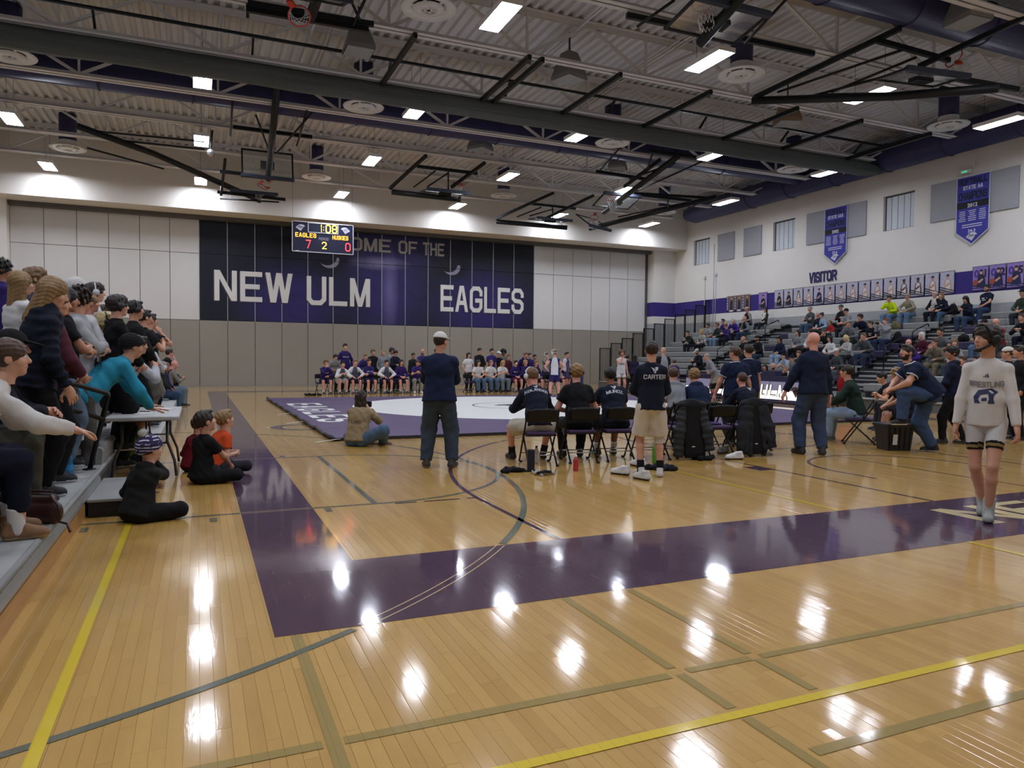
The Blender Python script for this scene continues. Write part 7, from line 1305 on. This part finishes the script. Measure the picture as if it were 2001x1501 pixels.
# side group
SG = 'people beside the black tote bin'
person('boy in a dark green sweater and light jeans seated by the bin', sit(.45, 1.8, 12, 20, 'knees', .46, hy=-8), GC[0], .55, 1.8, 'b', ('short', 'dark'), ('l', '1a2c24'), ('j', '8296ac'), ('5a5c58', 'c8c4bc'), res=.012, group=SG)
t, J, pt = person('curly blond boy in white headphones and a black tee seated by the bin', sit(.45, 1.74, 20, 28, 'knees', .46, hy=12), GC[1], .8, 1.74, 'b', ('curly', 'dblond'), ('s', '121218'), ('s', '1a1a20'), ('3a3a3c', 'c0c0c0'), 'c8c8c8', [('phones', 'd8d8d4')], res=.013, group=SG)
stander(1722, 767, 'dark haired boy bent low behind the boy in green', sit(.45, 1.7, 34, 40, 'elbows', .45, hp=-15), ('s', '1a1a26'), ('p', DK), ('short', 'black'), 10.6, 1.0, H=1.7, group=SG)
person('heavy coach in a navy polo leaning on his knee with one foot on the bin', stand('down', 30, lean2=36, hy=18, hp=6, girth=1.24, belly=1.22, ph=.90, rf=(.12, -.12, 0), lf=(-.10, .42, .42), lk=(-.1, 1, .3), rh=(.02, .56, .98), lh=(-.10, .58, .96), re=(.9, .1, -.5), le=(-.9, .1, -.5), rp=(0, 0, 1), lp=(0, 0, 1), rt=-10), at(1812, 884), deg(60), 1.84, 'b', ('short', 'dark'), ('scb', '151e36', 'c4c4c6'), ('j', '3a4e6e'), ('1e1e22', 'c8c8c8'), head='mb', res=.012, group=SG)
person('person in a navy hoodie and black trousers standing behind the leaning coach', stand('front', 4, hy=35, girth=1.02, rf=(.12, -.15, 0), lf=(-.1, .16, 0)), at(1862, 868), deg(30), 1.72, 'c', ('mop', 'black'), ('lh', '141a30'), ('p', '131316'), ('2c2c30', '8a8478'), res=.012, group=SG)
stander(1968, 702, 'man in a white mesh cap behind the walking wrestler', stand('pockets', 3, hy=20), ('l', '16171c'), ('j', '2c3a52'), ('short', 'brown'), 9.3, deg(20), H=1.74, group=SG, extra=[('cap', 'c8c4b8', '17181c')])
person('dark dressed person at the right edge behind the walking wrestler', stand('pockets', 3, girth=1.05), (14.05, 8.6, 0), deg(60), 1.76, 'b', ('short', 'dark'), ('l', '15161b'), ('p', '15161b'), res=.016, group=SG)
# walking wrestler
WK = dict(lean=2, hy=-42, hp=4, hs=1.05, rf=(.03, -.20, .05), lf=(-.05, .12, 0), rt=4, lt=6, rfp=-24, rk=(.1, 1, .1), lk=(-.05, 1, .1), rh=(.24, .06, .80), lh=(-.25, .12, .82), re=(.5, -1, 0), le=(-.5, -1, 0), rc=.75, lc=.75, girth=.9, sw=.98, rp=(1, .2, 0), lp=(-1, .2, 0))
t, J, pt = person('wrestler in black headgear and a white WRESTLING shirt walking past', WK, at(1921, 1012), deg(118), 1.76, 'b', ('mop', 'dark'), ('lf', 'd2cec8'), ('t', 'c8c6c4', '8a7244', '17171a'), ('8c8f8b', '3e4242'), 'b4b8b4', [('gear', '121216')], res=.010)
wprint(t, pt['shirt'], J, name_quads('WRESTLING', .052, .27), (0, -.215), arch=-.7, dirn='front', name='shirt_lettering', col='787a80'); hq = [[(-.5, -.1), (-.3, .3), (.25, .42), (.5, .2), (.35, .0), (.1, .1), (-.2, .02)], [(-.5, -.1), (-.2, .02), (-.3, -.25), (-.2, -.5), (-.45, -.5)], [(.35, 0), (.1, .1), (.15, -.2), (.1, -.5), (.38, -.5), (.32, -.2)], [(-.16, -.18), (.06, -.14), (.06, -.34), (-.16, -.36)]]
wprint(t, pt['shirt'], J, [[(a * .19, b * .15) for a, b in p] for p in hq], (0, -.31), dirn='front', name='shirt_emblem', col='2e3658'); wprint(t, pt['shirt'], J, [[(a * .05, b * .04) for a, b in p] for p in ([(-.5, -.4), (-.2, -.4), (-.32, -.1)], [(-.12, -.4), (.14, -.4), (-.05, .2), (-.18, .0)], [(.2, -.4), (.5, -.4), (.2, .5), (.06, .2)])], (0, -.13), dirn='front', name='shirt_mark', col='2e3658')
# ---- children on the floor at left
KG = 'children sitting on the court floor'
def kid(u, v, label, rz, H, pose, top, bottom, hair, skin='a', shoes=('2a2a2e', '8a8a8a'), **k): return person(label, pose, at(u, v), rz, H, skin, hair, top, bottom, shoes, res=.011, group=KG, head='mc', **k)
t, J, pt = kid(266, 1020, 'small child in a purple and white beanie and dark jacket on the floor', deg(-48), 1.28, kidsit(hy=-10, rh=(.03, .22, .71), re=(.35, .1, -1), rc=1.0, lh=(-.15, .3, .35), girth=1.16, lean=14), ('lh', '1d1d1d'), ('p', '17171b'), ('buzz', 'brown'))
bn = Mat('beanie_knit', '2a2450', .9); a_, b_, c_ = bn.pos('obj'); st = (c_ * 32.0 + bn.noise(9) * 1.5).fract(); bn.base(bn.mix((st.gt(.62) * bn.noise(24, 2).gt(.47)), '261f4c', 'b8b4bc')); bn.bump((c_ * 300.0).sin(), .3, .004)
HMx = Matrix([list(J['H'][0]) + [J['HC'][0]], list(J['H'][1]) + [J['HC'][1]], list(J['H'][2]) + [J['HC'][2]], [0, 0, 0, 1]]); o = mkobj('beanie', lib('beanie', beanie_mesh), None, t); slots(o, [bn.m]); o.matrix_local = HMx @ Matrix.Scale(1.32, 4)
v = Vox((-.07, -.07, -.07), (.07, .07, .07), .006); v.ell((0, 0, 0), (.045, .045, .045), k=0); v.wrinkle(.012, .022, 4); o = mkobj('pompom', to_mesh('pompom', *v.mesh()), cloth('pompom', 'b8b4b0'), t); o.matrix_local = HMx @ Matrix.Translation((0, -.09, .205))
kid(254, 905, 'child in a lime green hoodie sitting under the folding table', deg(-75), 1.25, kidsit(hy=-8, rh=(.15, .3, .35), lh=(-.12, .3, .35)), ('l', '86a81e'), ('p', '3c3c44'), ('short', 'black'), 'c')
t, J, pt = kid(392, 945, 'boy in a black printed tee and black trousers on the floor', deg(-60), 1.42, kidsit(hy=-8, hp=10, rh=(.06, .42, .22), lh=(-.30, .12, .06), re=(.9, -.3, .2), le=(-.8, -.6, .2), lean=8, lean2=6), ('s', '141417'), ('p', '141417'), ('short', 'dark'), 'b', shoes=('c09a84', 'b08a76')); wprint(t, pt['shirt'], J, name_quads('RUN', .06, .15), (.02, -.20), dirn='front', name='shirt_lettering', col='b8b8b8'); wprint(t, pt['shirt'], J, name_quads('THE', .06, .15), (.02, -.28), dirn='front', name='shirt_lettering', col='b8b8b8')
t, J, pt = kid(420, 925, 'child in an orange tee behind the boy in black', deg(-62), 1.36, kidsit(hp=10, rh=(.1, .3, .3), lh=(-.1, .3, .3)), ('s', 'c64a20'), ('p', '2a2a30'), ('short', 'dblond'), 'a'); wprint(t, pt['shirt'], J, name_quads('VIKES', .04, .15), (.0, -.2), dirn='front', name='shirt_lettering', col='d0c8c0')
kid(372, 922, 'child in a dark red sweater partly behind the boy in black', deg(-50), 1.2, kidsit(rh=(.03, .2, .70), re=(.4, .5, -1), rc=1.0, lh=(-.14, .3, .3)), ('l', '6e1822'), ('p', '4a2024'), ('short', 'brown'), 'a')
# ---- students on the left bleachers
LG = 'students on the left bleachers'
def left(u, v, y, base, label, pose, rz, top, bottom, hair, **k):
    k.setdefault('res', .012); k.setdefault('group', LG); return stander(u, v, label, pose, top, bottom, hair, y, deg(rz), base=base, **k)
MB().b2((-1.35, 11.3, .02), (-.5, 22.5, .30)).obj('front_platform', M_DECKA, lb)
left(5, 527, 10.4, .85, 'dark haired boy in a purple shirt at the top left edge', stand('down', hy=-10), -70, ('l', '2c1f58'), ('p', DK), ('curly', 'black'), skin='c'); left(70, 545, 9.6, .575, 'brown haired boy behind the blonde girl in a white sweatshirt', stand('down'), -75, ('l', '3a3440'), ('p', DK), ('mop', 'lbrown'), skin='a')
t, J, pt = left(42, 560, 8.4, .575, 'girl with long straight blonde hair in a white sweatshirt seen from behind', stand('front', 4), -52, ('l', 'c6c4c2'), ('p', '16161a'), ('long', 'dblond'), head='f', skin='a', H=1.66); wprint(t, pt['shirt'], J, name_quads('PINK', .06, .2), (-.02, -.32), name='back_lettering', col='c08aa8')
left(104, 572, 6.85, .30, 'woman in a navy puffer jacket with long wavy blonde hair', stand('down', 6, lean2=12, hp=-18, hy=-14, rh=(.22, .16, .88), re=(.7, -1, 0)), -62, ('lp', '131826'), ('p', '0f0f12'), ('half', 'dblond'), head='f', skin='a'); left(112, 562, 7.6, .30, 'woman in a maroon sweater beside the navy puffer jacket', stand('front', 4, hp=-10, hy=-10), -66, ('l', '522835'), ('p', '121215'), ('half', 'brown'), head='f', skin='a', H=1.72)
left(130, 572, 8.2, .36, 'girl with long black hair in a black tee with folded arms', stand('cross', 2, hp=-5), -80, ('s', '121214'), ('j', '5a6c7c'), ('long', 'black'), head='f', skin='c', H=1.72); left(157, 582, 8.9, .30, 'boy with glasses and dark curly hair in a grey sweatshirt looking back', stand('cross', 2, hy=40), -88, ('l', '9a9c9e'), ('p', '84868a'), ('curly', 'dark'), skin='b', extra=[('glasses',)], H=1.84)
left(186, 572, 10.6, .575, 'boy with goggles pushed up on his head in white', stand('down', 2), -75, ('l', 'c8c8c8'), ('p', '9a9c9e'), ('mop', 'dark'), skin='a', extra=[('phones', 'c8c8cc')]); left(150, 556, 10.9, .575, 'person in a white knitted hat behind the boy with glasses', stand('down', 2), -75, ('l', 'c0c0c0'), ('p', DK), ('short', 'brown'), skin='a', extra=[('beanie', 'c8c6c2')], H=1.84); left(177, 598, 10.0, .575, 'short blond girl in a white sweater among the students', stand('phone', 2), -70, ('l', 'cacaca'), ('p', DK), ('pony', 'dblond'), head='f', skin='p', H=1.58); left(203, 611, 12.6, .575, 'brown haired boy half hidden behind the headphone boys', stand('down', 2), -70, ('l', '3a3434'), ('p', DK), ('mop', 'dark'), skin='p')
left(231, 598, 9.9, .30, 'boy in a black suit and headphones watching to the right', stand('front', 2), -66, ('lcj', '101013'), ('p', '141417'), ('mop', 'dark'), skin='a', extra=[('phones', '2a2a2e')]); left(264, 606, 11.4, .30, 'second boy in a dark suit and headphones further back', stand('front', 2), -64, ('lcj', '17181a'), ('p', '141417'), ('short', 'black'), skin='b', extra=[('phones', '1a1a1e')]); left(283, 621, 13.0, .30, 'dark haired boy in a black shirt behind the suited boys', stand('clap', 2), -62, ('s', '121216'), ('p', '55524c'), ('short', 'black'), skin='b'); left(294, 627, 14.2, .30, 'boy in a black tee with a raised hand at his mouth', stand('chin', 2), -60, ('s', '141418'), ('p', '77726a'), ('short', 'dark'), skin='b')
left(208, 651, 10.0, .30, 'boy with bleached hair and black headphones leaning forward in cream', stand('front', 26, lean2=32, hp=4, rh=(.05, .55, 1.12), lh=(-.05, .5, 1.1), re=(.8, 0, -1), le=(-.8, 0, -1)), -72, ('lc', 'a9a498'), ('p', '4a4844'), ('mop', 'bleach'), skin='p', extra=[('phones', '161618')], H=1.72)
left(258, 690, 8.75, .02, 'boy in a turquoise shirt and black beanie leaning over the folding table', dict(ph=.95, lean=48, lean2=54, hp=-8, rh=(.16, .62, .80), lh=(-.10, .72, .80), re=(.8, -.6, .3), le=(-.8, -.6, .3), rf=(.1, .02, 0), lf=(-.1, .1, 0), rp=(0, 0, 1, .1, 1, -.1), lp=(0, 0, 1, .1, 1, -.1), rc=.1, lc=.1), -62, ('lc', '2a8aa6'), ('p', '4e4c48'), ('mop', 'brown'), skin='b', extra=[('beanie', '161618')], H=1.84)
left(272, 706, 10.5, .02, 'boy in a white shirt and tie standing beside the turquoise shirt', stand('chin', 22, lean2=28, hp=-6, rh=(.04, .48, 1.30)), -62, ('lc', 'b0b2b8'), ('p', '141418'), ('short', 'dark'), skin='b', H=1.72); left(296, 668, 13.6, .30, 'boy in a white shirt looking at a phone behind the turquoise shirt', stand('phone', 4), -58, ('lc', 'c0c0c2'), ('p', '15151a'), ('short', 'brown'), skin='b', H=1.45)
# seated spectators at the near left
LS = sit(.445, 1.7, 34, 40, 'elbows', .40, hp=0, hy=-8, crop=.22, rh=(.10, .72, .68), lh=(-.14, .66, .70), re=(.8, -.3, -.4), le=(-.8, -.3, -.4), rp=(0, 0, 1), lp=(0, 0, 1))
LZ0 = dict(res=.011, group=LG)
stander(20, 735, 'woman in a white fleece and navy trousers seated at the lower left', LS, ('l', 'cbc7c2'), ('p', '121627'), ('pony', 'brown'), 5.3, deg(-72), 'a', 1.7, 'f', base=.30, shoes=('7c5a3c', 'a08a64'), socks='d0ccc8', **LZ0)
stander(24, 692, 'man in a black cap and dark sweater seated at the left edge', sit(.445, 1.76, 26, 30, 'elbows', .42, hp=-4, rh=(.06, .52, .72), lh=(-.04, .52, .72)), ('l', '12141c'), ('p', '3c3a30'), ('short', 'dark'), 6.3, deg(-82), 'b', 1.76, 'mb', base=.30, extra=[('cap', '141416')], **LZ0)
# far left front row
FG = 'spectators at the far end of the left bleachers'
for (u, v, y, l, ps, tp, bt, hr, hd, k) in ((319, 716, 20.6, 'grey haired woman in a dark green coat on the far left front row', 'lap', ('lj', '22261f'), ('j', '2e4058'), ('half', 'grey'), 'f', {}), (325, 717, 21.6, 'brown haired woman in navy beside the grey haired woman', 'lap', ('l', '221c44'), ('j', '3c5a80'), ('bob', 'red'), 'f', dict(shoes=('c8c8c8', 'c8c8c8'))), (341, 713, 23.0, 'bald man in a black vest on the far left front row', 'phone', ('l2', '17171b', '7a766e'), ('j', '6a7884'), ('bald', 'brown'), 'm', {}), (331, 690, 23.6, 'boy with glasses and a hand on his head at the far left', 'chin', ('s', '17171c'), ('p', DK), ('short', 'dark'), 'm', dict(extra=[('glasses',)]))):
    zh, yh, xh = fz(ps, 1.72); p = at(u, v, y=y); person(l, PROT[ps], (p.x - yh * .95, y + yh * .2, p.z - zh), deg(-72), 1.72, 'p', hr, tp, bt, head=hd, res=FAR, key=('P', ps), group=FG, **k)
